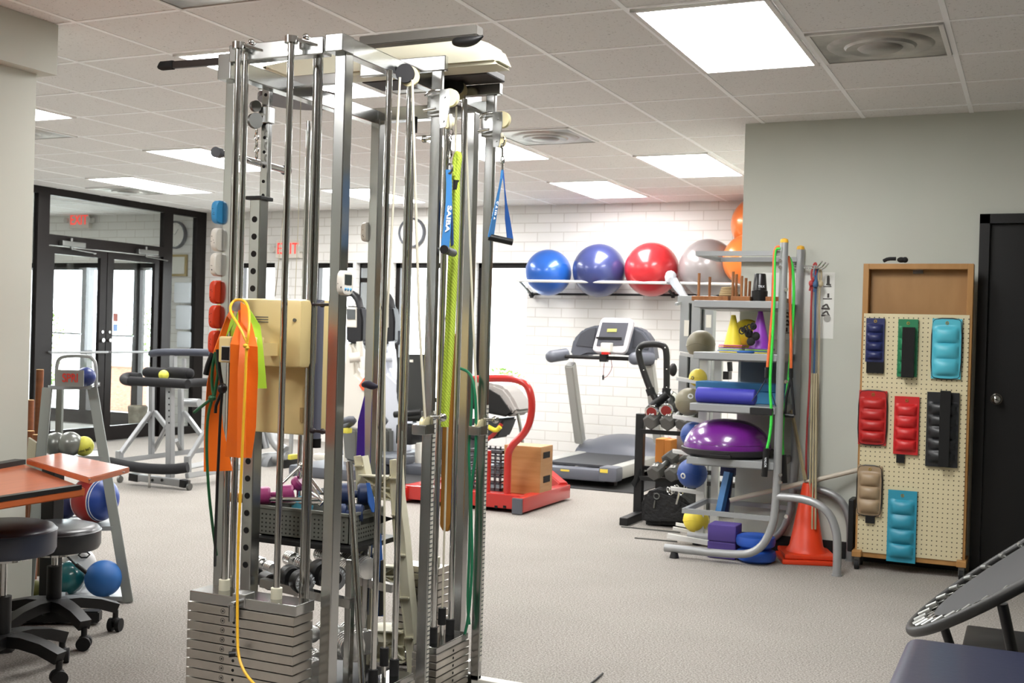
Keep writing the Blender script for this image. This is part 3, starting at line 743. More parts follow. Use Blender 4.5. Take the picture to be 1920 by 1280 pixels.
# handle on the farther arm: seen from its open side
yh = jy0-.02
hB = thing('stirrup_grip', 'blue nylon strap handle hanging open on the right side of the tower', 'cable handle', P(941, 258, y=yh))
m = MB(); bolt_snap(m, P(942, 255, y=yh), P(942, 310, y=yh)); m.cyl(P(942, 300, y=yh), P(942, 318, y=yh), .005); m.build('snap_hook', chrome, hB)
apex = P(942, 318, y=yh)
Lp = [P(940, 316, y=yh), P(938, 335, y=yh), P(929, 380, y=yh-.01), P(919, 425, y=yh-.02), P(915, 444, y=yh-.02)]
Rp = [P(944, 316, y=yh), P(942, 335, y=yh), P(934, 380, y=yh+.01), P(928, 425, y=yh+.02), P(925, 444, y=yh+.02)]
MB().ribbon(Lp, Rp, .003).build('strap', blue_w, hB)
Lp = [P(940, 316, y=yh+.01), P(944, 340, y=yh+.01), P(947, 380, y=yh+.02), P(947, 410, y=yh+.05), P(951, 448, y=yh+.06)]
Rp = [P(944, 316, y=yh+.01), P(946, 340, y=yh+.01), P(950, 380, y=yh+.03), P(956, 410, y=yh+.07), P(962, 448, y=yh+.09)]
MB().ribbon(Lp, Rp, .003).build('strap', blue_wd, hB)
a, b = P(916, 444, y=yh), P(961, 454, y=yh+.05)
MB().cyl(a, b, .0125).build('grip', black, hB)
text_mesh('lettering', 'SAIBA', .02, face_M(P(927.5, 395, y=yh-.006), P(923, 415, y=yh)-P(931, 375, y=yh), (1, .35, 0)), wt, hB, .0004, 1.4, .0006)
# cord tails from the carriages to the hooks
for q, h in ((P(845, 214, y=iy0-.02), P(845, 242, y=iy0-.02)), (P(941, 250, y=jy0-.02), P(942, 258, y=jy0-.02))):
    cable([q, h], .006, 'cable_end')
# ---------------------------------------------------------------- lime triceps rope
lime = mat('lime_rope', '#c4dc4e', .75, bump=(260, .8, .003)); 
def braid(m, scale, c2):
    nt = m.node_tree; N = nt.nodes; L = nt.links; b = N['Principled BSDF']
    tc = N.new('ShaderNodeTexCoord'); w = N.new('ShaderNodeTexWave'); w.bands_direction = 'DIAGONAL'; w.inputs['Scale'].default_value = scale; w.inputs['Distortion'].default_value = .5
    r = N.new('ShaderNodeValToRGB'); r.color_ramp.elements[0].color = lin(c2); r.color_ramp.elements[0].position = .2; r.color_ramp.elements[1].color = b.inputs['Base Color'].default_value; r.color_ramp.elements[1].position = .7
    L.new(tc.outputs['Object'], w.inputs[0]); L.new(w.outputs['Fac'], r.inputs[0]); L.new(r.outputs[0], b.inputs['Base Color'])
braid(lime, 48, '#a3ba35')
lr = thing('triceps_rope', 'lime green braided rope with black wraps hanging beside the blue handle', 'rope', P(858, 288, y=3.52))
yr = 3.52
MB().tube([P(857, 340, y=yr), P(859, 315, y=yr), P(862, 292, y=yr), P(858, 285, y=yr), P(853, 300, y=yr), P(853, 330, y=yr)], .010, n=10, smooth=2).build('loop', lime, lr)
MB().tube([P(857, 325, y=yr), P(857, 400, y=yr), P(853, 500, y=yr), P(847, 640, y=yr), P(838, 760, y=yr), P(836, 800, y=yr)], .0105, n=12, smooth=2).build('rope', lime, lr)
MB().tube([P(851, 330, y=yr+.03), P(846, 480, y=yr+.03), P(840, 620, y=yr+.03), P(832, 760, y=yr+.03), P(832, 800, y=yr+.03)], .0105, n=12, smooth=2).build('rope', lime, lr)
MB().cyl(P(856, 338, y=yr), P(855, 356, y=yr), .0125).build('wrap', black, lr)
# ---------------------------------------------------------------- tan board hanging behind
tan = mat('tan_board', '#b98236', .5, noise=(5, '#a06f2c', .3, .7))
yq = 3.72
bd = thing('hanging_board', 'long tan wooden board hanging inside the right side of the tower', 'board', P(838, 600, y=yq))
a = P(834, 622, y=yq); b = P(851, 990, y=yq)
def bpx(px, py): return P(px, py, y=yq)
MB().prism([bpx(835, 614), bpx(852, 627), bpx(851, 690), bpx(846, 980), bpx(840, 996), bpx(830, 996), bpx(824, 985), bpx(832, 690)], (0, .018, 0), bev=.003).build('board', tan, bd)
m = MB()
for py in (620, 690): q = bpx(838, py); m.cyl((q.x, yq, q.z), (q.x, yq-.004, q.z), .006)
m.build('rivets', chrome, bd)
m = MB(); link(m, P(838, 598, y=yq), .007, .003, (.4, 1, 0), 2.2); m.build('carabiner', black, bd)
# ---------------------------------------------------------------- tubing and bands
grn = mat('green_tubing', '#1f7a55', .35); yel = mat('yellow_tubing', '#f0b92e', .4); dgr = mat('dark_green_tubing', '#1d5a35', .4); blk = mat('black_tubing', '#0b0b0c', .4)
yt = jy0+.13
tb = MB().tube([P(862, 690, y=3.8), P(880, 697, y=3.78), P(890, 720, y=3.76), P(893, 780, y=3.76), P(892, 860, y=3.76), P(884, 900, y=3.76), P(883, 960, y=3.76), P(886, 1050, y=3.76), P(880, 1150, y=3.76), P(868, 1205, y=3.76)], .0055, n=8, smooth=2)
tb.tube([P(886, 712, y=3.77), P(884, 780, y=3.77), P(878, 840, y=3.77), P(882, 920, y=3.77), P(880, 1040, y=3.77), P(876, 1130, y=3.77), P(880, 1170, y=3.77)], .0055, n=8, smooth=2)
tag(tb.build('exercise_tubing', grn), 'green rubber tubing looped on the right rear upright', 'exercise band')
yk = 2.868; pk = kx
org = mat('orange_band', '#f57318', .45, bump=(20, .25, .01)); limeb = mat('lime_band', '#b4e644', .45)
def yb_(px, py, y): return P(px, py, y=y)
m = MB()
m.ribbon([yb_(436, 574, 2.90), yb_(425, 592, 2.87), yb_(411, 630, 2.85), yb_(399, 664, 2.84), yb_(388, 720, 2.84), yb_(383, 800, 2.85), yb_(382, 884, 2.85)],
         [yb_(446, 566, 2.90), yb_(432, 600, 2.88), yb_(420, 640, 2.88), yb_(410, 672, 2.88), yb_(412, 720, 2.88), yb_(418, 800, 2.90), yb_(436, 882, 2.90)], .003)
m.ribbon([yb_(447, 572, 2.87), yb_(447, 600, 2.84), yb_(432, 645, 2.785), yb_(431, 700, 2.785), yb_(427, 800, 2.80), yb_(422, 856, 2.81)],
         [yb_(458, 572, 2.87), yb_(473, 610, 2.85), yb_(483, 650, 2.82), yb_(484, 700, 2.83), yb_(480, 800, 2.84), yb_(472, 858, 2.85)], .003)
m.ribbon([yb_(451, 566, 2.86), yb_(452, 620, 2.80), yb_(446, 700, 2.775), yb_(445, 858, 2.79)], [yb_(463, 575, 2.86), yb_(468, 620, 2.80), yb_(462, 700, 2.775), yb_(460, 858, 2.79)], .003)
ob = m.build('exercise_band', org); tag(ob, 'wide orange flat latex band draped over the peg of the cream housing', 'exercise band')
m = MB()
m.ribbon([yb_(452, 576, 2.93), yb_(468, 592, 2.93), yb_(480, 640, 2.93), yb_(484, 700, 2.93), yb_(483, 728, 2.93)],
         [yb_(462, 570, 2.93), yb_(488, 610, 2.94), yb_(492, 640, 2.94), yb_(497, 690, 2.94), yb_(500, 728, 2.94)], .003)
m.ribbon([yb_(436, 582, 2.94), yb_(424, 606, 2.94), yb_(415, 628, 2.945)], [yb_(440, 592, 2.94), yb_(438, 606, 2.94), yb_(424, 632, 2.945)], .003)
m.ribbon([yb_(446, 584, 2.905), yb_(441, 600, 2.90), yb_(434, 620, 2.895), yb_(432, 646, 2.89)], [yb_(452, 584, 2.905), yb_(450, 600, 2.90), yb_(446, 622, 2.895), yb_(434, 652, 2.89)], .003)
tag(m.build('exercise_band', limeb), 'lime green flat latex band hanging behind the orange one', 'exercise band')
m = MB().tube([yb_(464, 644, 2.765), yb_(448, 610, 2.765), yb_(434, 590, 2.80), yb_(431, 575, 2.82), yb_(438, 563, 2.845), yb_(452, 561, 2.845), yb_(463, 568, 2.82), yb_(468, 590, 2.80), yb_(467, 620, 2.765), yb_(463, 645, 2.765)], .0042, n=10, smooth=2)
m.sph(yb_(461, 648, 2.765), .009, (1, 1, .8)).sph(yb_(464, 652, 2.765), .006)
m.tube([yb_(462, 652, 2.765), yb_(460, 720, 2.765), yb_(456, 800, 2.765), yb_(452, 900, 2.765), yb_(447, 1000, 2.765), yb_(445, 1100, 2.76), yb_(445, 1180, 2.74), yb_(446, 1225, 2.72), yb_(455, 1255, 2.7), yb_(475, 1282, 2.68), yb_(500, 1296, 2.66)], .0042, n=10, smooth=2)
tag(m.build('exercise_tubing', yel), 'long yellow rubber tubing tied over the peg and trailing past the weight stack', 'exercise band')
m = MB().tube([yb_(404, 660, 2.83), yb_(398, 690, 2.83), yb_(397, 720, 2.83), yb_(401, 742, 2.83)], .005, n=8, smooth=2).sph(yb_(398, 746, 2.83), .011, (1.2, 1, .9)).tube([yb_(398, 746, 2.83), yb_(378, 762, 2.83), yb_(364, 773, 2.83)], .005, n=8)
m.tube([yb_(398, 748, 2.83), yb_(389, 780, 2.83), yb_(387, 840, 2.83), yb_(391, 920, 2.83), yb_(399, 990, 2.85), yb_(406, 1040, 2.9)], .0045, n=8, smooth=2).tube([yb_(404, 660, 2.83), yb_(409, 700, 2.83), yb_(402, 742, 2.83)], .005, n=8)
tag(m.build('exercise_tubing', dgr), 'dark green knotted rubber tubing hanging at the left of the orange band', 'exercise band')
m = MB().tube([yb_(408, 655, 2.82), yb_(412, 700, 2.82), yb_(417, 725, 2.82)], .006, n=8, smooth=2).sph(yb_(417, 728, 2.82), .015, (1, 1, 1.1)).tube([yb_(417, 730, 2.82), yb_(405, 760, 2.82), yb_(404, 774, 2.82)], .005, n=8)
m.tube([yb_(417, 730, 2.82), yb_(413, 780, 2.82), yb_(408, 900, 2.82), yb_(404, 1000, 2.84), yb_(403, 1060, 2.9)], .0045, n=8, smooth=2).tube([yb_(399, 662, 2.84), yb_(390, 685, 2.83), yb_(386, 702, 2.83)], .009, n=8)
tag(m.build('exercise_tubing', blk), 'black knotted rubber tubing hanging over the orange band', 'exercise band')
# purple band tied to the rear upright
m = MB().prism([P(683, 742, y=3.86), P(683, 880, y=3.86), P(667, 880, y=3.86), P(671, 790, y=3.86)], (0, .004, 0))
m.tube([P(680, 722, y=3.86), P(688, 719, y=3.85), P(698, 724, y=3.85), P(709, 724, y=3.86)], lambda t: .004+.012*math.sin(3.1*min(1, t+.05)), n=10, smooth=2, mi=1)
tag(m.build('exercise_band', [mat('purple_band', '#3e1a94', .4), mat('dark_purple_band', '#231f35', .6)]), 'purple rubber band tied around the rear tower upright', 'exercise band')
# ---------------------------------------------------------------- timers stuck to the uprights
def make_timer(name, label, loc, normal, body, btn='#5fa8dc', face=True):
    t = thing(name, label, 'timer', loc)
    n = V(normal); rt = V((0, 0, 1)).cross(n).normalized(); M = face_M(loc, rt, (0, 0, 1))
    mb = MB(); ring = []
    for zz__, kk in ((.0, .9), (.004, 1), (.017, 1), (.0225, .93), (.0235, .8)):
        pts_ = []
        for i in range(36):
            a_ = 2*math.pi*i/36; c_, s_ = math.cos(a_), math.sin(a_)
            pts_.append(mb.bm.verts.new(M @ V((.032*kk*math.copysign(abs(c_)**.55, c_), .039*kk*math.copysign(abs(s_)**.55, s_), zz__))))
        ring.append(pts_)
    for A_r, B_r in zip(ring, ring[1:]):
        for i in range(36): mb.bm.faces.new((A_r[i], A_r[(i+1) % 36], B_r[(i+1) % 36], B_r[i])).smooth = True
    mb.bm.faces.new(ring[0][::-1]); mb.bm.faces.new(ring[-1]); mb.build('body', body, t)
    f = MB()
    f._add((lambda q: (bmesh.ops.create_cube(q, size=1), bmesh.ops.scale(q, vec=(.04, .032, .002), verts=q.verts), q)[2])(bmesh.new()), M @ Matrix.Translation((0, .01, .0235)))
    f.build('display', mat('lcd_dark', '#3a3f3c', .3), t)
    bb = MB()
    for k in (-1, 0, 1): p_ = M @ V((k*.015, -.02, .022)); bb.sph(p_, .0055, (1, 1, 1), 12, 8)
    bb.build('buttons', mat('timer_button_'+btn, btn, .5), t)
    sd = MB()
    for k in range(7): a_ = random.uniform(-.02, .02); p_ = M @ V((-.031 if k % 2 else .031, a_, random.uniform(.006, .018))); sd.sph(p_, .0018, u=6, v=4)
    sd.build('grille_holes', holeb, t)
    return t
tw, tr_, tb_ = mat('timer_white', '#e4e0d6', .4), mat('timer_red', '#d8401f', .4), mat('timer_blue', '#3b96cf', .4)
for py, mm_, lab in ((400, tb_, 'blue digital timer stuck on the left tower upright, topmost'), (451, tw, 'white digital timer directly under the blue one'), (497, tw, 'white digital timer directly above the red ones'),
                     (548, tr_, 'topmost of the three red digital timers'), (594, tr_, 'middle one of the three red digital timers'), (641, tr_, 'lowest of the three red digital timers')):
    z = P(408, py, y=ay0+.02).z; make_timer('digital_timer', lab, (ax0, ay0+.0, z), (-1, 0, 0), mm_)
make_timer('digital_timer', 'white digital timer with blue buttons facing out on the front tower upright', (dx1, dy0+.012, P(652, 530, y=dy0).z), (1, 0, 0), tw)
make_timer('digital_timer', 'white digital timer on the left side of the rear tower upright', (fx0, fy0+.01, P(686, 435, y=fy0).z), (-1, 0, 0), tw)
# ================================================================ DUMBBELL RACK BEHIND THE TOWER FRONT
XR0, XR1 = -2.52, -2.17       # rack runs back to front, narrow side to the camera
rk = thing('dumbbell_rack', 'chrome two tier dumbbell rack with black tray standing inside the cable tower', 'weight rack', (-2.3, 3.6, 0))
m = MB()
for px, y in ((650, 3.36), (682, 3.62)):
    q = P(px, 1180, y=y); m.b2((q.x-.012, y, .03), (q.x+.012, y+.03, .52), bev=.003)
m.build('upright', chrome2, rk)
m = MB().b2((-2.50, 3.34, .03), (-2.10, 3.70, .055), bev=.004); m.build('lower_tray', black, rk)
for yy in (3.36, 3.64): MB().bar((-2.50, yy, .40), (-2.12, yy, .37), .03, .03).build('shelf_rail', chrome2, rk)
m = MB(); a = P(483, 1012, y=3.55); q = P(690, 985, y=3.80)
m.b2((a.x, 3.52, .505), (-2.22, 3.84, .525), bev=.003); m.build('tray', black, rk)
q0, q1, q2 = P(675, 960, y=3.75), P(738, 974, y=3.75), P(668, 995, y=3.75)
MB().prism([P(672, 960, y=3.75), P(700, 962, y=3.75), P(738, 972, y=3.75), P(704, 985, y=3.75), P(672, 996, y=3.75)], (0, .006, 0)).build('side_panel', mat('black_panel', '#151514', .5), rk)
text_mesh('lettering', 'M', .018, face_M(P(673, 981, y=3.745), (1, 0, 0), (0, 0, 1)), wt, rk)
# perforated basket
bkm = mat('basket_gray', '#6d6f68', .5)
a = P(487, 951, y=3.56); b = P(655, 1008, y=3.56)
bk = thing('storage_basket', 'gray perforated plastic basket full of weights and handles on the rack tray', 'basket', (a.x, 3.56, .527))
bx0, bx1, by0, by1, bzb, bzt = a.x-.02, P(655, 980, y=3.56).x, 3.56, 3.80, .527, .64
m = MB()
for (c0, c1) in (((bx0, by0, bzb), (bx1, by0+.004, bzt)), ((bx0, by1-.004, bzb), (bx1, by1, bzt)), ((bx0, by0, bzb), (bx0+.004, by1, bzt)), ((bx1-.004, by0, bzb), (bx1, by1, bzt)), ((bx0, by0, bzb), (bx1, by1, bzb+.004))): m.b2(c0, c1)
m.b2((bx0-.006, by0-.006, bzt-.012), (bx1+.006, by0+.004, bzt), bev=.002).b2((bx1-.004, by0-.006, bzt-.012), (bx1+.006, by1+.006, bzt), bev=.002)
for i in range(22):
    for j in range(5):
        x = bx0+.012+i*(bx1-bx0-.02)/22; z = bzb+.012+j*.016
        m.b2((x, by0-.0012, z), (x+.006, by0, z+.006), mi=1)
for i in range(13):
    for j in range(5):
        y = by0+.015+i*.0165; z = bzb+.012+j*.016
        if not (4 <= i <= 9 and j >= 3): m.b2((bx1, y, z), (bx1+.0012, y+.006, z+.006), mi=1)
m.b2((bx1, by0+.08, bzb+.062), (bx1+.0015, by0+.17, bzb+.082), mi=1)
m.build('basket', [bkm, mat('basket_hole', '#22231f', .8)], bk)
# things in the basket
pk_ = mat('magenta_vinyl', '#a8427f', .4)
def dumbbell(label, a, b, r, mh, mb_, hl=.33, group=None, flat=1.0, hexa=False, name='dumbbell', ring=None):
    ridged = mh is chrome2
    a, b = V(a), V(b); d = (b-a).normalized(); L = (b-a).length
    t = thing(name, label, 'dumbbell', (a+b)/2, group)
    n = 6 if hexa else 30
    for e, s in ((a, 1), (b, -1)):
        M = (d*s).to_track_quat('Z', 'Y').to_matrix().to_4x4(); M.translation = e
        if hexa: M = M @ Matrix.Rotation(R(30), 4, 'Z')
        h = L*hl
        pf_ = [(0, 0), (r*.82, 0), (r, .008), (r, h-.008), (r*.82, h), (0, h)]
        if ridged:
            pf_ = [(0, 0), (r*.8, 0)]
            for q_i in range(4): z_0 = h*q_i/4; pf_ += [(r*.97, z_0+.001), (r, z_0+.004), (r, z_0+h/4-.004), (r*.97, z_0+h/4-.001), (r*.9, z_0+h/4)]
            pf_ += [(0, h)]
        o = MB().lathe(pf_, M=M, n=n).build('head', mat('cast_chrome', '#e4e4e2', .22, .85) if ridged else mh, t, 30)
        if ring: MB().lathe([(r*.5, -.0005), (r*.86, -.0008), (r*.86, .001), (r*.5, .001)], M=M, n=30).build('end_ring', ring, o)
    MB().cyl(a+d*L*hl*.9, b-d*L*hl*.9, r*.34, n=16).build('handle', mb_, t)
    return t
q = P(512, 930, y=3.62); dumbbell('magenta vinyl dumbbell lying in the gray basket', q+V((-.05, -.03, .0)), q+V((.06, .05, .012)), .034, pk_, pk_, .36)
q = P(545, 915, y=3.72); dumbbell('magenta dumbbell standing up at the back of the gray basket', q+V((-.03, .0, -.03)), q+V((.035, .02, .03)), .03, pk_, pk_, .36)
tq = mat('turquoise_ball', '#4fa9c4', .5)
q = P(567, 945, y=3.68); tag(MB().sph((q.x, 3.68, q.z-.01), .042).build('ball', tq), 'small turquoise ball half sunk in the gray basket', 'ball')
q = P(543, 930, y=3.66); tag(MB().sph((q.x, 3.66, q.z), .02).build('ball', mat('pink_ball', '#c7325f', .4)), 'small pink ball between the magenta dumbbells', 'ball')
m = MB(); ap = P(564, 872, y=3.72)
m.cyl(ap, P(522, 912, y=3.62), .006).cyl(ap+V((.01, 0, -.012)), P(604, 925, y=3.66), .006).cyl(ap+V((.0, 0, -.02)), P(602, 938, y=3.62), .006).cyl(ap+V((0, .0, -.01)), P(556, 918, y=3.75), .005).sph(ap, .01)
m.cyl(P(506, 935, y=3.6), P(600, 936, y=3.62), .008).cyl(P(508, 942, y=3.64), P(610, 944, y=3.66), .007).tube([P(585, 925, y=3.64), P(606, 940, y=3.6), P(598, 948, y=3.58)], .006)
tag(m.build('cable_attachment', chrome), 'tangle of chrome cable attachment bars sticking out of the gray basket', 'cable handle')
nb = mat('navy_vinyl', '#22355f', .5)
q = P(660, 927, y=3.7); dumbbell('navy blue vinyl dumbbell lying upper on the black tray', q+V((-.05, -.02, 0)), q+V((.05, .05, 0)), .042, nb, nb, .4)
q = P(655, 962, y=3.64); dumbbell('navy blue vinyl dumbbell lying lower with small white marks on its head', q+V((-.05, -.02, 0)), q+V((.05, .02, 0)), .035, nb, nb, .4)
# dumbbells in the tiers
ringm = mat('white_ring_print', '#8f9090', .5)
D = V((.86, -.5, 0))
def row(specs, names, grp):
    for (px, py, y, L, r, mh, ring), lab in zip(specs, names):
        q = P(px, py, y=y); dumbbell(lab, q-D*L, q, r, mh, chrome2, .36, grp, ring=ring)
row([(515, 1068, 3.62, .17, .026, chrome2, None), (510, 1092, 3.44, .22, .03, black, None), (572, 1093, 3.36, .15, .042, black, ringm), (630, 1085, 3.40, .15, .046, black, ringm),
     (575, 1060, 3.62, .17, .028, chrome2, None), (636, 1052, 3.62, .17, .028, chrome2, None), (660, 1072, 3.5, .16, .038, chrome2, None), (692, 1066, 3.58, .17, .04, chrome2, None), (706, 1052, 3.66, .26, .024, black, None)],
    ['small chrome dumbbell at the left of the upper tier', 'long black dumbbell at the left of the upper tier', 'black dumbbell with lettered ring, left of the two lettered ones', 'black dumbbell with lettered ring, right of the two lettered ones',
     'small chrome dumbbell in the back row behind the lettered black ones', 'small chrome dumbbell in the back row seen by the round post', 'chrome dumbbell with dull gray end on the upper tier', 'large chrome dumbbell at the right end of the upper tier', 'slim black tipped dumbbell at the back of the upper tier'], 'dumbbells on the upper tier')
for px, py, y in ((632, 1085, 3.395), (573, 1093, 3.355)):
    for k, chh in enumerate('THE WORLD'):
        a_ = R(200-k*25); q = P(px, py, y=y); n_ = D; rt = V((0, 0, 1)).cross(n_).normalized()
        c = q+rt*math.cos(a_)*.031+V((0, 0, 1))*math.sin(a_)*.031+n_*.0022
        if chh != ' ': text_mesh('lettering', chh, .013, face_M(c, rt*math.sin(a_)-V((0, 0, 1))*math.cos(a_), rt*math.cos(a_)+V((0, 0, 1))*math.sin(a_)), wt, [o for o in COL.objects if o.name.startswith('dumbbell') and o.type == 'EMPTY' and 'lettered' in o['label'] and (('right' in o['label']) == (px == 632))][0])
row([(596, 1262, 3.30, .14, .045, chrome2, None), (588, 1190, 3.5, .14, .03, chrome2, None), (598, 1240, 3.4, .16, .034, chrome2, None), (662, 1215, 3.42, .17, .05, chrome2, None), (640, 1200, 3.56, .17, .034, chrome2, None), (690, 1205, 3.6, .17, .045, chrome2, None)],
    ['chrome dumbbell lowest at the left of the bottom tier', 'thin chrome dumbbell at the top left of the bottom tier', 'chrome dumbbell in the middle left of the bottom tier', 'largest chrome dumbbell in the centre of the bottom tier',
     'chrome dumbbell behind the largest one on the bottom tier', 'chrome dumbbell at the right end of the bottom tier'], 'chrome dumbbells on the bottom tier')
a, b = P(655, 865, y=3.30), P(680, 1290, y=3.20)
tag(MB().cyl(b, a, .0115, n=24).lathe([(.0115, 0), (.009, .0), (.009, -.02), (0, -.02)], M=face_M(a, (1, 0, 0), (0, 1, 0))).build('chrome_pole', chrome), 'chrome pole leaning behind the front tower upright', 'pole')
# blue strap handles stored at the back
m = MB().ribbon([P(687, 905, y=3.68), P(690, 940, y=3.66), P(698, 960, y=3.66)], [P(693, 905, y=3.68), P(701, 935, y=3.70), P(703, 960, y=3.7)], .004)
m.ribbon([P(706, 998, y=3.66), P(709, 1080, y=3.66), P(708, 1155, y=3.66)], [P(714, 1000, y=3.68), P(719, 1080, y=3.68), P(718, 1155, y=3.68)], .004)
t = thing('stirrup_grip', 'blue strap handle with black grip hanging low behind the tower rods', 'cable handle', P(712, 1060, y=3.66)); m.build('strap', blue_wd, t)
MB().b2(P(710, 1155, y=3.63)+V((0, 0, 0)), P(722, 1048, y=3.66), bev=.004).build('grip', black, t)
# ivory ribbed plastic stand
iv = creamw
st_ = thing('plastic_stand', 'ivory ribbed plastic folding stand leaning inside the tower behind the rods', 'stand', (-2.25, 3.8, 0))
def rail(mb, pts, y, w=.045):
    L = [P(a, c, y=y) for a, b, c in pts]; Rr = [P(b, c, y=y) for a, b, c in pts]
    mb.ribbon([q+V((0, .006, 0)) for q in L], [q+V((0, .006, 0)) for q in Rr], .006)
    mb.ribbon(Rr, [q+V((0, w, 0)) for q in Rr], .005); mb.ribbon(L, [q+V((0, w, 0)) for q in L], .005)
    for i in range(len(pts)-1):
        a = L[i].lerp(L[i+1], .5); b = Rr[i].lerp(Rr[i+1], .5); mb.bar(a, b, .02, .005)
m = MB(); rail(m, [(731, 744, 862), (733, 748, 930), (738, 757, 1000), (744, 764, 1080), (756, 772, 1160), (763, 778, 1230), (766, 780, 1300)], 3.78); m.build('rail', iv, st_)
m = MB(); rail(m, [(664, 678, 855), (668, 685, 890), (670, 687, 980), (676, 690, 1080), (680, 694, 1180), (684, 698, 1240)], 3.80); m.build('rail', iv, st_)
for z0, z1, l, r_ in ((890, 932, 676, 735), (1058, 1096, 690, 745), (1180, 1236, 694, 758)):
    m = MB(); y = 3.79
    m.bar(P(l, z0, y=y), P(r_, z0+4, y=y), .04, .006).bar(P(l, z1, y=y), P(r_, z1+4, y=y), .04, .006).bar(P(l, (z0+z1)/2, y=y), P(r_, (z0+z1)/2+4, y=y), .02, .005)
    m.bar(P(l, z0, y=y), P(r_, z1, y=y), .02, .005).bar(P(l, z1, y=y), P(r_, z0, y=y), .02, .005)
    m.prism([P(l, z0, y=y+.015), P(r_, z0+4, y=y+.015), P(r_, z1+4, y=y+.015), P(l, z1, y=y+.015)], (0, .004, 0))
    m.build('cross_panel', iv, st_)
m = MB().lathe([(.09, 0), (.1, .02), (.08, .05), (.0, .06)], c=(P(722, 1200, y=3.86).x, 3.86, P(722, 1200, y=3.86).z), n=24)
m.build('foot_cup', iv, st_)
# tan wooden handle end at the left of the sleeve
q = P(441, 932, y=3.5); tag(MB().cyl((q.x-.02, 3.5, q.z), (q.x+.05, 3.5, q.z), .018).build('wooden_dowel', tan), 'tan wooden dowel end poking out left of the perforated sleeve', 'dowel')

# ================================================================ LEFT SIDE
lam = mat('cherry_laminate', '#cc6d3c', .28, coat=.3, noise=(2.5, '#b55a30', .25, .8, (10, 1, 1)))
edge = mat('laminate_edge', '#8c3d22', .4)
tb = thing('work_table', 'orange brown laminate table with black rails along its edges beside the pale wall', 'table', (-3.5, 3.2, 0))
ZTB = .72
A_, B_ = P(160, 914, z=ZTB), P(49, 871, z=ZTB)
m = MB().prism([(A_.x, A_.y, ZTB-.03), (B_.x, B_.y, ZTB-.03), (-4.18, B_.y-.1, ZTB-.03), (-4.18, 1.6, ZTB-.03), (A_.x+.04, 1.6, ZTB-.03)], (0, 0, .03), bev=.004)
m.build('table_top', lam, tb)
m = MB().bar((A_.x-.012, A_.y-.02, ZTB+.004), (A_.x+.028, 1.62, ZTB+.004), .03, .016); a, b = P(0, 874, z=ZTB+.01), P(48, 866, z=ZTB+.01)
m.bar(b+V((-.03, 0, 0)), b+(a-b)*6, .05, .02)
m.build('edge_rail', black, tb)
pp = P(92, 1160, z=0)
m = MB().b2((pp.x-.035, pp.y-.03, .03), (pp.x+.04, pp.y+.03, ZTB-.03), bev=.004); m.build('leg', black, tb)
m = MB().bar((pp.x-.2, pp.y-.2, .035), (pp.x+.25, pp.y+.05, .035), .06, .05, bev=.006).bar((pp.x-.1, pp.y-.35, .035), (pp.x+.02, pp.y+.05, .035), .06, .05, bev=.006); m.build('foot_bar', black, tb)
lf = [P(49, 870, z=ZTB+.016), P(112, 858, z=ZTB+.016), P(243, 886, z=ZTB+.016), P(167, 907, z=ZTB+.016)]
o = MB().prism(lf, (0, 0, .022), bev=.003).build('tilting_leaf', lam, tb)
m = MB()
for px, py in ((168, 898), (232, 884)): q = P(px, py, z=ZTB+.039); m.cyl((q.x, q.y, ZTB+.036), (q.x, q.y, ZTB+.039), .005, n=12)
m.build('screws', steel_dk, o)
# stools
navyv = mat('navy_upholstery', '#343a4a', .34, spec=.6)
def make_stool(label, c, zt, th, rot, m_seat):
    t = thing('rolling_stool', label, 'stool', (c[0], c[1], 0), None)
    MB().lathe([(0, zt+.004), (.14, zt+.002), (.168, zt-.006), (.178, zt-.018), (.18, zt-.03), (.18, zt-th+.02), (.172, zt-th+.004), (.15, zt-th), (0, zt-th)], c=(c[0], c[1], 0), n=56)\
        .lathe([(.178, zt-.017), (.1825, zt-.021), (.178, zt-.025)], c=(c[0], c[1], 0), n=56).build('seat', m_seat, t)
    MB().cyl((*c, zt-th-.02), (*c, zt-th), .09).cyl((*c, .28), (*c, zt-th), .013).build('gas_lift', chrome2, t)
    MB().cyl((*c, .12), (*c, .30), .03).cyl((*c, .10), (*c, .16), .045, .036).build('column_cover', black, t)
    for k in range(5):
        a = rot+k*2*math.pi/5; d = V((math.cos(a), math.sin(a), 0)); e = V((*c, 0))+d*.25
        m = MB(); pts = [V((*c, .145))+d*.02, V((*c, .143))+d*.10, V((*c, .128))+d*.18, V((*c, .10))+d*.255]
        s_ = d.cross(V((0, 0, 1)))
        m.ribbon([p+s_*w for p, w in zip(pts, (.042, .031, .026, .024))], [p-s_*w for p, w in zip(pts, (.042, .031, .026, .024))], .042)
        m.cyl(e+V((0, 0, .05)), e+V((0, 0, .09)), .012)
        o = m.build('leg', black, t)
        w = MB(); ax = (d+s_*.8).normalized(); ctr = e+V((0, 0, .028))
        for q in (-1, 1): w.cyl(ctr+ax*q*.008, ctr+ax*q*.026, .028, n=24)
        w.cyl(ctr-ax*.01, ctr+ax*.01, .012).sph(ctr+V((0, 0, .018)), .02, (1, 1, .8)); w.build('caster', blackr, o)
    return t
make_stool('round navy vinyl rolling stool, nearer of the two under the table edge', (-3.425, 3.045), .566, .11, R(8), navyv)
make_stool('round dark rolling stool farther back, its five star base on casters', (-3.68, 3.53), .47, .1, R(-16), mat('black_upholstery', '#26282c', .32, spec=.6))
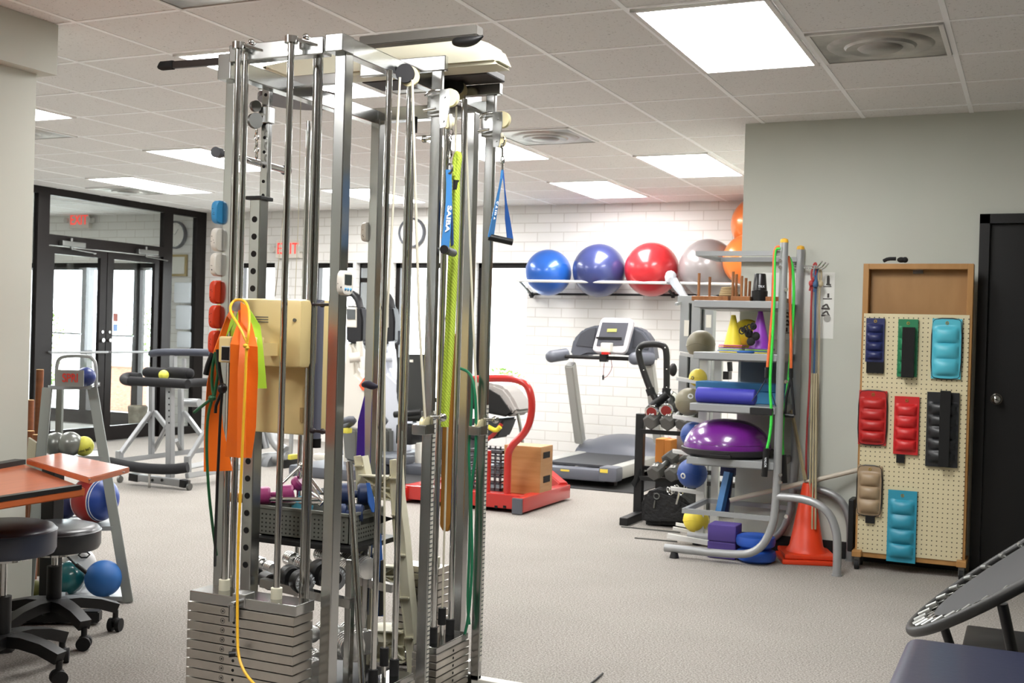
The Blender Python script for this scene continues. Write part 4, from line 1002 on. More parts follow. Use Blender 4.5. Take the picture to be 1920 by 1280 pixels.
# SPRI ball rack
fr_, fl_ = P(241, 1130, z=0), P(51, 1130, z=0); rd = (fr_-fl_).normalized(); bd = V((-rd.y, rd.x, 0)); W = (fr_-fl_).length
br = thing('ball_rack', 'gray four shelf A frame ball rack with a red lettered sign on top', 'ball rack', (fl_+fr_)/2)
gm_ = mat('rack_gray', '#8f9490', .5, .2)
zt = 1.0; ins = .15
tl_, tr_p = P(89, 728, y=fl_.y+.10), P(173, 728, y=fr_.y+.05)
tl_.z = tr_p.z = zt
def rp(u, v, z): return fl_.lerp(tl_, z/zt).lerp(fr_.lerp(tr_p, z/zt), u)+bd*v
def shrink(z): return ins/W*(z/zt)
for u in (0, 1): MB().bar(rp(u, 0, 0), rp(u, 0, zt), .018, .046, up=rd, bev=.003).build('leg', gm_, br)
q = P(111, 800, y=rp(.4, .33, .5).y); MB().bar((q.x, q.y, 0), (q.x, q.y, zt), .04, .02, bev=.003).build('rear_post', gm_, br)
for z in (.02, .339, .665, zt):
    a, b, c, d = rp(.02, 0, z), rp(.98, 0, z), rp(.82, .31, z), rp(.18, .31, z)
    MB().prism([a, b, c, d], (0, 0, .006)).bar(a, b, .012, .02).bar(d, c, .012, .02).build('shelf', mat('shelf_gray', '#a9adaf', .4, .4), br)
a, b = P(106, 693, y=rp(.3, 0.03, 1).y), P(155, 725, y=rp(.6, .03, 1).y)
sg = rp(.53, .01, 1.07); uu = rd
w_ = .125; h_ = .078; c0 = P(131, 709, y=rp(.5, .0, 0).y)
MB().prism([c0-uu*w_/2-V((0, 0, h_/2)), c0+uu*w_/2-V((0, 0, h_/2)), c0+uu*w_/2+V((0, 0, h_/2)), c0-uu*w_/2+V((0, 0, h_/2))], bd*.006).build('sign', gm_, br)
text_mesh('lettering', 'SPRI', .056, face_M(c0-bd*.002+uu*.002, uu, (0, 0, 1)), mat('sign_red', '#d2392c', .5), br, .0006, .72, .0012)
yy = rp(.5, .3, 0).y
MB().tube([P(px, py, y=yy) for px, py in ((106, 725), (106, 690), (109, 674), (120, 667), (166, 667), (177, 674), (180, 690), (180, 725))], .009, smooth=2).build('hoop', silver, br)
def ball(label, px, py, rpx, y, m, name='exercise_ball', grp=None, extra=None, cat='ball', on=None):
    q = P(px, py, y=y); r = rpx*S(q)
    if on is not None:                      # the distance at which a ball of this size in the photo rests on height 'on'
        d = _f + (px-960)/FPX*_r - (py-640)/FPX*_u
        t_ = (on-CH)/(d.z-rpx/FPX); q = CAM+d*t_; r = rpx*t_/FPX
    o = MB().sph(q, r, (1, 1, 1), 48, 32).build(name, m); tag(o, label, cat, grp); return q, r, o
sv = mat('silver_ball', '#8d908c', .32, .5); yb_m = mat('yellow_ball', '#e3e05a', .45); nvb = mat('navy_ball', '#2a3a78', .35)
yA = rp(.3, .12, 0).y; yB = rp(.3, .24, 0).y
ball('silver gray ball at the left of the rack shelf under the sign', 104, 832, 22, 4, sv, on=.671)
ball('silver gray ball in the middle of the rack shelf, partly hidden', 131, 832, 23, 4, sv, on=.671)
yq_ = rp(.75, .1, 0).y; q, r, o = ball('small yellow ball at the right of the rack shelf', 157, 836, 18.5, 4, yb_m, on=.671)
nn = (CAM-q).normalized(); ux = nn.cross(V((0, 0, 1))).normalized()*-1
text_mesh('print', 'mini ball', .018, face_M(q+nn*r*.9+V((0.004, 0, -.02)), ux+V((0, 0, .3)), (0, 0, 1)), mat('print_dark', '#5f5f2a', .6), o, .004)
ball('navy blue ball on top of the rack right of the sign', 161, 706, 18, 4, nvb, on=1.006)
ball('navy blue medicine ball between the table leg and the basketball', 121, 951, 22, 4, mat('navy_matte', '#26305c', .6), on=.345)
ball('dark navy ball behind the black table leg', 84, 950, 22, 4, mat('navy_matte', '#26305c', .6), on=.345)
def two_tone():
    m, nt, b = nt_new('red_blue_ball'); N = nt.nodes; L = nt.links
    tc = N.new('ShaderNodeTexCoord'); sp = N.new('ShaderNodeSeparateXYZ'); L.new(tc.outputs['Generated'], sp.inputs[0])
    r = N.new('ShaderNodeValToRGB'); r.color_ramp.interpolation = 'CONSTANT'; e = r.color_ramp.elements
    e[0].color = lin('#9c2320'); e[1].position = .71; e[1].color = lin('#2b4a9c'); k = e.new(.69); k.color = lin('#dcdcdc')
    L.new(sp.outputs['X'], r.inputs[0]); L.new(r.outputs[0], b.inputs['Base Color']); b.inputs['Roughness'].default_value = .4; return m
q, r, o = ball('red and blue basketball with white seams on the middle rack shelf', 178, 935, 44, 4, two_tone(), 'basketball', on=.345)
for k, (a1, a2, off) in enumerate(((0, 360, .55), (0, 360, -.55))):
    pts = [q+V((off*r*.9+.0*t, 0, 0))+V((0, math.cos(R(t)), math.sin(R(t))))*r*math.sqrt(1-(off*.9)**2)*1.002 for t in range(0, 360, 12)]
    MB().tube(pts, .0022, n=6, closed=True).build('seam', wt, o)
tl = mat('teal_ball', '#1f6a70', .25, coat=.5); bl2 = mat('blue_matte_ball', '#2a68b0', .55)
ball('teal glossy ball at the left of the bottom rack shelf', 129, 1083, 31, 4, tl, on=.026)
q, r, o = ball('white and black soccer style ball behind the teal one', 148, 1058, 31, 4, mat('ball_white', '#d9dada', .4), on=.026)
nn = (CAM-q).normalized(); ux = nn.cross(V((0, 0, 1))).normalized()*-1; c = q+nn*r*.86+ux*.022+V((0, 0, .045))
nd = (c-q).normalized(); m = MB(); pts = [c+nd*.004+ux*math.cos(R(a))*.026+nd.cross(ux)*math.sin(R(a))*.018 for a in range(0, 360, 60)]
m.tube(pts, .0045, n=6, closed=True); m.build('patch_outline', black, o)
ball('blue matte ball at the right of the bottom rack shelf', 194, 1084, 34, 4, bl2, on=.026)
ball('small olive ball low at the left of the rack', 62, 1105, 18, 4, mat('olive_ball', '#6f7036', .6), on=.0)
m = MB().cyl(P(124, 1040, y=4.0), P(143, 1060, y=4.02), .005).cyl(P(143, 1058, y=4.02), P(166, 1076, y=4.04), .010)
tag(m.build('hand_pump', black), 'thin black hand pump lying across the balls on the bottom shelf', 'pump')
# cardboard rollers leaning by the wall
cb = wood('cardboard_brown', '#8a4f28', '#6f3c1c', .55, (1, 1, 6), 4); cbt = mat('roller_end', '#c9a266', .7)
def roller(px, pt, pb, wpx, y, lean, lab):
    a = P(px, pt, y=y); b = P(px-lean, pb, y=y); r = wpx/2*S(a); d = (a-b).normalized()
    b = a-d*(a.z/d.z)
    t = thing('wooden_roller', lab, 'roller', b); MB().cyl(b, a, r, n=28).build('tube', cb, t); MB().cyl(a, a+d*.002, r*.93, n=28).build('end_face', cbt, t)
roller(75, 693, 870, 14, 4.28, 6, 'tallest brown wooden roller leaning beside the pale wall')
roller(56, 750, 870, 16, 4.40, 3, 'second tallest brown wooden roller, squarish, beside the pale wall')
roller(57, 808, 905, 15, 4.16, 3, 'short brown wooden roller touching the pale wall')
roller(69, 815, 905, 15, 4.13, 5, 'short brown wooden roller right behind the table top')
m = MB().prism([P(47, 905, y=4.02), P(53, 820, y=4.02), P(68, 830, y=4.02), P(62, 905, y=4.02)], (0, .012, 0))
tag(m.build('foam_board', mat('pale_board', '#b8b09c', .6)), 'pale flat board leaning in front of the short rollers', 'board')
# rollers and items in the dark behind the table leg
m = MB()
for i, (px, c) in enumerate(((44, 0), (52, 1), (60, 0), (68, 1))):
    q = P(px+4, 1060, y=4.35); m.cyl((q.x, 4.35, 0), (q.x, 4.35, .5), .018, mi=c)
tag(m.build('resistance_bars', [mat('rust_red', '#6e2f1e', .5), mat('bar_olive', '#4a3a22', .5)]), 'bundle of rust colored bars standing behind the rack, seen under the table', 'exercise bars')
# ================================================================ PADDED FRAME NEAR THE ENTRANCE
pf = thing('padded_support_frame', 'silver standing frame with black padded arm rails near the entrance doors', 'exercise frame', (-6.4, 7.4, 0))
y0 = 7.25; y1 = 7.62
def lt(a): return [P(px, py, y=yy) for px, py, yy in a]
def fbar(n, a, b, w=.045, y=y0, ya=None, m=None):
    MB().bar(P(*a, y=y), P(*b, y=ya if ya is not None else y), w, w, up=(0, 1, 0), bev=.004).build(n, m or silver, pf)
fbar('post', (284, 724), (284, 857), .04, 7.5); fbar('post', (319, 726), (319, 895), .055, y0); fbar('post', (339, 729), (339, 845), .04, 7.7)
m = MB()
for k in range(6): q = P(317, 735+k*11.5, y=y0-.028); m.cyl((q.x, y0-.03, q.z), (q.x, y0-.026, q.z), .007, n=12)
m.build('adjustment_holes', holeb, pf)
fbar('brace', (283, 772), (226, 850), .036, 7.48, 7.3); fbar('brace', (290, 772), (312, 800), .036, 7.5, 7.4); fbar('brace', (345, 772), (381, 820), .036, 7.7)
fbar('brace', (288, 845), (312, 800), .03, 7.6, 7.4); fbar('brace', (330, 825), (340, 845), .03, 7.4, 7.7)
fbar('brace', (387, 805), (352, 862), .036, 7.4, 7.25)
fbar('base_bar', (226, 863), (384, 843), .04, 7.3, 7.75); fbar('base_bar', (224, 845), (224, 864), .05, 7.3); fbar('base_bar', (352, 855), (352, 885), .045, 7.22)
fbar('base_bar', (328, 880), (440, 858), .04, 7.3, 7.9); fbar('base_bar', (350, 892), (450, 876), .045, 7.35, 7.9)
a, b = P(262, 895, y=7.2), P(345, 906, y=7.2); MB().bar(a, b, .055, .055, bev=.004).build('base_bar', silver, pf)
for (p_, q_) in (((246, 893), (262, 896)), ((341, 905), (351, 907))): MB().bar(P(*p_, y=7.2), P(*q_, y=7.2), .06, .06).build('end_cap', black, pf)
m = MB()
for px in (285, 303): q = P(px, 900, y=7.165); m.cyl((q.x, 7.17, q.z), (q.x, 7.166, q.z), .012)
m.build('bolt_holes', black, pf)
for px, py, y in ((355, 908, 7.2), (225, 899, 7.22)):
    q = P(px, py, y=y); MB().cyl((q.x-.01, y, .028), (q.x+.01, y, .028), .028).cyl((q.x, y, .05), (q.x, y, .08), .01).build('caster', steel_dk, pf)
q = P(280, 912, y=7.12); MB().cyl((q.x, 7.12, .0), (q.x, 7.12, .17), .011).build('footrest_pin', chrome2, pf)
MB().tube(lt([(206, 866, 7.05), (225, 871, 7.03), (270, 878, 7.03), (320, 880, 7.05), (352, 876, 7.1)]), .042, n=14, smooth=1).build('lower_pad', foam, pf)
MB().tube(lt([(262, 706, 7.6), (240, 704, 7.6), (231, 708, 7.5), (232, 714, 7.35), (246, 716, 7.25)]), .034, n=14, smooth=2).build('arm_pad', foam, pf)
MB().tube(lt([(244, 714, 7.2), (300, 717, 7.2), (352, 720, 7.2)]), .038, n=14).build('arm_pad', foam, pf)
MB().tube(lt([(346, 719, 7.2), (366, 717, 7.4), (392, 716, 7.55)]), .034, n=14).build('arm_pad', foam, pf)
for a, b in ((275, 311), (317, 356)):
    p_, q_ = P(a+2, 698, y=7.34), P(b-2, 700, y=7.34); MB().cyl(p_, q_, .046, n=24).sph(p_, .044).sph(q_, .044).build('roll_pad', foam, pf)
MB().tube(lt([(284, 663, 7.9), (300, 660, 7.85), (350, 660, 7.85), (395, 661, 7.85)]), .032, n=14, smooth=1).build('upper_pad', mat('pad_gray', '#3b3f4b', .6), pf)
fbar('post', (345, 672), (345, 725), .03, 7.85); fbar('post', (325, 666), (325, 690), .05, 7.85); 
MB().cyl(P(345, 754, y=7.8), P(374, 755, y=7.8), .036).build('cross_tube', silver, pf)
ball('small yellow ball resting between the two black roll pads', 307, 703, 9.5, 7.27, yb_m)
q = P(268, 800, z=0)
tag(MB().lathe([(0, 0), (.10, 0), (.115, .24), (.12, .25), (.12, .29), (.11, .30), (.1, .27), (0, .26)], c=(-10.05, 10.9, 0)).build('planter', mat('planter_stone', '#b3ab98', .8, noise=(9, '#8d8676', .4, .6))), 'round stone planter standing inside the vestibule', 'planter')
# EXIT signs, wall clocks, certificate, white wall boxes
def exit_sign(px, py, y, label):
    c = P(px, py, y=y-.05); t = thing('exit_sign', label, 'exit sign', c)
    MB().b2((c.x-.17, y-.07, c.z-.105), (c.x+.17, y-.005, c.z+.105), bev=.006).build('housing', mat('sign_housing', '#dcd6cc', .5), t)
    text_mesh('lettering', 'EXIT', .185, face_M((c.x, y-.072, c.z), (1, 0, 0), (0, 0, 1)), mat('exit_red', '#e8473f', .5, emit='#ff3a30', es=.5), t, .002, .8, .001)
    m = MB()
    for s in (-1, 1): m.cyl((c.x+s*.2, y-.1, c.z-.0), (c.x+s*.2, y-.03, c.z), .035).cyl((c.x+s*.17, y-.04, c.z), (c.x+s*.2, y-.04, c.z), .012)
    m.build('emergency_lamps', mat('lamp_shell', '#c9c6bf', .4), t)
exit_sign(541, 467, YB, 'red lettered EXIT sign on the white brick wall behind the tower')
exit_sign(150, 413, YB, 'red lettered EXIT sign above the outer entrance doors, seen through the glass')
def clock(px, py, rpx, y, label, m_):
    c = P(px, py, y=y-.03); r = rpx*S(c); t = thing('wall_clock', label, 'clock', c)
    M = face_M(c, (1, 0, 0), (0, 0, 1))
    MB().lathe([(r*.86, .0), (r*.88, .02), (r*.97, .022), (r, .01), (r, -.028), (r*.86, -.028)], M=M, n=56).build('rim', m_, t)
    MB().lathe([(0, 0), (r*.88, 0), (r*.88, -.02), (0, -.02)], M=M, n=48).build('face', mat('clock_face', '#e9e6df', .5), t)
    mm = MB()
    for k in range(12): a = R(30*k); d = V((math.cos(a), 0, math.sin(a))); mm.bar(c+d*r*.72-V((0, .001, 0)), c+d*r*.8-V((0, .001, 0)), .002, .006, up=(0, 1, 0))
    mm.bar(c-V((0, .002, 0)), c+V((.3, 0, .4))*r-V((0, .002, 0)), .002, .006, up=(0, 1, 0)).bar(c-V((0, .002, 0)), c+V((-.6, 0, .25))*r-V((0, .002, 0)), .002, .006, up=(0, 1, 0))
    mm.build('hands', mat('clock_hand_gray', '#77797b', .5), t)
clock(772, 436, 28, YB, 'round wall clock with thin dark rim on the brick wall behind the tower rods', grayp)
clock(328, 440, 26, YB, 'round wall clock with gray rim seen through glass beside the doors', grayp)
c = P(336, 497, y=YB-.02); t = thing('certificate_frame', 'gold framed certificate under the clock, seen through glass', 'picture frame', c)
a, b = P(318, 477, y=YB-.02), P(350, 518, y=YB-.02)
MB().b2((a.x, YB-.03, b.z), (b.x, YB, a.z), bev=.004).build('frame', mat('gold_frame', '#a08a50', .4, .4), t); MB().b2((a.x+.03, YB-.033, b.z+.03), (b.x-.03, YB-.028, a.z-.03)).build('paper', mat('certificate_paper', '#dcdad0', .6), t)
for k, (p0, p1) in enumerate((((326, 529), (355, 568)), ((329, 572), (355, 618)), ((331, 621), (355, 652)))):
    a, b = P(*p0, y=YB-.2), P(*p1, y=YB-.2)
    tag(MB().b2((a.x, YB-.2, b.z), (b.x, YB-.004, a.z), bev=.02).build('wall_box', mat('box_white', '#dfe3ea', .4)), 'white wall box beside the entrance, %s of the three' % ('top', 'middle', 'lowest')[k], 'box')
# ================================================================ BACK OF THE ROOM
# exercise balls on the wall rack
def pearl(n, c): return mat(n, c, .28, .15, coat=.35)
RY = YB-.32
rkb = thing('ball_rail_rack', 'white and black wall mounted rack of two rails holding large exercise balls', 'wall rack', P(1130, 540, y=RY))
a, b = P(968, 526, y=RY-.22), P(1420, 533, y=RY-.22)
MB().cyl(a, b, .014).build('front_rail', mat('rail_white', '#e3e1dd', .35, .3), rkb)
a2, b2 = P(1000, 551, y=YB-.06), P(1400, 554, y=YB-.06)
MB().cyl(a2, b2, .012).build('rear_rail', black, rkb)
for px in (975, 1240):
    p0, p1 = P(px, 528, y=RY-.22), P(px+22, 553, y=YB-.04)
    MB().bar(p0, p1, .02, .02).bar(p1+V((-.0, 0, -.03)), p1+V((0, 0, .03)), .03, .03).sph(p1, .035, (1, .5, .6), 12, 8).build('bracket', black, rkb)
GB = 'large exercise balls on the wall rack'
for lab, px, py, r, c, y in (('blue large exercise ball at the left end of the wall rack', 1028, 511, 43.5, '#2459ac', RY), ('purple blue large exercise ball, second from the left on the wall rack', 1123.5, 507, 50, '#343c6c', RY),
        ('red large exercise ball in the middle of the wall rack', 1222, 505, 51, '#b9282e', RY), ('silver gray large exercise ball partly behind the equipment rack', 1327, 502, 54, '#8d8686', RY),
        ('lower orange large exercise ball cut off by the gray wall', 1405, 488, 50, '#e87c34', RY-.15)):
    ball(lab, px, py, r, y, pearl('pearl_'+c, c), grp=GB)
ball('upper orange large exercise ball at the edge of the gray wall', 1425, 421, 54, RY+.04, pearl('pearl_#e87c34', '#e87c34'), grp=GB)
# plastic bag beside the red ball
q = P(1257, 520, y=RY-.27); m = MB().sph(q, .06, (.9, .8, 1.1), 14, 10).tube([q+V((.03, 0, -.03)), q+V((.1, 0, -.12)), q+V((.17, .0, -.22))], lambda t: .05-.02*t, n=10, smooth=1)
for v in m.bm.verts: v.co += V((random.uniform(-1, 1), random.uniform(-1, 1), random.uniform(-1, 1)))*.006
tag(m.build('plastic_bag', mat('bag_film', '#dfe6ee', .25, trans=.35)), 'crumpled clear plastic bag hanging beside the red exercise ball', 'bag')
# treadmill facing the brick wall
tr = thing('treadmill', 'gray and silver treadmill with upright display, in front of the white brick wall', 'treadmill', (-3.85, 10, 0))
tg = mat('treadmill_gray', '#5d6069', .4); tg2 = mat('treadmill_silver', '#b3b3ae', .35, .2); beltm = mat('running_belt', '#3a3b3f', .8)
xr = P(1113, 900, z=.15).x; xl = xr-.82; yn = P(1113, 911, z=.02).y; yf = 10.95
MB().b2((xl+.12, yn+.12, .17), (xr-.12, yf-.5, .19)).build('belt', beltm, tr)
MB().b2((xr-.12, yn+.02, .08), (xr, yf-.35, .195), bev=.02).build('side_rail', tg2, tr)
MB().b2((xl, yn+.02, .08), (xl+.12, yf-.35, .195), bev=.02).build('side_rail', tg2, tr)
m = MB().b2((xl+.1, yn-.02, .06), (xr-.1, yn+.14, .165), bev=.03).b2((xr-.16, yn-.06, .07), (xr+.01, yn+.12, .2), bev=.03).b2((xl-.01, yn-.06, .07), (xl+.16, yn+.12, .2), bev=.03)
m.build('end_housing', tg, tr)
MB().b2((xr-.14, yn-.065, .15), (xr-.07, yn-.055, .18)).b2((xl+.3, yn-.025, .13), (xl+.38, yn-.018, .145)).build('warning_labels', mat('label_yellow', '#d9c24e', .5), tr)
MB().b2((xl+.1, yn+.2, .0), (xl+.16, yn+.28, .09)).b2((xr-.16, yn+.2, .0), (xr-.1, yn+.28, .09)).b2((xl+.1, yf-.5, .0), (xr-.1, yf-.3, .1)).build('feet', black, tr)
ym = yf-.62
m = MB(); pr_ = [(0, .0), (.0, .10), (.08, .20), (.2, .27), (.42, .3), (.6, .24), (.62, .0)]
n_ = 14; rows = []
for i in range(n_+1):
    u = i/n_; k = .55+.45*math.sin(math.pi*min(max(u, .06), .94))**.5
    rows.append([m.bm.verts.new((xl-.01+(xr-xl+.02)*u, ym+dy, .06+dz*k)) for dy, dz in pr_])
for A, B in zip(rows, rows[1:]):
    for j in range(len(pr_)): m.bm.faces.new((A[j], A[(j+1) % len(pr_)], B[(j+1) % len(pr_)], B[j])).smooth = True
m.bm.faces.new(rows[0]); m.bm.faces.new(rows[-1][::-1]); m.build('motor_hood', tg, tr)
yu = ym+.05
for (t0, t1, b0) in ((1060, 1078, 1080), (1208, 1226, 1228)):
    a = P((t0+t1)/2, 682, y=yu-.32); b = P(b0+8, 828, y=yu+.1)
    MB().bar(b, a, .085, .10, up=(0, 1, 0), bev=.01).build('upright', tg2, tr)
yc = yu-.36
def tp(px, py, dy=0): return P(px, py, y=yc+dy)
MB().prism([tp(1068, 664), tp(1074, 636), tp(1092, 617), tp(1118, 609), tp(1190, 612), tp(1208, 620), tp(1222, 640), tp(1226, 662), tp(1228, 676), tp(1200, 668), tp(1150, 664), tp(1100, 665), tp(1078, 674)], (0, .16, 0), bev=.02).build('dash', tg, tr)
MB().prism([tp(1079, 648, -.01), tp(1088, 626, -.01), tp(1105, 616, -.01), tp(1118, 614, -.01), tp(1112, 652, -.01)], (0, .02, 0), bev=.004).build('cup_holder', mat('treadmill_dark', '#46484f', .4), tr)
MB().prism([tp(1190, 618, -.01), tp(1202, 624, -.01), tp(1214, 640, -.01), tp(1216, 656, -.01), tp(1184, 652, -.01)], (0, .02, 0), bev=.004).build('cup_holder', mat('treadmill_dark', '#46484f', .4), tr)
for a, b in (((1034, 668), (1062, 664)), ((1190, 672), (1222, 672))): MB().tube([tp(*a, -.12), tp(*b, .02)], .058, n=14).sph(tp(*a, -.12), .058).build('hand_pod', tg, tr)
MB().cyl(tp(1060, 668, -.06), tp(1190, 673, -.06), .018).b2(tp(1123, 678, -.1), tp(1142, 664, -.03), bev=.008).build('grip_bar', black, tr)
dm = V((0, .35, 0))
def dp(px, py): 
    return P(px, py, y=yc-.17+.13*(660-py)/63.)
c = [dp(1112, 658), dp(1127, 597), dp(1184, 597), dp(1187, 602), dp(1175, 660)]
o = MB().prism([dp(1111, 655), dp(1113, 645), dp(1126, 600), dp(1131, 595), dp(1180, 596), dp(1187, 601), dp(1186, 610), dp(1174, 655), dp(1168, 661), dp(1118, 659)], (0, .05, -.02), bev=.006).build('console', mat('console_silver', '#cfcdd2', .35, .1), tr)
f_ = lambda px, py: dp(px, py)-V((0, .012, 0))
MB().prism([f_(1119, 648), f_(1130, 604), f_(1179, 605), f_(1169, 647)], (0, .008, 0)).build('screen_panel', mat('console_dark', '#4a4b52', .25), o)
m = MB().bar(f_(1120, 633)-V((0, .01, 0)), f_(1167, 634)-V((0, .01, 0)), .02, .018).build('book_ledge', black, o)
MB().prism([f_(1140, 616)-V((0, .006, 0)), f_(1158, 616)-V((0, .006, 0)), f_(1157, 622)-V((0, .006, 0)), f_(1139, 622)-V((0, .006, 0))], (0, .003, 0)).build('readout', mat('readout', '#8a8a4c', .4, emit='#c9c86a', es=.25), o)
MB().b2(f_(1130, 660)-V((0, .05, 0)), f_(1151, 643), bev=.01).build('stop_key_pad', offwhite, o)
MB().b2(f_(1132, 664)-V((0, .05, 0)), f_(1146, 660)).build('stop_button', red, o)
MB().tube([tp(1133, 680, -.1), tp(1131, 700, -.1), tp(1132, 709, -.1), tp(1140, 704, -.1), tp(1148, 690, -.1), tp(1146, 675, -.1)], .003, n=5, smooth=1).build('safety_cord', mat('cord_red', '#7a2222', .5), tr)
MB().b2(tp(1129, 712, -.11), tp(1133, 703, -.09)).build('safety_clip', black, tr)
tag(MB().b2((xl-.1, yn-.12, 0), (xr+.22, 10.9, .008)).build('floor_mat', mat('mat_dark', '#2c2c2d', .85)), 'thin dark rubber mat under the treadmill', 'mat')
# red push platform with box
rp_ = thing('push_sled', 'red steel push sled with curved handle standing right of the cable tower', 'sled', (-3.8, 8, 0))
XRt = P(977, 965, z=.0).x; Y0 = 7.62; Y1 = 8.62; XL = XRt-1.05
MB().b2((XL, Y0, .03), (XRt-.02, Y0+.08, .135), bev=.008).build('front_beam', red, rp_)
MB().b2((XRt-.075, Y0-.03, .015), (XRt+.02, Y1-.1, .125), bev=.012).build('side_skid', red, rp_); 
MB().b2((XRt-.065, Y0-.045, .005), (XRt+.015, Y0-.025, .12), bev=.004).build('skid_cap', grayp, rp_)
MB().b2((XL, Y0-.03, .015), (XL+.09, Y1-.1, .125), bev=.012).build('side_skid', red, rp_)
MB().b2((XL, Y0+.08, .09), (XRt-.05, Y1-.15, .105)).build('deck', red, rp_)
MB().bar((XRt-.03, Y1-.14, .09), (XRt-.35, Y1+.12, .2), .08, .1, bev=.008).build('rear_brace', red, rp_)
q = P(925, 924, z=.11); z1 = P(925, 845, y=7.68).z
MB().cyl((q.x, 7.68, .1), (q.x, 7.68, z1), .026, n=24).build('weight_horn', red, rp_)
yh = 7.68
hp = [(951, 930), (952, 870), (953, 848), (962, 832), (980, 816), (990, 800), (996, 780), (998, 755), (994, 733), (986, 720), (972, 712), (950, 709), (918, 709), (885, 711), (870, 712)]
MB().tube([P(x, y_, y=yh) for x, y_ in hp], .027, n=16, smooth=2).build('handle', red, rp_)
m = MB()
for px in (930, 946): q = P(px, 950, y=Y0-.002); m.b2((q.x-.012, Y0-.003, q.z-.01), (q.x+.012, Y0+.002, q.z+.01))
m.build('slots', holeb, rp_)
wbx = wood('plywood_box', '#b08250', '#976836', .5, (1, 1, 8), 3)
c = P(1012, 924, z=.125); wx = .36
x0 = P(943, 924, y=c.y).x
y1b = P(1036, 870, x=c.x).y; zt = P(1012, 838, y=c.y).z
bx = thing('plyo_box', 'wooden box with two dark hand slots standing on the red sled', 'box', ((x0+c.x)/2, c.y+.1, .106))
MB().b2((x0, c.y, .106), (c.x, y1b, zt), bev=.004).build('panels', wbx, bx)
for py in (852, 897):
    a, b = P(1019, py-4, x=c.x+.001), P(1031, py+5, x=c.x+.001)
    MB().b2((c.x-.01, a.y, b.z), (c.x+.002, b.y, a.z), bev=.0).build('hand_slot', holeb, bx)
cr = thing('storage_crate', 'dark lattice crate standing behind the red sled post', 'crate', (x0-.22, c.y+.15, .106))
m = MB(); cx0, cx1, cy0, cy1, cz1 = x0-.36, x0-.03, c.y+.02, c.y+.3, .42
for k in range(6):
    z = .115+k*.055; m.b2((cx0, cy0, z), (cx1, cy0+.01, z+.014)).b2((cx0, cy1, z), (cx1, cy1+.01, z+.014)).b2((cx1-.01, cy0, z), (cx1, cy1, z+.014)).b2((cx0, cy0, z), (cx0+.01, cy1, z+.014))
for k in range(8):
    x = cx0+(cx1-cx0-.012)*k/7; m.b2((x, cy0, .106), (x+.012, cy0+.01, cz1)).b2((x, cy1, .106), (x+.012, cy1+.01, cz1))
m.b2((cx0-.008, cy0-.008, cz1-.02), (cx1+.008, cy0+.012, cz1)).b2((cx1-.01, cy0, cz1-.02), (cx1+.008, cy1+.01, cz1)).b2((cx0, cy0, .106), (cx1, cy1, .115))
m.build('lattice', mat('crate_gray', '#44464a', .5), cr)
# exercise machine with rounded hood seen between the tower and the red handle
ym2 = 9.6
def q2(px, py, dy=0): return P(px, py, y=ym2+dy)
em = thing('stationary_bike', 'gray and black recumbent exercise machine, its rounded hood seen through the red handle', 'exercise machine', (-5.0, 9.6, 0))
MB().prism([q2(880, 716), q2(925, 718), q2(945, 726), q2(958, 742), q2(969, 762), q2(972, 770), q2(962, 780), q2(948, 782), q2(915, 770), q2(880, 760)], (0, .35, 0), bev=.03).build('hood', mat('hood_gray', '#a09c98', .4), em)
MB().prism([q2(880, 722, -.02), q2(918, 726, -.02), q2(938, 738, -.02), q2(952, 758, -.02), q2(963, 774, -.02), q2(950, 782, -.02), q2(915, 775, -.02), q2(880, 765, -.02)], (0, .05, 0), bev=.02).build('hood_face', black, em)
MB().prism([q2(880, 785, .05), q2(946, 784, .05), q2(938, 806, .05), q2(930, 822, .05), q2(880, 825, .05)], (0, .3, 0), bev=.02).build('frame_body', mat('machine_dark', '#2e3136', .5), em)
MB().cyl(q2(970, 772, .1), q2(978, 812, .1), .016).cyl(q2(978, 812, .1), V((q2(978, 812, .1).x+.05, ym2+.1, .02)), .016).build('support_leg', chrome2, em)
MB().tube([q2(905, 830, 0), q2(925, 815, 0), q2(940, 795, 0)], .02).build('seat_rail', red, em)
MB().tube([q2(915, 800, -.05), q2(930, 808, -.05), q2(938, 800, -.05)], .022, smooth=1).build('lever', mat('lever_yellow', '#d8c531', .5), em)
p = q2(920, 880, .1); MB().b2((p.x-.7, ym2-.1, 0), (p.x+.1, ym2+.35, .1), bev=.02).b2((p.x-.5, ym2, .1), (p.x-.2, ym2+.3, P(900, 800, y=ym2).z)).build('base', grayp, em)
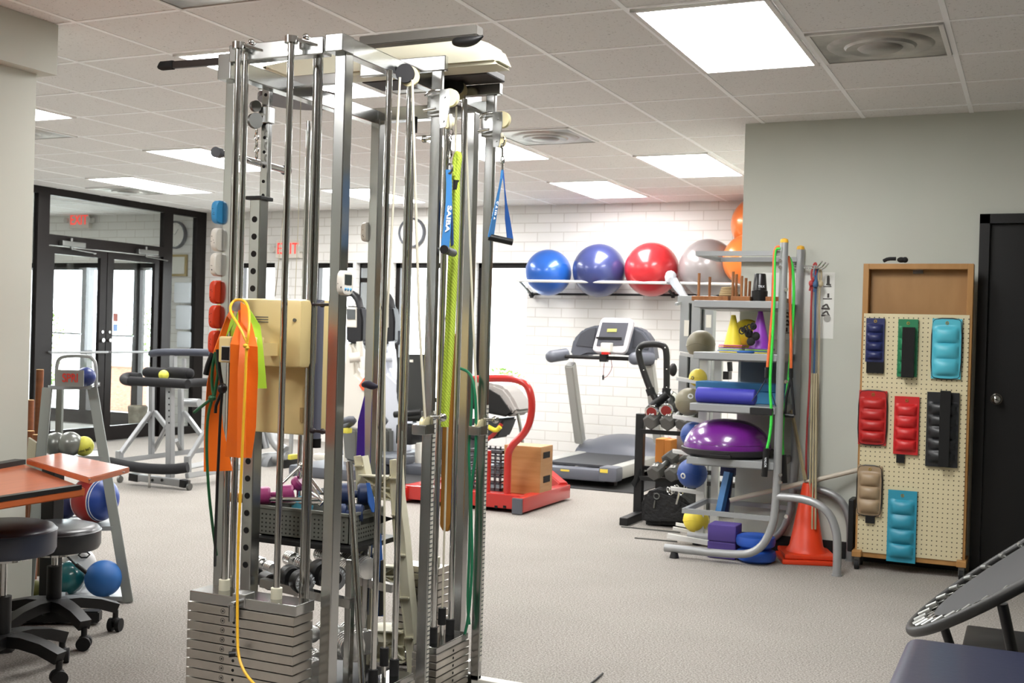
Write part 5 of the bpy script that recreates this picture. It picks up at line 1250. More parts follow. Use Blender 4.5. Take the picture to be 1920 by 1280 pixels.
# two elliptical trainers behind the tower
def elliptical(name, label, X, Y, s=1):
    """seen from the user's side; px anchors move with X shift"""
    def q(px, py, dy=0): return P(px+X, py, y=Y+dy)
    t = thing(name, label, 'exercise machine', (q(660, 800).x, Y, 0))
    sh = mat('ivory_shell', '#d9d5cb', .4) if s == 1 else mat('white_shell', '#d3d6df', .35)
    MB().prism([q(640, 880), q(642, 700), q(646, 650), q(655, 638), q(664, 650), q(668, 700), q(690, 720), q(703, 760), q(692, 860), q(690, 890)], (0, .22, 0), bev=.03).build('shell', sh, t)
    MB().prism([q(649, 900, .05), q(648, 690, .05), q(664, 680, .05), q(672, 900, .05)], (0, .12, 0), bev=.02).build('mast', sh, t)
    MB().prism([q(648, 572), q(676, 576), q(680, 600), q(679, 640), q(664, 645), q(648, 640)], (0, .12, 0), bev=.015).tube([q(676, 578, .05), q(672, 560, .05), q(660, 548, .05), q(650, 550, .05)], .035, smooth=1).build('console', mat('console_black', '#1c1c1f', .4), t)
    MB().prism([q(649, 575, -.01), q(668, 576, -.01), q(668, 614, -.01), q(649, 613, -.01)], (0, .02, 0), bev=.004).build('screen_bezel', offwhite, t)
    MB().prism([q(650, 579, -.02), q(665, 580, -.02), q(665, 598, -.02), q(650, 598, -.02)], (0, .01, 0)).build('screen', mat('lcd_gray', '#55595a', .3), t)
    MB().cyl(q(655, 671, -.08), q(675, 669, -.03), .045).cyl(q(674, 640, 0), q(676, 668, 0), .03).cyl(q(671, 670, -.03), q(672, 690, -.03), .012).cyl(q(675, 670, -.03), q(676, 690, -.03), .012).build('pivot', sh, t)
    MB().tube([q(640, 790, -.3), q(660, 784, -.3), q(664, 790, -.25), q(650, 798, -.2), q(640, 800, -.2)], .028, smooth=1).build('pedal_arm', grayp, t)
    MB().tube([q(684, 645, -.1), q(690, 640, -.1), q(690, 620, -.1)], .02, smooth=1).tube([q(705, 722, -.15), q(716, 735, -.2), q(718, 780, -.2), q(716, 830, -.25)], .02, smooth=1).build('handlebar', mat('handle_dark', '#2a2d33', .5), t)
    MB().prism([q(640, 800, -.1), q(668, 805, -.1), q(668, 868, -.1), q(645, 862, -.1)], (0, .2, 0), bev=.02).build('step_housing', mat('housing_gray', '#6a6b66', .5), t)
    MB().b2(q(640, 812, -.3), q(661, 802, -.22), bev=.01).build('pedal', mat('pedal_yellow', '#c9bf4a', .5), t)
    b = q(660, 880); MB().b2((b.x-.35, Y-.5, 0), (b.x+.3, Y+.35, .10), bev=.03).build('base', grayp, t)
    return t, q
e1, q_ = elliptical('elliptical_trainer', 'ivory shelled elliptical trainer with gray screen seen through the middle of the tower', 0, 8.9)
dcl = mat('decal_orange', '#dd5f3a', .5)
MB().prism([q_(676, 718, -.012), q_(684, 706, -.012), q_(684, 732, -.012), q_(679, 732, -.012), q_(673, 722, -.012)], (0, .004, 0)).build('decal', dcl, e1)
e2, q3 = elliptical('elliptical_trainer', 'white elliptical trainer seen between the right tower rods, farther back', 60, 10.0, 2)
# black seat back and bike left
def q4(px, py, dy=0): return P(px, py, y=9.3+dy)
sb = thing('seated_machine', 'black backed seated exercise machine seen between the rods right of the tower center', 'exercise machine', (q4(775, 860).x, 9.3, 0))
MB().prism([q4(742, 664), q4(800, 664), q4(802, 790), q4(750, 790), q4(740, 740)], (0, .12, 0), bev=.03).build('backrest', mat('seat_dark', '#2b2d2c', .5), sb)
MB().b2(q4(768, 674, -.01), q4(775, 679, 0)).build('label_plate', offwhite, sb)
MB().cyl(q4(740, 777, -.1), q4(790, 772, -.1), .03).b2(q4(742, 795, -.1), q4(800, 830, .2), bev=.02).build('seat', black, sb)
MB().b2(q4(778, 830, 0), V((q4(790, 800).x, 9.45, .05)), bev=.01).b2(q4(745, 795, -.1), q4(765, 815), bev=.02).build('post', offwhite, sb)
p = q4(770, 880); MB().b2((p.x-.2, 9.1, 0), (p.x+.3, 9.6, .09), bev=.02).b2((p.x-.2, 9.0, .09), (p.x+.05, 9.3, .16), bev=.02).build('base', grayp, sb)
tag(MB().b2((P(690, 940, z=0).x-.2, 7.6, 0), (P(790, 880, z=0).x, 9.2, .008)).build('floor_mat', mat('mat_dark', '#2c2c2d', .85)), 'dark rubber mat on the carpet behind the tower', 'mat')
def q5(px, py, dy=0): return P(px, py, y=8.9+dy)
bk_ = thing('exercise_bike', 'gray exercise bike partly seen left of the tower center, behind the cream housing', 'exercise machine', (q5(505, 860).x, 8.9, 0))
MB().tube([q5(503, 790), q5(510, 820), q5(522, 838), q5(535, 845)], .05, smooth=1).build('fork', silver, bk_)
MB().tube([q5(480, 862), q5(500, 858), q5(540, 856)], .05).build('base_tube', silver, bk_)
m = MB().cyl(q5(505, 870), q5(513, 872), .10, n=30).cyl(q5(500, 868), q5(505, 870), .08); m.build('wheel', mat('wheel_gray', '#77797c', .5), bk_)
MB().cyl(q5(488, 790), q5(500, 840), .03).build('stem', silver, bk_)
MB().cyl(q5(547, 800), q5(545, 850), .02).build('stem', silver, bk_)
MB().b2(q5(480, 820, -.1), q5(505, 840, .1), bev=.02).build('pedal', black, bk_)
MB().b2(q5(530, 862, -.1), q5(562, 874, .15), bev=.02).build('pedal', black, bk_)
MB().b2(q5(539, 852, -.12), q5(560, 860, .0), bev=.01).build('pedal_strap', mat('pedal_yellow', '#c9bf4a', .5), bk_)
MB().prism([q5(583, 640, .3), q5(596, 660, .3), q5(598, 740, .3), q5(584, 780, .3)], (0, .2, 0), bev=.03).b2(q5(580, 790, .3), q5(610, 800, .5), bev=.03).build('seat_back', grayp, bk_)
MB().b2(q5(586, 850, .3), V((q5(616, 850).x, 9.3, .05)), bev=.02).build('column', offwhite, bk_)
# ================================================================ GRAY CABLE STATION AND DUMBBELLS NEAR THE CORNER
yg = 8.35
def g_(px, py, dy=0): return P(px, py, y=yg+dy)
cs = thing('cable_station', 'tall gray cable station standing behind the ball tree and the gray wall corner', 'exercise machine', (g_(1300, 900).x, yg, 0))
for l, r_, top in ((1276, 1292, 566), (1297, 1314, 566), (1322, 1338, 566)):
    a, b = g_(l, top), g_(r_, top); MB().b2((a.x, yg, .02), (b.x, yg+.09, a.z), bev=.004).build('upright', gpaint, cs)
for l, r_ in ((1292, 1297), (1315, 1319)):
    a, b = g_(l, 570, .05), g_(r_, 570, .05); MB().b2((a.x, yg+.05, .02), (b.x, yg+.1, a.z)).build('guide_channel', mat('channel_dark_green', '#1e2a28', .5), cs)
MB().b2(g_(1270, 568, 0), g_(1345, 556, .12), bev=.004).bar(g_(1268, 570, -.02), g_(1300, 560, .1), .03, .02).build('top_beam', gpaint, cs)
a = g_(1283, 600, -.003); b = g_(1291, 630, -.003); MB().b2((a.x, yg-.003, b.z), (b.x, yg, a.z)).build('placard', offwhite, cs)
a = g_(1324, 590, -.003); b = g_(1333, 614, -.003); MB().b2((a.x, yg-.003, b.z), (b.x, yg, a.z)).build('placard', offwhite, cs)
q = g_(1262, 693, -.05); MB().sph(q, .05, (.6, .6, 1), 16, 10).build('stop_ball', black, cs); MB().cyl(g_(1248, 690, -.05), g_(1262, 692, -.05), .008).build('clip', chrome, cs)
MB().b2(g_(1350, 696, .2), g_(1372, 711, .3)).cyl(g_(1368, 678, .25), g_(1369, 696, .25), .02).build('weight_block', black, cs)
MB().b2(g_(1330, 900, 0), V((g_(1390, 900).x, yg+.6, .05))).build('base', gpaint, cs)
sl_ = mat('slate_panel', '#64676b', .6)
a = P(1388, 676, y=7.75); b = P(1452, 720, y=7.75)
# dumbbell rack
hxm = mat('hex_rubber', '#585754', .6); hxn = mat('number_gray', '#e4e4e2', .5)
yd = 7.93
dr = thing('dumbbell_rack', 'black low dumbbell rack holding hex dumbbells, left of the ball tree', 'weight rack', (-2.4, yd, 0))
a = P(1192, 775, y=yd); b = P(1207, 775, y=yd)
MB().b2((a.x, yd, .03), (b.x, yd+.06, a.z), bev=.004).build('upright', black, dr)
c0 = P(1176, 978, z=0); MB().b2((c0.x, yd-.35, 0), (b.x+.02, yd+.2, .055), bev=.006).build('foot', black, dr)
MB().b2((b.x+1.0, yd, .03), (b.x+1.06, yd+.06, a.z), bev=.004).build('upright', black, dr)
for z_, dy in ((P(1230, 812, y=yd).z, 0), (P(1230, 900, y=yd).z, 0)):
    MB().bar((b.x-.02, yd-.02, z_+.01), (b.x+1.05, yd-.02, z_+.01), .03, .03).build('shelf', black, dr); MB().bar((b.x-.02, yd+.12, z_+.07), (b.x+1.05, yd+.12, z_+.07), .03, .03).build('shelf', black, dr)
MB().prism([P(1183, 905, y=yd-.1), P(1200, 878, y=yd), P(1205, 890, y=yd), P(1190, 915, y=yd-.1)], (0, .01, 0)).build('side_plate', black, dr)
def hexdb(px, py, y, label, num, r=.058, L=.30):
    q = P(px, py, y=y); dd = V((.28, 1, .42)).normalized()
    t = dumbbell(label, q, q+dd*L, r, hxm, steel_dk, .33, 'hex dumbbells on the black rack', hexa=True, name='hex_dumbbell')
    n = V((-.0, -.38, .92)).normalized()
    up = dd; c = q+dd*L*.16+V((0, -.012, .0))+n*r*.9
    text_mesh('number', num, .045, face_M(c, (1, -.05, 0), dd), hxn, t, .001, 1, .001)
hexdb(1217, 793, yd-.12, 'hex dumbbell at the left end of the top tier of the black rack', '15')
hexdb(1248, 795, yd-.12, 'middle hex dumbbell on the top tier of the black rack', '10')
hexdb(1275, 797, yd-.12, 'hex dumbbell on the top tier nearest the olive ball', '8', .05)
hexdb(1224, 889, yd-.14, 'left hex dumbbell on the lower tier of the black rack', '25')
hexdb(1257, 892, yd-.14, 'right hex dumbbell on the lower tier of the black rack', '25')
# chrome ended dumbbells lying on top
rcap = mat('dumbbell_red', '#8d2420', .4)
for (a, b), lab in zip((((1222, 772), (1240, 748)), ((1249, 769), (1258, 745))), ('chrome and red adjustable dumbbell lying on the left of the hex dumbbells', 'chrome and red adjustable dumbbell lying upright right of the first')):
    p0, p1 = P(*a, y=yd-.1), P(*b, y=yd+.15); t = thing('chrome_dumbbell', lab, 'dumbbell', (p0+p1)/2); d = (p1-p0).normalized()
    MB().cyl(p0+d*.03, p1-d*.03, .02).build('handle', black, t)
    for p, s in ((p0, 1), (p1, -1)):
        M = (-d*s).to_track_quat('Z', 'Y').to_matrix().to_4x4(); M.translation = p
        o = MB().lathe([(0, -.04), (.036, -.04), (.052, -.016), (.052, .0), (.043, .006), (.032, .006)], M=M, n=30).build('head', chrome, t)
        MB().lathe([(.0, .003), (.037, .003), (.037, .007), (0, .009)], M=M, n=24).build('cap', rcap, o)
# black tube frame standing on the dumbbells
y5 = yd+.05
def p5(px, py, dy=0): return P(px, py, y=y5+dy)
af = thing('tube_handle_frame', 'black bent tube handle frame standing above the dumbbells', 'exercise handle', p5(1230, 745))
MB().tube([p5(1232, 752), p5(1219, 730), p5(1208, 700), p5(1199, 672), p5(1197, 656), p5(1203, 647), p5(1215, 645), p5(1235, 645), p5(1246, 649), p5(1250, 660), p5(1250, 700), p5(1250, 735), p5(1240, 752)], .024, n=14, smooth=2).build('tube', black, af)
MB().cyl(p5(1218, 728), p5(1222, 740), .032).build('collar', blackr, af)
MB().cyl(p5(1250, 728), p5(1249, 741), .032).build('collar', blackr, af)
MB().cyl(p5(1222, 762, -.02), p5(1252, 738, -.02), .03).build('hub', black, af)
m = MB()
for px, py in ((1199, 656), (1207, 694), (1218, 728), (1247, 652), (1250, 692), (1250, 726)): m.sph(p5(px, py, -.024), .006, u=10, v=8)
m.build('rivets', chrome, af)
# gym bag, yoga blocks
bgm = mat('bag_black', '#0e0e10', .7, bump=(30, .6, .02))
bb = thing('gym_bag', 'black zipped gym bag on the carpet under the dumbbell rack', 'bag', P(1250, 985, z=0))
yb5 = 7.66
q0 = P(1200, 985, z=0)
def p6(px, py, dy=0): return P(px, py, y=yb5+dy)
MB().prism([p6(1201, 984), p6(1200, 935), p6(1208, 924), p6(1222, 917), p6(1240, 918), p6(1262, 925), p6(1290, 940), p6(1306, 960), p6(1306, 986)], (0, .3, 0), bev=.03).build('body', bgm, bb)
m = MB(); link(m, p6(1231, 930, -.01), .02, .004, (0, 1, 0), 1); m.cyl(p6(1228, 938, -.01), p6(1226, 952, -.01), .005); m.build('zip_ring', steel_dk, bb)
m = MB()
for k in range(9): link(m, P(1253+k*4, 918+5*math.sin(k*1.3), y=yb5-.03), .014, .004, (random.random(), 1, random.random()), 1.2)
m.tube([P(1268, 945, y=yb5-.03), P(1272, 930, y=yb5-.03), P(1274, 915, y=yb5-.03)], .008, smooth=1)
tag(m.build('key_chain', chrome), 'tangle of chrome hooks and clips lying on the black gym bag', 'hooks')
ob_ = mat('orange_foam', '#d8883a', .7)
for k, (l, t_, r_, b_) in enumerate(((1229, 822, 1245, 868), (1246, 824, 1258, 860), (1248, 862, 1260, 880))):
    a, b = P(l, t_, y=8.15), P(r_, b_, y=8.15)
    tag(MB().b2((a.x, 8.15, b.z), (b.x, 8.3, a.z), bev=.006).build('yoga_block', ob_), ('orange foam block at the left, behind the dumbbell rack', 'orange foam block at the right, behind the dumbbell rack', 'lowest orange foam block behind the dumbbell rack')[k], 'foam block', 'orange foam blocks')
a, b = P(1228, 850, y=8.1), P(1262, 885, y=8.35)
tag(MB().b2((a.x, 8.12, 0), (b.x+.2, 8.45, P(1240, 880, y=8.12).z), bev=.01).build('storage_bin', black), 'black bin behind the dumbbell rack carrying the orange blocks', 'bin')
ball('small red ball behind the hex dumbbells', 1254, 830, 10.5, 8.3, mat('red_ball', '#c92c28', .4))
# ================================================================ MEDICINE BALL TREE
wp = mat('tree_white', '#dcdcd8', .4)
yt5 = 7.24
def p7(px, py, dy=0): return P(px, py, y=yt5+dy)
bt = thing('medicine_ball_tree', 'white steel ball tree with angled arms at the gray wall corner', 'ball rack', p7(1335, 1020))
a = p7(1322, 620); b = p7(1338, 620); xx = (a.x+b.x)/2
MB().b2((a.x-.03, yt5, .04), (b.x-.03, yt5+.06, 1.26), bev=.004).build('post', wp, bt)
MB().b2((b.x, yt5+.04, .04), (b.x+.05, yt5+.08, 1.2), bev=.004).build('post', wp, bt)
for l, py, r_ in ((1274, 662, 1325), (1268, 709, 1320), (1262, 780, 1318), (1262, 845, 1318), (1258, 915, 1318), (1268, 983, 1318)):
    for dy in (-.10, .10):
        if py > 980 and dy < 0: continue
        MB().bar(p7(l, py-dy*10, dy), p7(r_, py+9-dy*10, dy*.4), .014, .02).build('arm', wp, bt)
MB().bar(P(1252, 1004, y=7.12), P(1332, 1018, y=7.12), .03, .03).build('base_tube', wp, bt); MB().bar(P(1262, 990, y=7.30), P(1322, 1001, y=7.30), .02, .02).build('base_tube', wp, bt)
MB().b2(p7(1338, 700, .1), p7(1341, 720, .12)).build('cable_hook', chrome, bt)
med = mat('olive_leather', '#7c7660', .5, bump=(40, .2, .004)); nvm = mat('med_blue', '#27488c', .5); ylm = mat('med_yellow', '#dcc64a', .5)
def medball(px, py, r, m, lab, ringc=None, dy=-.0):
    q, rr, o = ball(lab, px, py, r, yt5+dy, m, 'medicine_ball')
    nn = (CAM-q).normalized(); ux = nn.cross(V((0, 0, 1))).normalized()*-1
    if ringc:
        c = q+(nn+ux*ringc[0]+V((0, 0, ringc[1]))).normalized()*rr*.995; n2 = (c-q).normalized()
        M = n2.to_track_quat('Z', 'Y').to_matrix().to_4x4(); M.translation = c
        MB().lathe([(rr*.11, .001), (rr*.2, -.001), (rr*.2, .001), (rr*.11, .003)], M=M, n=24).build('ring_mark', ringc[2], o)
    m_ = MB(); pts = [q+V((math.cos(R(t)), math.sin(R(t)), .12*math.sin(R(3*t)))).normalized()*rr*1.002 for t in range(0, 360, 10)]
    m_.tube(pts, .0025, n=5, closed=True).build('seam', m, o)
wr = mat('ring_white', '#cfd0cc', .5); dk = mat('ring_dark', '#4c4a3d', .5)
medball(1314, 646, 27, med, 'olive leather medicine ball, topmost on the ball tree')
medball(1309, 708, 17, ylm, 'pale yellow medicine ball near the top of the ball tree', (-.75, -.05, dk))
medball(1292, 753, 26, med, 'olive medicine ball with pale curved mark, below the pale yellow one', (.1, .45, wr))
medball(1301, 815, 25, nvm, 'blue medicine ball above the purple dome', (.3, .85, wr))
medball(1298, 887, 28, nvm, 'blue medicine ball with white ring mark, below the purple dome edge', (-.75, -.25, wr))
medball(1305, 974, 24, mat('med_bright_yellow', '#efd94a', .5), 'bright yellow medicine ball, lowest on the ball tree', None, .05)
tag(MB().bar(P(1165, 987, z=.004), P(1275, 998, z=.004), .012, .008).build('floor_strip', steel_dk), 'thin gray strip lying on the carpet, nearer the dumbbell rack', 'strip')
tag(MB().bar(P(1190, 1008, z=.004), P(1270, 1015, z=.004), .012, .008).build('floor_strip', steel_dk), 'thin gray strip lying on the carpet, nearer the equipment rack', 'strip')
# ================================================================ EQUIPMENT RACK BY THE GRAY WALL
yf6 = 6.65
def r_(px, py, dy=0): return P(px, py, y=yf6+dy)
XU = r_(1465, 640).x; YU2 = P(1496, 640, x=XU).y; DY = YU2-yf6
TR = .0235
er = thing('equipment_rack', 'gray tubular shelving rack with yellow end caps and curved legs by the gray wall', 'shelf rack', (XU, 6.85, 0))
zt6 = r_(1472, 455).z
for dy, sfx in ((0, ''), (DY, '')):
    y = yf6+dy
    MB().tube([(XU, y, zt6), (XU, y, .9), (XU, y, .36), (XU-.03, y, .2), (XU-.1, y, .09), (XU-.22, y, .055), (XU-.66, y, .055)], TR, n=18, smooth=2).build('side_tube', silver, er)
    MB().lathe([(TR, 0), (TR+.001, .004), (TR*.9, .02), (0, .028)], c=(XU, y, zt6), n=20).build('end_cap', mat('cap_yellow', '#e8b030', .5), er)
    MB().tube([(XU, y, .42), (XU+.17, y, .42), (XU+.29, y, .37), (XU+.345, y, .25), (XU+.35, y, .12), (XU+.35, y, .0)], TR, n=18, smooth=2).build('curved_leg', silver, er)
    MB().cyl((XU+.35, y, 0), (XU+.35, y, .008), TR+.006).build('foot_plate', silver, er)
    MB().cyl((XU-.6, y, 0), (XU-.6, y, .035), .03, .02).build('rubber_foot', black, er)
m = MB()
for py in (489, 501, 543, 715, 890, 904, 968):
    q = r_(1463 if py < 520 or 880 < py < 920 else 1474, py, -TR-.002); m.cyl((q.x, q.y+.004, q.z), (q.x, q.y-.004, q.z), .011, n=14)
m.build('bolts', chrome, er)
def shelf_z(py): return r_(1380, py).z
def open_frame(L, py, yb_=None):
    x0 = r_(L, py).x; z = shelf_z(py); y1 = YU2
    m = MB().bar((x0, yf6, z), (XU, yf6, z), .025, .028).bar((x0, y1, z), (XU, y1, z), .025, .028).bar((x0, yf6-.012, z), (x0, y1+.012, z), .025, .028)
    m.build('frame_shelf', gpaint, er)
open_frame(1309, 475); open_frame(1283, 966)
SH = {}
for k, (L, py) in enumerate(((1302, 570), (1301, 668), (1294, 766), (1288, 868))):
    x0 = r_(L, py).x; z = shelf_z(py)
    MB().b2((x0, yf6-.015, z-.022), (XU-.02, YU2+.015, z+.02), bev=.004).b2((x0+.03, yf6+.01, z-.03), (XU-.03, YU2-.01, z-.02)).build('shelf', gpaint, er)
    SH[k] = (x0, z+.02)
# --- shelf: peg boards, rope, black cup
w2 = wood('peg_wood', '#9a6436', '#7d4b24', .5, (8, 1, 1), 4)
pgs = [(1311, 512), (1331, 519), (1374, 508), (1379, 513), (1391, 516), (1399, 520), (1406, 526)]
def pegboard_thing(label, x0, x1, y0, y1, pegs):
    t = thing('peg_rack', label, 'peg rack', ((x0+x1)/2, (y0+y1)/2, SH[0][1]))
    MB().b2((x0, y0, SH[0][1]), (x1, y1, SH[0][1]+.028), bev=.003).build('base', w2, t)
    for px, py, yy in pegs:
        q = P(px, py, y=yy); MB().cyl((q.x, yy, SH[0][1]+.02), (q.x, yy, q.z), .0085, n=16).build('peg', w2, t)
pegboard_thing('long brown wooden peg rack with upright dowels at the left of the upper shelf', r_(1300, 555, .1).x, r_(1368, 555, .1).x, yf6+.06, yf6+.16, [(1311, 512, yf6+.1), (1331, 519, yf6+.13)])
pegboard_thing('brown wooden peg rack standing crosswise in the middle of the upper shelf', r_(1376, 555, .1).x, r_(1412, 555, .1).x, yf6+.02, yf6+.40, [(1375, 509, yf6+.03), (1381, 514, yf6+.12), (1391, 517, yf6+.04), (1399, 521, yf6+.16), (1406, 527, yf6+.27)])
pegboard_thing('brown wooden peg rack partly hidden behind the rack upright', r_(1440, 555, .1).x, XU-.03, yf6+.03, yf6+.35, [(1450, 515, yf6+.05)])
m = MB(); q = P(1362, 545, y=yf6+.1)
for k in range(4):
    z = SH[0][1]+.04+k*.013; m.tube([(q.x+math.cos(R(a))*(.05-.004*k)+.006*math.sin(a), yf6+.17+math.sin(R(a))*.04, z) for a in range(0, 360, 30)], .009, n=8, closed=True)
tag(m.build('rope_coil', mat('jute', '#a8946e', .9, bump=(150, .6, .003))), 'coil of beige rope lying between the wooden pegs', 'rope')
q = P(1424, 560, y=yf6+.06); zb = SH[0][1]; zt_ = P(1424, 513, y=yf6+.06).z
cup = thing('tapered_cup', 'black tapered cup with white mark standing on the upper shelf', 'cup', (q.x, yf6+.06, zb))
MB().lathe([(0, 0), (.046, 0), (.047, .06), (.042, .065), (.033, zt_-zb-.005), (.03, zt_-zb), (0, zt_-zb)], c=(q.x, yf6+.06, zb), n=36).build('body', mat('cup_black', '#141516', .3), cup)
text_mesh('logo', 'TRX', .02, face_M((q.x+.018, yf6+.019, zb+.085), (1, .35, 0), (0, 0, 1)), wt, cup, .001)
# --- shelf with cones
zc = SH[1][1]
def cone(label, cx, y, h, r0, r1, rims, m_, grp=None, name='sport_cone', sq=.07, z0=zc):
    t = thing(name, label, 'cone', (cx, y, z0))
    MB().lathe([(0, z0+h), (r1, z0+h-.002), (r1+.001, z0+h-.01), (r0, z0+.03), (0, z0+.03)], c=(cx, y, 0), n=32).build('body', m_, t)
    cs_ = ['#e2d23c', '#3f6fb5', '#7cc04a', '#6a3d8f', '#e08a3c', '#d65a8a'][:rims]
    for k, c_ in enumerate(cs_):
        MB().box((cx+random.uniform(-.006, .006), y, z0+.004+k*.008), (sq*2, sq*2, .005), rot=R(random.uniform(-8, 8)), bev=.002).build('rim', mat('rim_'+c_, c_, .5), t)
ylw = mat('cone_yellow', '#e6d338', .45); ppl = mat('cone_purple', '#8a3bb0', .4)
q = P(1372, 650, y=yf6+.1); cone('yellow sport cone on a stack of colored cone rims', q.x, yf6+.12, P(1372, 590, y=yf6+.12).z-zc, .055, .014, 6, ylw)
q = P(1424, 650, y=yf6+.12); cone('purple sport cone beside the yellow ball on the rack', q.x, yf6+.12, P(1424, 583, y=yf6+.12).z-zc, .062, .014, 4, ppl)
q, r, o = ball('yellow ball behind the yellow cone on the rack shelf', 1401, 626, 28, yf6+.27, mat('ball_yellow2', '#dfcb34', .45))
m = MB()
for c_, rr in (((1394, 618), 5), ((1413, 612), 6), ((1404, 625), 8), ((1417, 630), 8), ((1408, 640), 8)):
    m.sph(P(*c_, y=yf6+.02), rr*.0032, (1, .6, 1), 12, 8)
for k in range(4): link(m, P(1391+k*7, 620-k*3, y=yf6-.01), .017, .004, (.3, 1, 0), 1.1)
tag(m.build('mesh_strap_bundle', mat('mesh_black', '#151413', .8)), 'bundle of black mesh straps lying in front of the yellow ball', 'straps')
m = MB(); q = P(1395, 658, y=yf6+.0); m.tube([(q.x+math.cos(R(a))*.045, yf6+.04+math.sin(R(a))*.04, zc+.008) for a in range(0, 360, 24)], .007, n=8, closed=True)
tag(m.build('blue_ring', mat('ring_blue', '#2b5fa8', .5)), 'small blue ring lying in front of the cones', 'ring')
# --- shelf with foam blocks and roller
z4 = SH[2][1]
skyb = mat('sky_foam', '#3f82b5', .7); 
a = P(1304, 714, y=yf6+.24); b = P(1452, 740, y=yf6+.24)
tag(MB().b2((a.x, yf6+.24, z4+.075), (XU-.04, yf6+.42, a.z), bev=.008).build('balance_pad', skyb), 'long sky blue foam block, upper one of the two on the shelf', 'foam block')
tag(MB().b2((a.x+.02, yf6+.24, z4), (XU-.04, yf6+.42, z4+.074), bev=.008).build('balance_pad', mat('sky_foam2', '#4a95c9', .7)), 'light blue foam block under the longer one on the shelf', 'foam block')
ra, rb = P(1307, 745, y=yf6+.11), P(1418, 750, y=yf6+.11); rr = .047
ra.z = rb.z = z4+rr; ra.y = rb.y = yf6+.1
fm = thing('foam_roller', 'violet blue foam roller lying along the shelf front', 'foam roller', (ra+rb)/2)
d_ = (rb-ra).normalized(); M = d_.to_track_quat('Z', 'Y').to_matrix().to_4x4(); M.translation = ra; Lr = (rb-ra).length
MB().lathe([(0, 0), (rr-.012, 0), (rr-.002, .006), (rr, .016), (rr, Lr-.016), (rr-.002, Lr-.006), (rr-.012, Lr), (0, Lr)], M=M, n=36).build('body', mat('violet_foam', '#3a3ba6', .55), fm)
tag(MB().b2((P(1408, 768, y=yf6-.02).x, yf6-.05, z4-.03), (XU-.03, yf6+.12, z4-.022)).b2((P(1408, 768, y=yf6-.02).x, yf6-.055, z4-.045), (XU-.03, yf6-.02, z4-.005), bev=.004).build('tray_black', blackr), 'flat black plate at the shelf edge under the roller end', 'plate')
# --- shelf with the dome
z5 = SH[3][1]; q = P(1363, 860, y=yf6+.22)
bo = thing('balance_dome', 'purple half dome balance trainer with black base on the rack shelf', 'balance trainer', (q.x, yf6+.22, z5))
Rb = .262; hz = P(1363, 785, y=yf6+.2).z-z5-.045
prof = [(Rb*math.cos(R(a))**.85, .045+hz*math.sin(R(a))**1.0) for a in range(0, 90, 6)]+[(0, .045+hz)]
MB().lathe([(Rb, .045)]+prof, c=(q.x, yf6+.22, z5), n=64).build('dome', mat('dome_purple', '#681c7e', .25, coat=.5), bo)
MB().lathe([(Rb+.004, .05), (Rb+.016, .046), (Rb+.012, .02), (Rb-.02, .0), (0, .0)], c=(q.x, yf6+.22, z5), n=64).build('base', mat('dome_base', '#232124', .5), bo)
m = MB()
for z_ in (.035, .1):
    k = math.sqrt(max(0, 1-((z_)/hz)**2)); m.tube([(q.x+Rb*k*math.cos(R(a)), yf6+.22+Rb*k*math.sin(R(a)), z5+.045+z_) for a in range(0, 360, 8)], .0022, n=5, closed=True)
m.build('groove_lines', mat('dome_line', '#4a0f5c', .3), bo)
MB().b2((q.x-.04, yf6+.22-Rb-.018, z5+.008), (q.x+.09, yf6+.22-Rb+.02, z5+.028), bev=.004).build('grip_recess', black, bo)
# --- lower: blocks and discs on the floor
yb7 = yf6+.12
vb = mat('violet_block', '#54428c', .7)
a = P(1327, 985, y=yb7); b = P(1380, 985, y=yb7)
hb_ = P(1350, 984, y=yb7).z/2
for k, lab in enumerate(('violet foam block, lower of the two on the carpet in the rack', 'violet foam block, upper of the two on the carpet in the rack')):
    tag(MB().b2((a.x, yb7, .002+k*hb_), (b.x, yb7+.16, hb_*(k+1)), bev=.008).build('yoga_block', vb), lab, 'foam block', 'violet foam blocks')
bd_ = mat('disc_blue', '#2555b5', .45)
q = P(1418, 1035, y=yb7+.04)
hd_ = P(1418, 1006, y=yf6+.05).z/2/.079
for k, lab in enumerate(('blue inflated balance disc, lower of the two on the carpet', 'blue inflated balance disc, upper of the two on the carpet')):
    MBd = MB().lathe([(r__, z__*hd_) for r__, z__ in ((0, .0), (.09, 0), (.112, .015), (.118, .04), (.112, .062), (.09, .072), (.04, .078), (0, .078))], c=(q.x-.005*k, yf6+.16, .001+k*.079*hd_), n=48); tag(MBd.build('balance_disc', bd_), lab, 'balance disc', 'blue balance discs')
# --- behind the rack
a = P(1389, 676, y=YG-.03); b = P(1452, 1000, y=YG-.03)
tag(MB().b2((a.x, YG-.03, P(1400, 765, y=YG-.03).z), (b.x-.02, YG-.003, a.z), bev=.003).build('wall_panel_board', mat('board_gray', '#6f7277', .6)), 'plain slate gray board on the wall behind the rack', 'board')
bp_ = thing('ironing_plank', 'blue angled plank with navy block standing behind the rack', 'exercise bench', P(1360, 950, y=7.3))
MB().bar(P(1366, 885, y=7.08), P(1348, 966, y=7.02), .05, .03).build('plank', mat('plank_blue', '#2f6ea8', .5), bp_)
a = P(1352, 862, y=7.1); b = P(1377, 892, y=7.1); MB().b2((a.x, 7.09, b.z), (b.x, 7.14, a.z)).bar(P(1371, 880, y=7.1), P(1362, 960, y=7.1), .03, .03).build('block', mat('navy_block', '#1c2550', .5), bp_)
q = P(1377, 700, y=7.14); MBq = MB().lathe([(0, 0), (.03, 0), (.034, .02), (.034, .07), (.026, .085), (.012, .09), (0, .09)], c=(q.x, 7.14, q.z-.045), n=24)
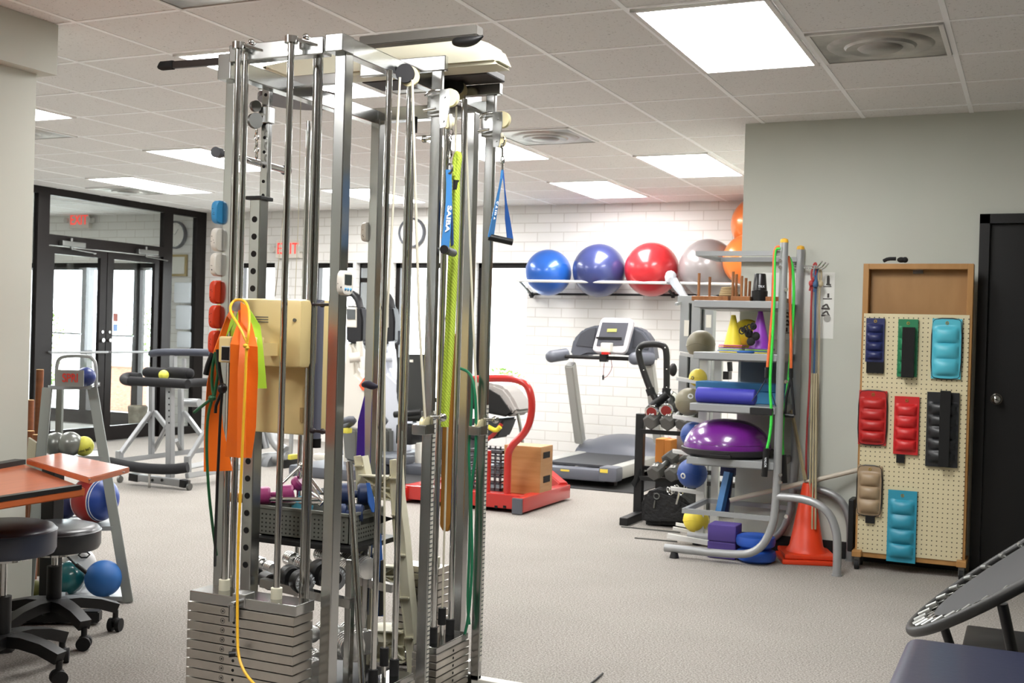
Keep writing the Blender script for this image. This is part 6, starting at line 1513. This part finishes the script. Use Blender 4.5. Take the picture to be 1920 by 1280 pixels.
# --- jump ropes and tubing hanging from the top of the rack
gr = mat('bright_green_tube', '#3fd14a', .4); orr = mat('orange_tube', '#dd6a35', .45); hb = mat('handle_black', '#131314', .4)
yj = yf6-.04
def j(px, py, dy=0): return P(px, py, y=yj+dy)
def jr(label, pts, m, handle=None, name='jump_rope', dy=0, txt=None):
    t = thing(name, label, 'exercise rope', j(*pts[0]))
    MB().tube([j(*p, dy) for p in pts], .0085, n=10, smooth=2).build('tube', m, t)
    for (a, b, rr_) in (handle or []):
        o = MB().cyl(j(*a, dy), j(*b, dy), rr_, n=20).build('handle', hb, t)
        if txt: text_mesh('lettering', txt, .018, face_M(j((a[0]+b[0])/2, (a[1]+b[1])/2, dy-rr_-.001), (0, 0, -1), (1, 0, 0)), wt, t, .0005)
    return t
jr('bright green jump rope, left length hanging from the rack top to a black lettered handle', [(1463, 466), (1456, 465), (1452, 474), (1452, 560), (1447, 660), (1443, 720), (1447, 780), (1444, 815), (1438, 842)], gr, [((1437, 840), (1433, 893), .018)], txt='VALOR')
jr('orange resistance tube hanging left of the upright with blue strap and black handle', [(1462, 462), (1455, 463), (1451, 475), (1450, 560), (1445, 620), (1439, 688)], orr, [((1438, 688), (1437, 708), .012)], 'resistance_tube')
jr('orange resistance tube hanging right of the upright', [(1478, 480), (1482, 500), (1481, 560), (1483, 620), (1483, 690)], orr, [((1483, 690), (1483, 708), .012), ((1472, 778), (1489, 780), .012)], 'resistance_tube', .12)
jr('bright green jump rope, right length hanging behind the upright', [(1480, 483), (1487, 500), (1489, 560), (1484, 640), (1478, 720), (1466, 800), (1468, 855)], gr, [((1468, 852), (1470, 905), .020)], 'jump_rope', .14)
m = MB().tube([j(1437, 708), j(1425, 730), j(1410, 752)], .004, n=6).tube([j(1437, 708), j(1446, 735), j(1455, 762)], .004, n=6)
tag(m.build('webbing_loop', mat('strap_navy', '#1b2740', .6)), 'thin navy loop under the left orange tube', 'loop'); m = MB(); m.tube([j(1483, 708, .12), j(1486, 740, .12), j(1489, 778, .12)], .009, n=6).tube([j(1483, 708, .12), j(1474, 745, .12), j(1472, 776, .12)], .009, n=6)
tag(m.build('webbing_loop', mat('strap_black2', '#17181b', .6)), 'black triangular strap loop under the right orange tube', 'loop')
# --- wall hook with cords
yw = YG-.08
def k_(px, py, dy=0): return P(px, py, y=yw+dy)
hk = thing('wall_hook', 'silver three pronged wire hook on the gray wall holding cords', 'hook', k_(1500, 500))
m = MB().cyl(k_(1490, 498, .06), k_(1533, 499, -.04), .004).cyl(k_(1490, 502, .06), k_(1536, 503, -.04), .004)
for dx in (0, 7, 13): m.tube([k_(1528+dx, 503+dx*.2, -.04), k_(1534+dx, 499+dx*.2, -.05), k_(1542+dx*.9, 489+dx*.35, -.06)], .0045, n=8)
m.b2(k_(1484, 510, .06), k_(1492, 490, .079)); m.build('prongs', chrome, hk)
def cord_t(label, pts, c, r=.006, kn=None):
    m = MB().tube([k_(*p) for p in pts], r, n=8, smooth=2)
    if kn: m.sph(k_(*kn, -.01), r*2.6, (1, 1, 1.3), 12, 8).cyl(k_(kn[0]-3, kn[1]+14), k_(kn[0], kn[1]), r)
    tag(m.build('hanging_rope', mat('cord_'+c, c, .5)), label, 'exercise cord', 'cords hanging on the wall hook')
cord_t('red cord hanging from the wall hook down to the orange cone', [(1525, 533), (1520, 515), (1526, 494), (1531, 492), (1530, 510), (1522, 532), (1520, 620), (1518, 720), (1512, 820), (1511, 900), (1508, 958)], '#b23a3c', .006, (1521, 531))
cord_t('blue cord hanging between the red and the cream cords', [(1530, 530), (1526, 512), (1531, 498), (1534, 505), (1529, 533), (1528, 640), (1525, 740), (1519, 860), (1517, 920), (1524, 950)], '#3d5f86', .007, (1529, 533))
cord_t('cream cord hanging at the right of the wall hook', [(1537, 530), (1533, 515), (1538, 502), (1541, 515), (1536, 540), (1536, 640), (1533, 760), (1530, 880), (1529, 980)], '#b9ab8b', .006, (1539, 532))
# --- posters
pst = mat('poster_paper', '#eceee9', .7); ink = mat('poster_ink', '#4a4744', .7)
def poster(label, x0, y0, x1, y1, marks):
    a, b = P(x0, y0, y=YG-.004), P(x1, y1, y=YG-.004); t = thing('poster', label, 'poster', ((a.x+b.x)/2, YG, b.z))
    MB().b2((a.x, YG-.004, b.z), (b.x, YG-.001, a.z)).build('paper', pst, t)
    m = MB()
    for (cx, cy, kind) in marks:
        def w(px, py): return P(px, py, y=YG-.006)
        if kind == 'stand': m.bar(w(cx, cy-10), w(cx, cy+2), .001, .018, up=(1, 0, 0)).sph(w(cx, cy-12), .009, (1, .1, 1), 10, 8).bar(w(cx-9, cy+6), w(cx+6, cy+6), .001, .006).bar(w(cx-4, cy+2), w(cx+5, cy+3), .001, .01)
        if kind == 'sit': m.bar(w(cx, cy-6), w(cx, cy+2), .001, .012, up=(1, 0, 0)).bar(w(cx-10, cy+4), w(cx+7, cy+4), .001, .006)
        if kind == 'lie': m.bar(w(cx-9, cy+3), w(cx+7, cy+4), .001, .012).bar(w(cx-7, cy), w(cx+1, cy-5), .001, .01).bar(w(cx+1, cy-5), w(cx+5, cy+3), .001, .01)
        if kind == 'dot': m.cyl(w(cx, cy), w(cx, cy)+V((0, -.001, 0)), .022, n=24, mi=1)
    m.build('drawings', [ink, mat('ink_gray', '#a9a9a4', .7)], t)
poster('white exercise poster with small drawings right of the hanging cords', 1496, 510, 1562, 635, [(1553, 531, 'stand'), (1553, 556, 'sit'), (1549, 575, 'lie'), (1549, 588, 'lie'), (1551, 597, 'dot')])
poster('white exercise poster behind the rack upright', 1430, 511, 1492, 637, [(1476, 605, 'lie'), (1476, 590, 'lie'), (1475, 620, 'sit')])
# --- orange cones
cx6 = P(1511, 1050, z=0)
oc = mat('cone_orange', '#e0401c', .4)
def tcone(label, c, z0, h, full=True):
    t = thing('traffic_cone', label, 'traffic cone', (c.x, c.y, z0))
    MB().box((c.x, c.y, z0+.014), (.30, .30, .028), rot=R(20), bev=.01).build('base', oc, t)
    MB().lathe([(.125, z0+.026), (.118, z0+.035), (.10, z0+.06), (.034, z0+h-.01), (.03, z0+h), (.024, z0+h), (.024, z0+h-.06)] if full else [(.13, z0+.026), (.122, z0+.035), (.10, z0+.06)], c=(c.x, c.y, 0), n=48).build('body', oc, t)
tcone('orange traffic cone base peeking out below the full cone', V((cx6.x-.01, cx6.y-.02, 0)), 0, .1, False)
tcone('tall orange traffic cone standing beside the equipment rack', cx6, .03, P(1511, 905, y=cx6.y).z-.03)
slat = wood('slat_wood', '#b3a685', '#9c8e6c', .6, (1, 1, 1), 6)
a, b = P(1521, 700, y=7.08), P(1534, 990, y=7.0)
m = MB()
for k in range(3): m.bar(P(1523+k*4, 700, y=7.1), P(1517+k*6, 992, y=6.96), .010, .02)
tag(m.build('wooden_laths', slat), 'bundle of pale wooden slats standing upright behind the orange cone', 'slats')
tag(MB().bar(P(1484, 768, y=7.12), P(1510, 900, y=7.0), .012, .02).build('wooden_lath', slat), 'single pale wooden slat leaning left of the red cord', 'slat')
tag(MB().cyl(P(1368, 938, y=6.95), P(1612, 880, y=7.15), .0145).build('white_pole', mat('pole_cream', '#cfc6b6', .5)), 'long cream colored pole leaning behind the cone and the peg board', 'pole')
# ================================================================ PEG BOARD ON CASTERS
yp = 6.95; TH = .10
def b_(px, py, dy=0): return P(px, py, y=yp+dy)
oak = wood('oak', '#b3854c', '#9c6f38', .5, (1, 1, .25), 9)
def holes_mat():
    m, nt, b = nt_new('pegboard'); N = nt.nodes; L = nt.links
    tc = N.new('ShaderNodeTexCoord'); sp = N.new('ShaderNodeSeparateXYZ'); L.new(tc.outputs['Object'], sp.inputs[0])
    outs = []
    for ax in ('X', 'Z'):
        d = N.new('ShaderNodeMath'); d.operation = 'MULTIPLY'; d.inputs[1].default_value = 1/.0270; L.new(sp.outputs[ax], d.inputs[0])
        f = N.new('ShaderNodeMath'); f.operation = 'FRACT'; L.new(d.outputs[0], f.inputs[0])
        s_ = N.new('ShaderNodeMath'); s_.operation = 'SUBTRACT'; s_.inputs[1].default_value = .5; L.new(f.outputs[0], s_.inputs[0])
        q_ = N.new('ShaderNodeMath'); q_.operation = 'POWER'; q_.inputs[1].default_value = 2; L.new(s_.outputs[0], q_.inputs[0]); outs.append(q_)
    ad = N.new('ShaderNodeMath'); ad.operation = 'ADD'; L.new(outs[0].outputs[0], ad.inputs[0]); L.new(outs[1].outputs[0], ad.inputs[1])
    lt_ = N.new('ShaderNodeMath'); lt_.operation = 'LESS_THAN'; lt_.inputs[1].default_value = .0170; L.new(ad.outputs[0], lt_.inputs[0])
    mx = N.new('ShaderNodeMix'); mx.data_type = 'RGBA'; mx.inputs[6].default_value = lin('#d6cba6'); mx.inputs[7].default_value = lin('#3b3423')
    L.new(lt_.outputs[0], mx.inputs[0]); L.new(mx.outputs[2], b.inputs['Base Color']); b.inputs['Roughness'].default_value = .5; return m
pgm = holes_mat()
x0 = (b_(1617, 560).x+b_(1604, 1000).x)/2; x1 = (b_(1826, 560).x+b_(1809, 1000).x)/2
zt = b_(1720, 494).z; zb = b_(1700, 1052).z
pb = thing('peg_board_cart', 'oak framed peg board stand on casters holding ankle weights, beside the black door', 'peg board', ((x0+x1)/2, yp, 0))
st = .032
MB().b2((x0, yp-.0, zb), (x0+st, yp+TH, zt), bev=.002).build('side_frame', oak, pb); MB().b2((x1-st, yp, zb), (x1, yp+TH, zt), bev=.002).build('side_frame', oak, pb)
MB().b2((x0+st, yp, zt-.032), (x1-st, yp+TH, zt), bev=.002).build('top_frame', oak, pb); MB().b2((x0+st, yp, zb), (x1-st, yp+TH, zb+.035), bev=.002).build('bottom_frame', oak, pb)
zm = b_(1720, 589).z
MB().b2((x0+st, yp+.07, zb+.03), (x1-st, yp+.08, zt-.03)).build('back_panel', wood('oak_panel', '#ab8250', '#976f3f', .5, (1, 1, .3), 6), pb)
MB().b2((x0+.012, yp-.006, zb+.03), (x1-.014, yp+.0, zm)).build('peg_panel', pgm, pb)
a, b = b_(1712, 503, .066), b_(1731, 513, .066); MB().b2((a.x, yp+.062, b.z), (b.x, yp+.068, a.z)).build('latch', chrome, pb)
for xx, s_ in ((x0, 1), (x1-st, 1)):
    MB().b2((xx-.01, yp-.06, .075), (xx+st+.01, yp+.16, .11), bev=.004).b2((xx, yp-.01, .11), (xx+st, yp+TH+.01, zb+.02), bev=.003).build('caster_foot', oak, pb)
    for yy in (yp-.03, yp+.12):
        o = MB().cyl((xx+.004, yy, .03), (xx+.028, yy, .03), .03, n=24).build('caster', blackr, pb); MB().cyl((xx+.001, yy, .03), (xx+.031, yy, .03), .014).b2((xx+.0, yy-.012, .03), (xx+.032, yy+.012, .075)).build('fork', steel_dk, o)
tag(MB().b2((x0-.045, yp+.0, .09), (x0-.012, yp+.14, .40), bev=.008).build('dark_side_board', black), 'narrow black panel standing against the left side of the peg board', 'panel')
q = b_(1600, 1000)
m = MB(); 
m.tube([b_(1657, 489, .04), b_(1665, 485, .03), b_(1680, 485, .03)], .011, n=10, smooth=1).sph(b_(1690, 487, .04), .02, (1.2, 1, .8), 16, 12).sph(b_(1697, 487, .04), .017, u=16, v=12)
tag(m.build('pump_bulb', blackr), 'small black rubber bulb lying on top of the peg board', 'bulb')
# ankle weights
yc7 = yp-.012
gold = mat('eyelet_brass', '#c2a45a', .3, .9)
def cuff(label, l, t_, r__, b__, segs, col, trim=None, strap=None, head=.14, lean=0, tail=None):
    a, b = P(l, t_, y=yc7), P(r__, b__, y=yc7); x0_, x1_, z0_, z1_ = a.x, b.x, b.z, a.z; H = z1_-z0_; W_ = x1_-x0_
    m_ = mat('vinyl_'+col, col, .4, spec=.5, bump=(60, .15, .003)); th = .012
    t = thing('ankle_weight', label, 'ankle weight', ((x0_+x1_)/2, yc7, z0_), 'ankle weights on the peg board')
    NX, NZ = 14, segs*12+6; m = MB(); g = []
    hh = H*head; tl_ = H*.06
    for i in range(NZ+1):
        z = z1_-H*i/NZ; d = z1_-z; row_ = []
        for k in range(NX+1):
            u = k/NX; bul = 0
            if hh < d < H-tl_:
                s2 = ((d-hh)/((H-tl_-hh)/segs)) % 1
                bul = (math.sin(math.pi*s2)**.45)*(math.sin(math.pi*min(max((u-.08)/.84, 0), 1))**.4)*.030
            wv = .03*W_*math.sin(d/H*segs*6.28)*(1 if u in (0, 1) else 0)*0
            pinch = (.03*W_*(1-(bul/.03)))*(1 if hh < d < H-tl_ else 0)*(abs(u-.5)*2)**3
            row_.append(m.bm.verts.new((x0_+W_*u+(pinch if u < .5 else -pinch)*.0, yc7-th-bul, z)))
        g.append(row_)
    for A, B in zip(g, g[1:]):
        for k in range(NX): m.bm.faces.new((A[k], A[k+1], B[k+1], B[k])).smooth = True
    bk2 = [[m.bm.verts.new((v.co.x, yc7, v.co.z)) for v in (r2[0], r2[-1])] for r2 in g]
    for i in range(NZ):
        m.bm.faces.new((g[i][0], g[i+1][0], bk2[i+1][0], bk2[i][0])); m.bm.faces.new((g[i][-1], bk2[i][1], bk2[i+1][1], g[i+1][-1])); m.bm.faces.new((bk2[i][0], bk2[i+1][0], bk2[i+1][1], bk2[i][1]))
    m.bm.faces.new([*g[0], bk2[0][1], bk2[0][0]]); m.bm.faces.new([*g[-1][::-1], bk2[-1][0], bk2[-1][1]])
    m.build('cuff', m_, t, 50)
    if trim:
        y = yc7-th*.6; pts = []
        for (x_, z_) in ((x0_, z1_-.02), (x0_, z0_+.02), (x0_+.02, z0_), (x1_-.02, z0_), (x1_, z0_+.02), (x1_, z1_-.02), (x1_-.02, z1_), (x0_+.02, z1_)): pts.append((x_, y, z_))
        MB().tube(pts, .0055, n=8, closed=True, smooth=1).build('trim', black, t)
    if strap: a, b = P(strap[0], strap[1], y=yc7-.045), P(strap[2], strap[3], y=yc7-.045); MB().b2((a.x, yc7-.048, b.z), (b.x, yc7-.032, a.z), bev=.003).build('strap', mat('strap_black', '#0c0c0c', .85), t)
    if tail: a, b = P(tail[0], tail[1], y=yc7), P(tail[2], tail[3], y=yc7); MB().b2((a.x, yc7-.012, b.z), (b.x, yc7-.004, a.z), bev=.002).build('strap', mat('strap_black', '#0c0c0c', .85), t)
    M = V((0, -1, 0)).to_track_quat('Z', 'Y').to_matrix().to_4x4(); M.translation = V(((x0_+x1_)/2, yc7-th, z1_-hh*.5))
    MB().lathe([(.004, .0), (.005, .003), (.0085, .003), (.0095, 0)], M=M, n=20).build('eyelet', gold, t)
cuff('navy blue ankle weight in the upper left corner of the peg board', 1625, 596, 1657, 679, 4, '#232b5c', None, None, tail=(1625, 676, 1657, 700))
cuff('green ankle weight with a wide black strap down its front', 1685, 598, 1719, 707, 4, '#1f7a50', None, (1692, 613, 1713, 708))
cuff('large light turquoise ankle weight with black trim at the upper right', 1749, 597, 1801, 711, 3, '#4fb5c9', True)
cuff('large red ankle weight with black trim at the left edge', 1612, 731, 1661, 835, 4, '#b3201f', True)
cuff('narrower red ankle weight in the middle of the peg board', 1678, 742, 1721, 853, 4, '#c42325', None, tail=(1681, 850, 1696, 868))
cuff('black ankle weight with crossing strap at the right edge', 1739, 734, 1795, 877, 5, '#1d1f22', None, (1763, 732, 1779, 876))
cuff('tan ankle weight with black trim at the lower left', 1609, 871, 1652, 968, 3, '#a08a6d', True, tail=(1623, 966, 1640, 981))
cuff('long teal ankle weight hanging lowest, over the bottom rail', 1666, 917, 1716, 1056, 4, '#2f92ac', None)
# ================================================================ TRAMPOLINE AND BLUE BENCH, NEAR RIGHT
L_ = CAM+(_f+(1717-960)/FPX*_r-(1184-640)/FPX*_u)*3.72
RT = .47
av = (_r*.853+_u*.52+_f*.05).normalized(); bv0 = (-_r*.52+_u*.853)
wv = (_f+_r*.46-_u*.16).normalized(); bv = (bv0*.10+wv); bv = (bv-av*bv.dot(av)).normalized(); C6 = L_+av*RT; nv = av.cross(bv)
if nv.z < 0: nv = -nv
def tpnt(a, r, h=0): return C6+(av*math.cos(a)+bv*math.sin(a))*r+nv*h
tm = thing('mini_trampoline', 'round dark mini trampoline propped up at an angle in the near right corner', 'trampoline', C6)
MB().tube([tpnt(2*math.pi*i/64, RT) for i in range(64)], .017, n=12, closed=True).build('rim', mat('rim_dark', '#2f2f2e', .45, .3), tm)
m = MB(); N_ = 64; 
top = [m.bm.verts.new(tpnt(2*math.pi*i/N_, RT*.80, .004)) for i in range(N_)]; bot = [m.bm.verts.new(tpnt(2*math.pi*i/N_, RT*.80, -.002)) for i in range(N_)]
m.bm.faces.new(top); m.bm.faces.new(bot[::-1])
for i in range(N_): m.bm.faces.new((top[i], top[(i+1) % N_], bot[(i+1) % N_], bot[i]))
m.build('jump_mat', mat('mat_charcoal', '#38393a', .7, bump=(200, .3, .002)), tm)
spm = mat('spring_silver', '#a2a4a1', .35, .7)
for i in range(36):
    a = 2*math.pi*(i+.5)/36; o = MB().cyl(tpnt(a, RT*.965, .008), tpnt(a, RT*.87, .006), .0085, n=12).build('spring', spm, tm)
m = MB()
for i in range(36):
    a = 2*math.pi*(i+.5)/36; m.tube([tpnt(a, RT*.87, .006), tpnt(a, RT*.80, .004)], .002, n=5)
m.build('spring_hooks', spm, tm)
for i in range(3):
    a = math.pi+(.9, -.9, 0)[i]; p = tpnt(a, RT*.97, -.02) if i < 2 else tpnt(0, RT*.9, -.02)
    q = V((p.x+(.12 if i < 2 else 0), p.y+.05, .02)); MB().cyl(p, q, .016).build('leg', black, tm)
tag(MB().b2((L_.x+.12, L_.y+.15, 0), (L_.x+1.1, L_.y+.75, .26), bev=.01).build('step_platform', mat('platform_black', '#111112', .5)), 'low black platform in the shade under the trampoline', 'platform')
bn = thing('treatment_table', 'dark blue padded treatment table corner, nearest the camera at the right', 'treatment table', (.05, 2.9, 0))
MB().b2((-.31, 1.9, .37), (.45, 3.40, .50), bev=.045, seg=5).build('cushion', mat('dark_blue_vinyl', '#272c47', .36, spec=.6, coat=.1, bump=(50, .12, .003)), bn)
MB().b2((-.24, 2.0, .30), (.38, 3.32, .37)).build('underframe', black, bn)
for x, y in ((-.18, 2.1), (.32, 2.1), (-.18, 3.22), (.32, 3.22)): MB().b2((x-.03, y-.03, 0), (x+.03, y+.03, .3)).build('leg', black, bn)
tag(MB().tube([P(1102, 1285, z=.006), P(1115, 1275, z=.006), P(1130, 1262, z=.006)], .004, n=6).build('black_wire', black), 'short black cord end on the carpet at the bottom edge', 'cord')
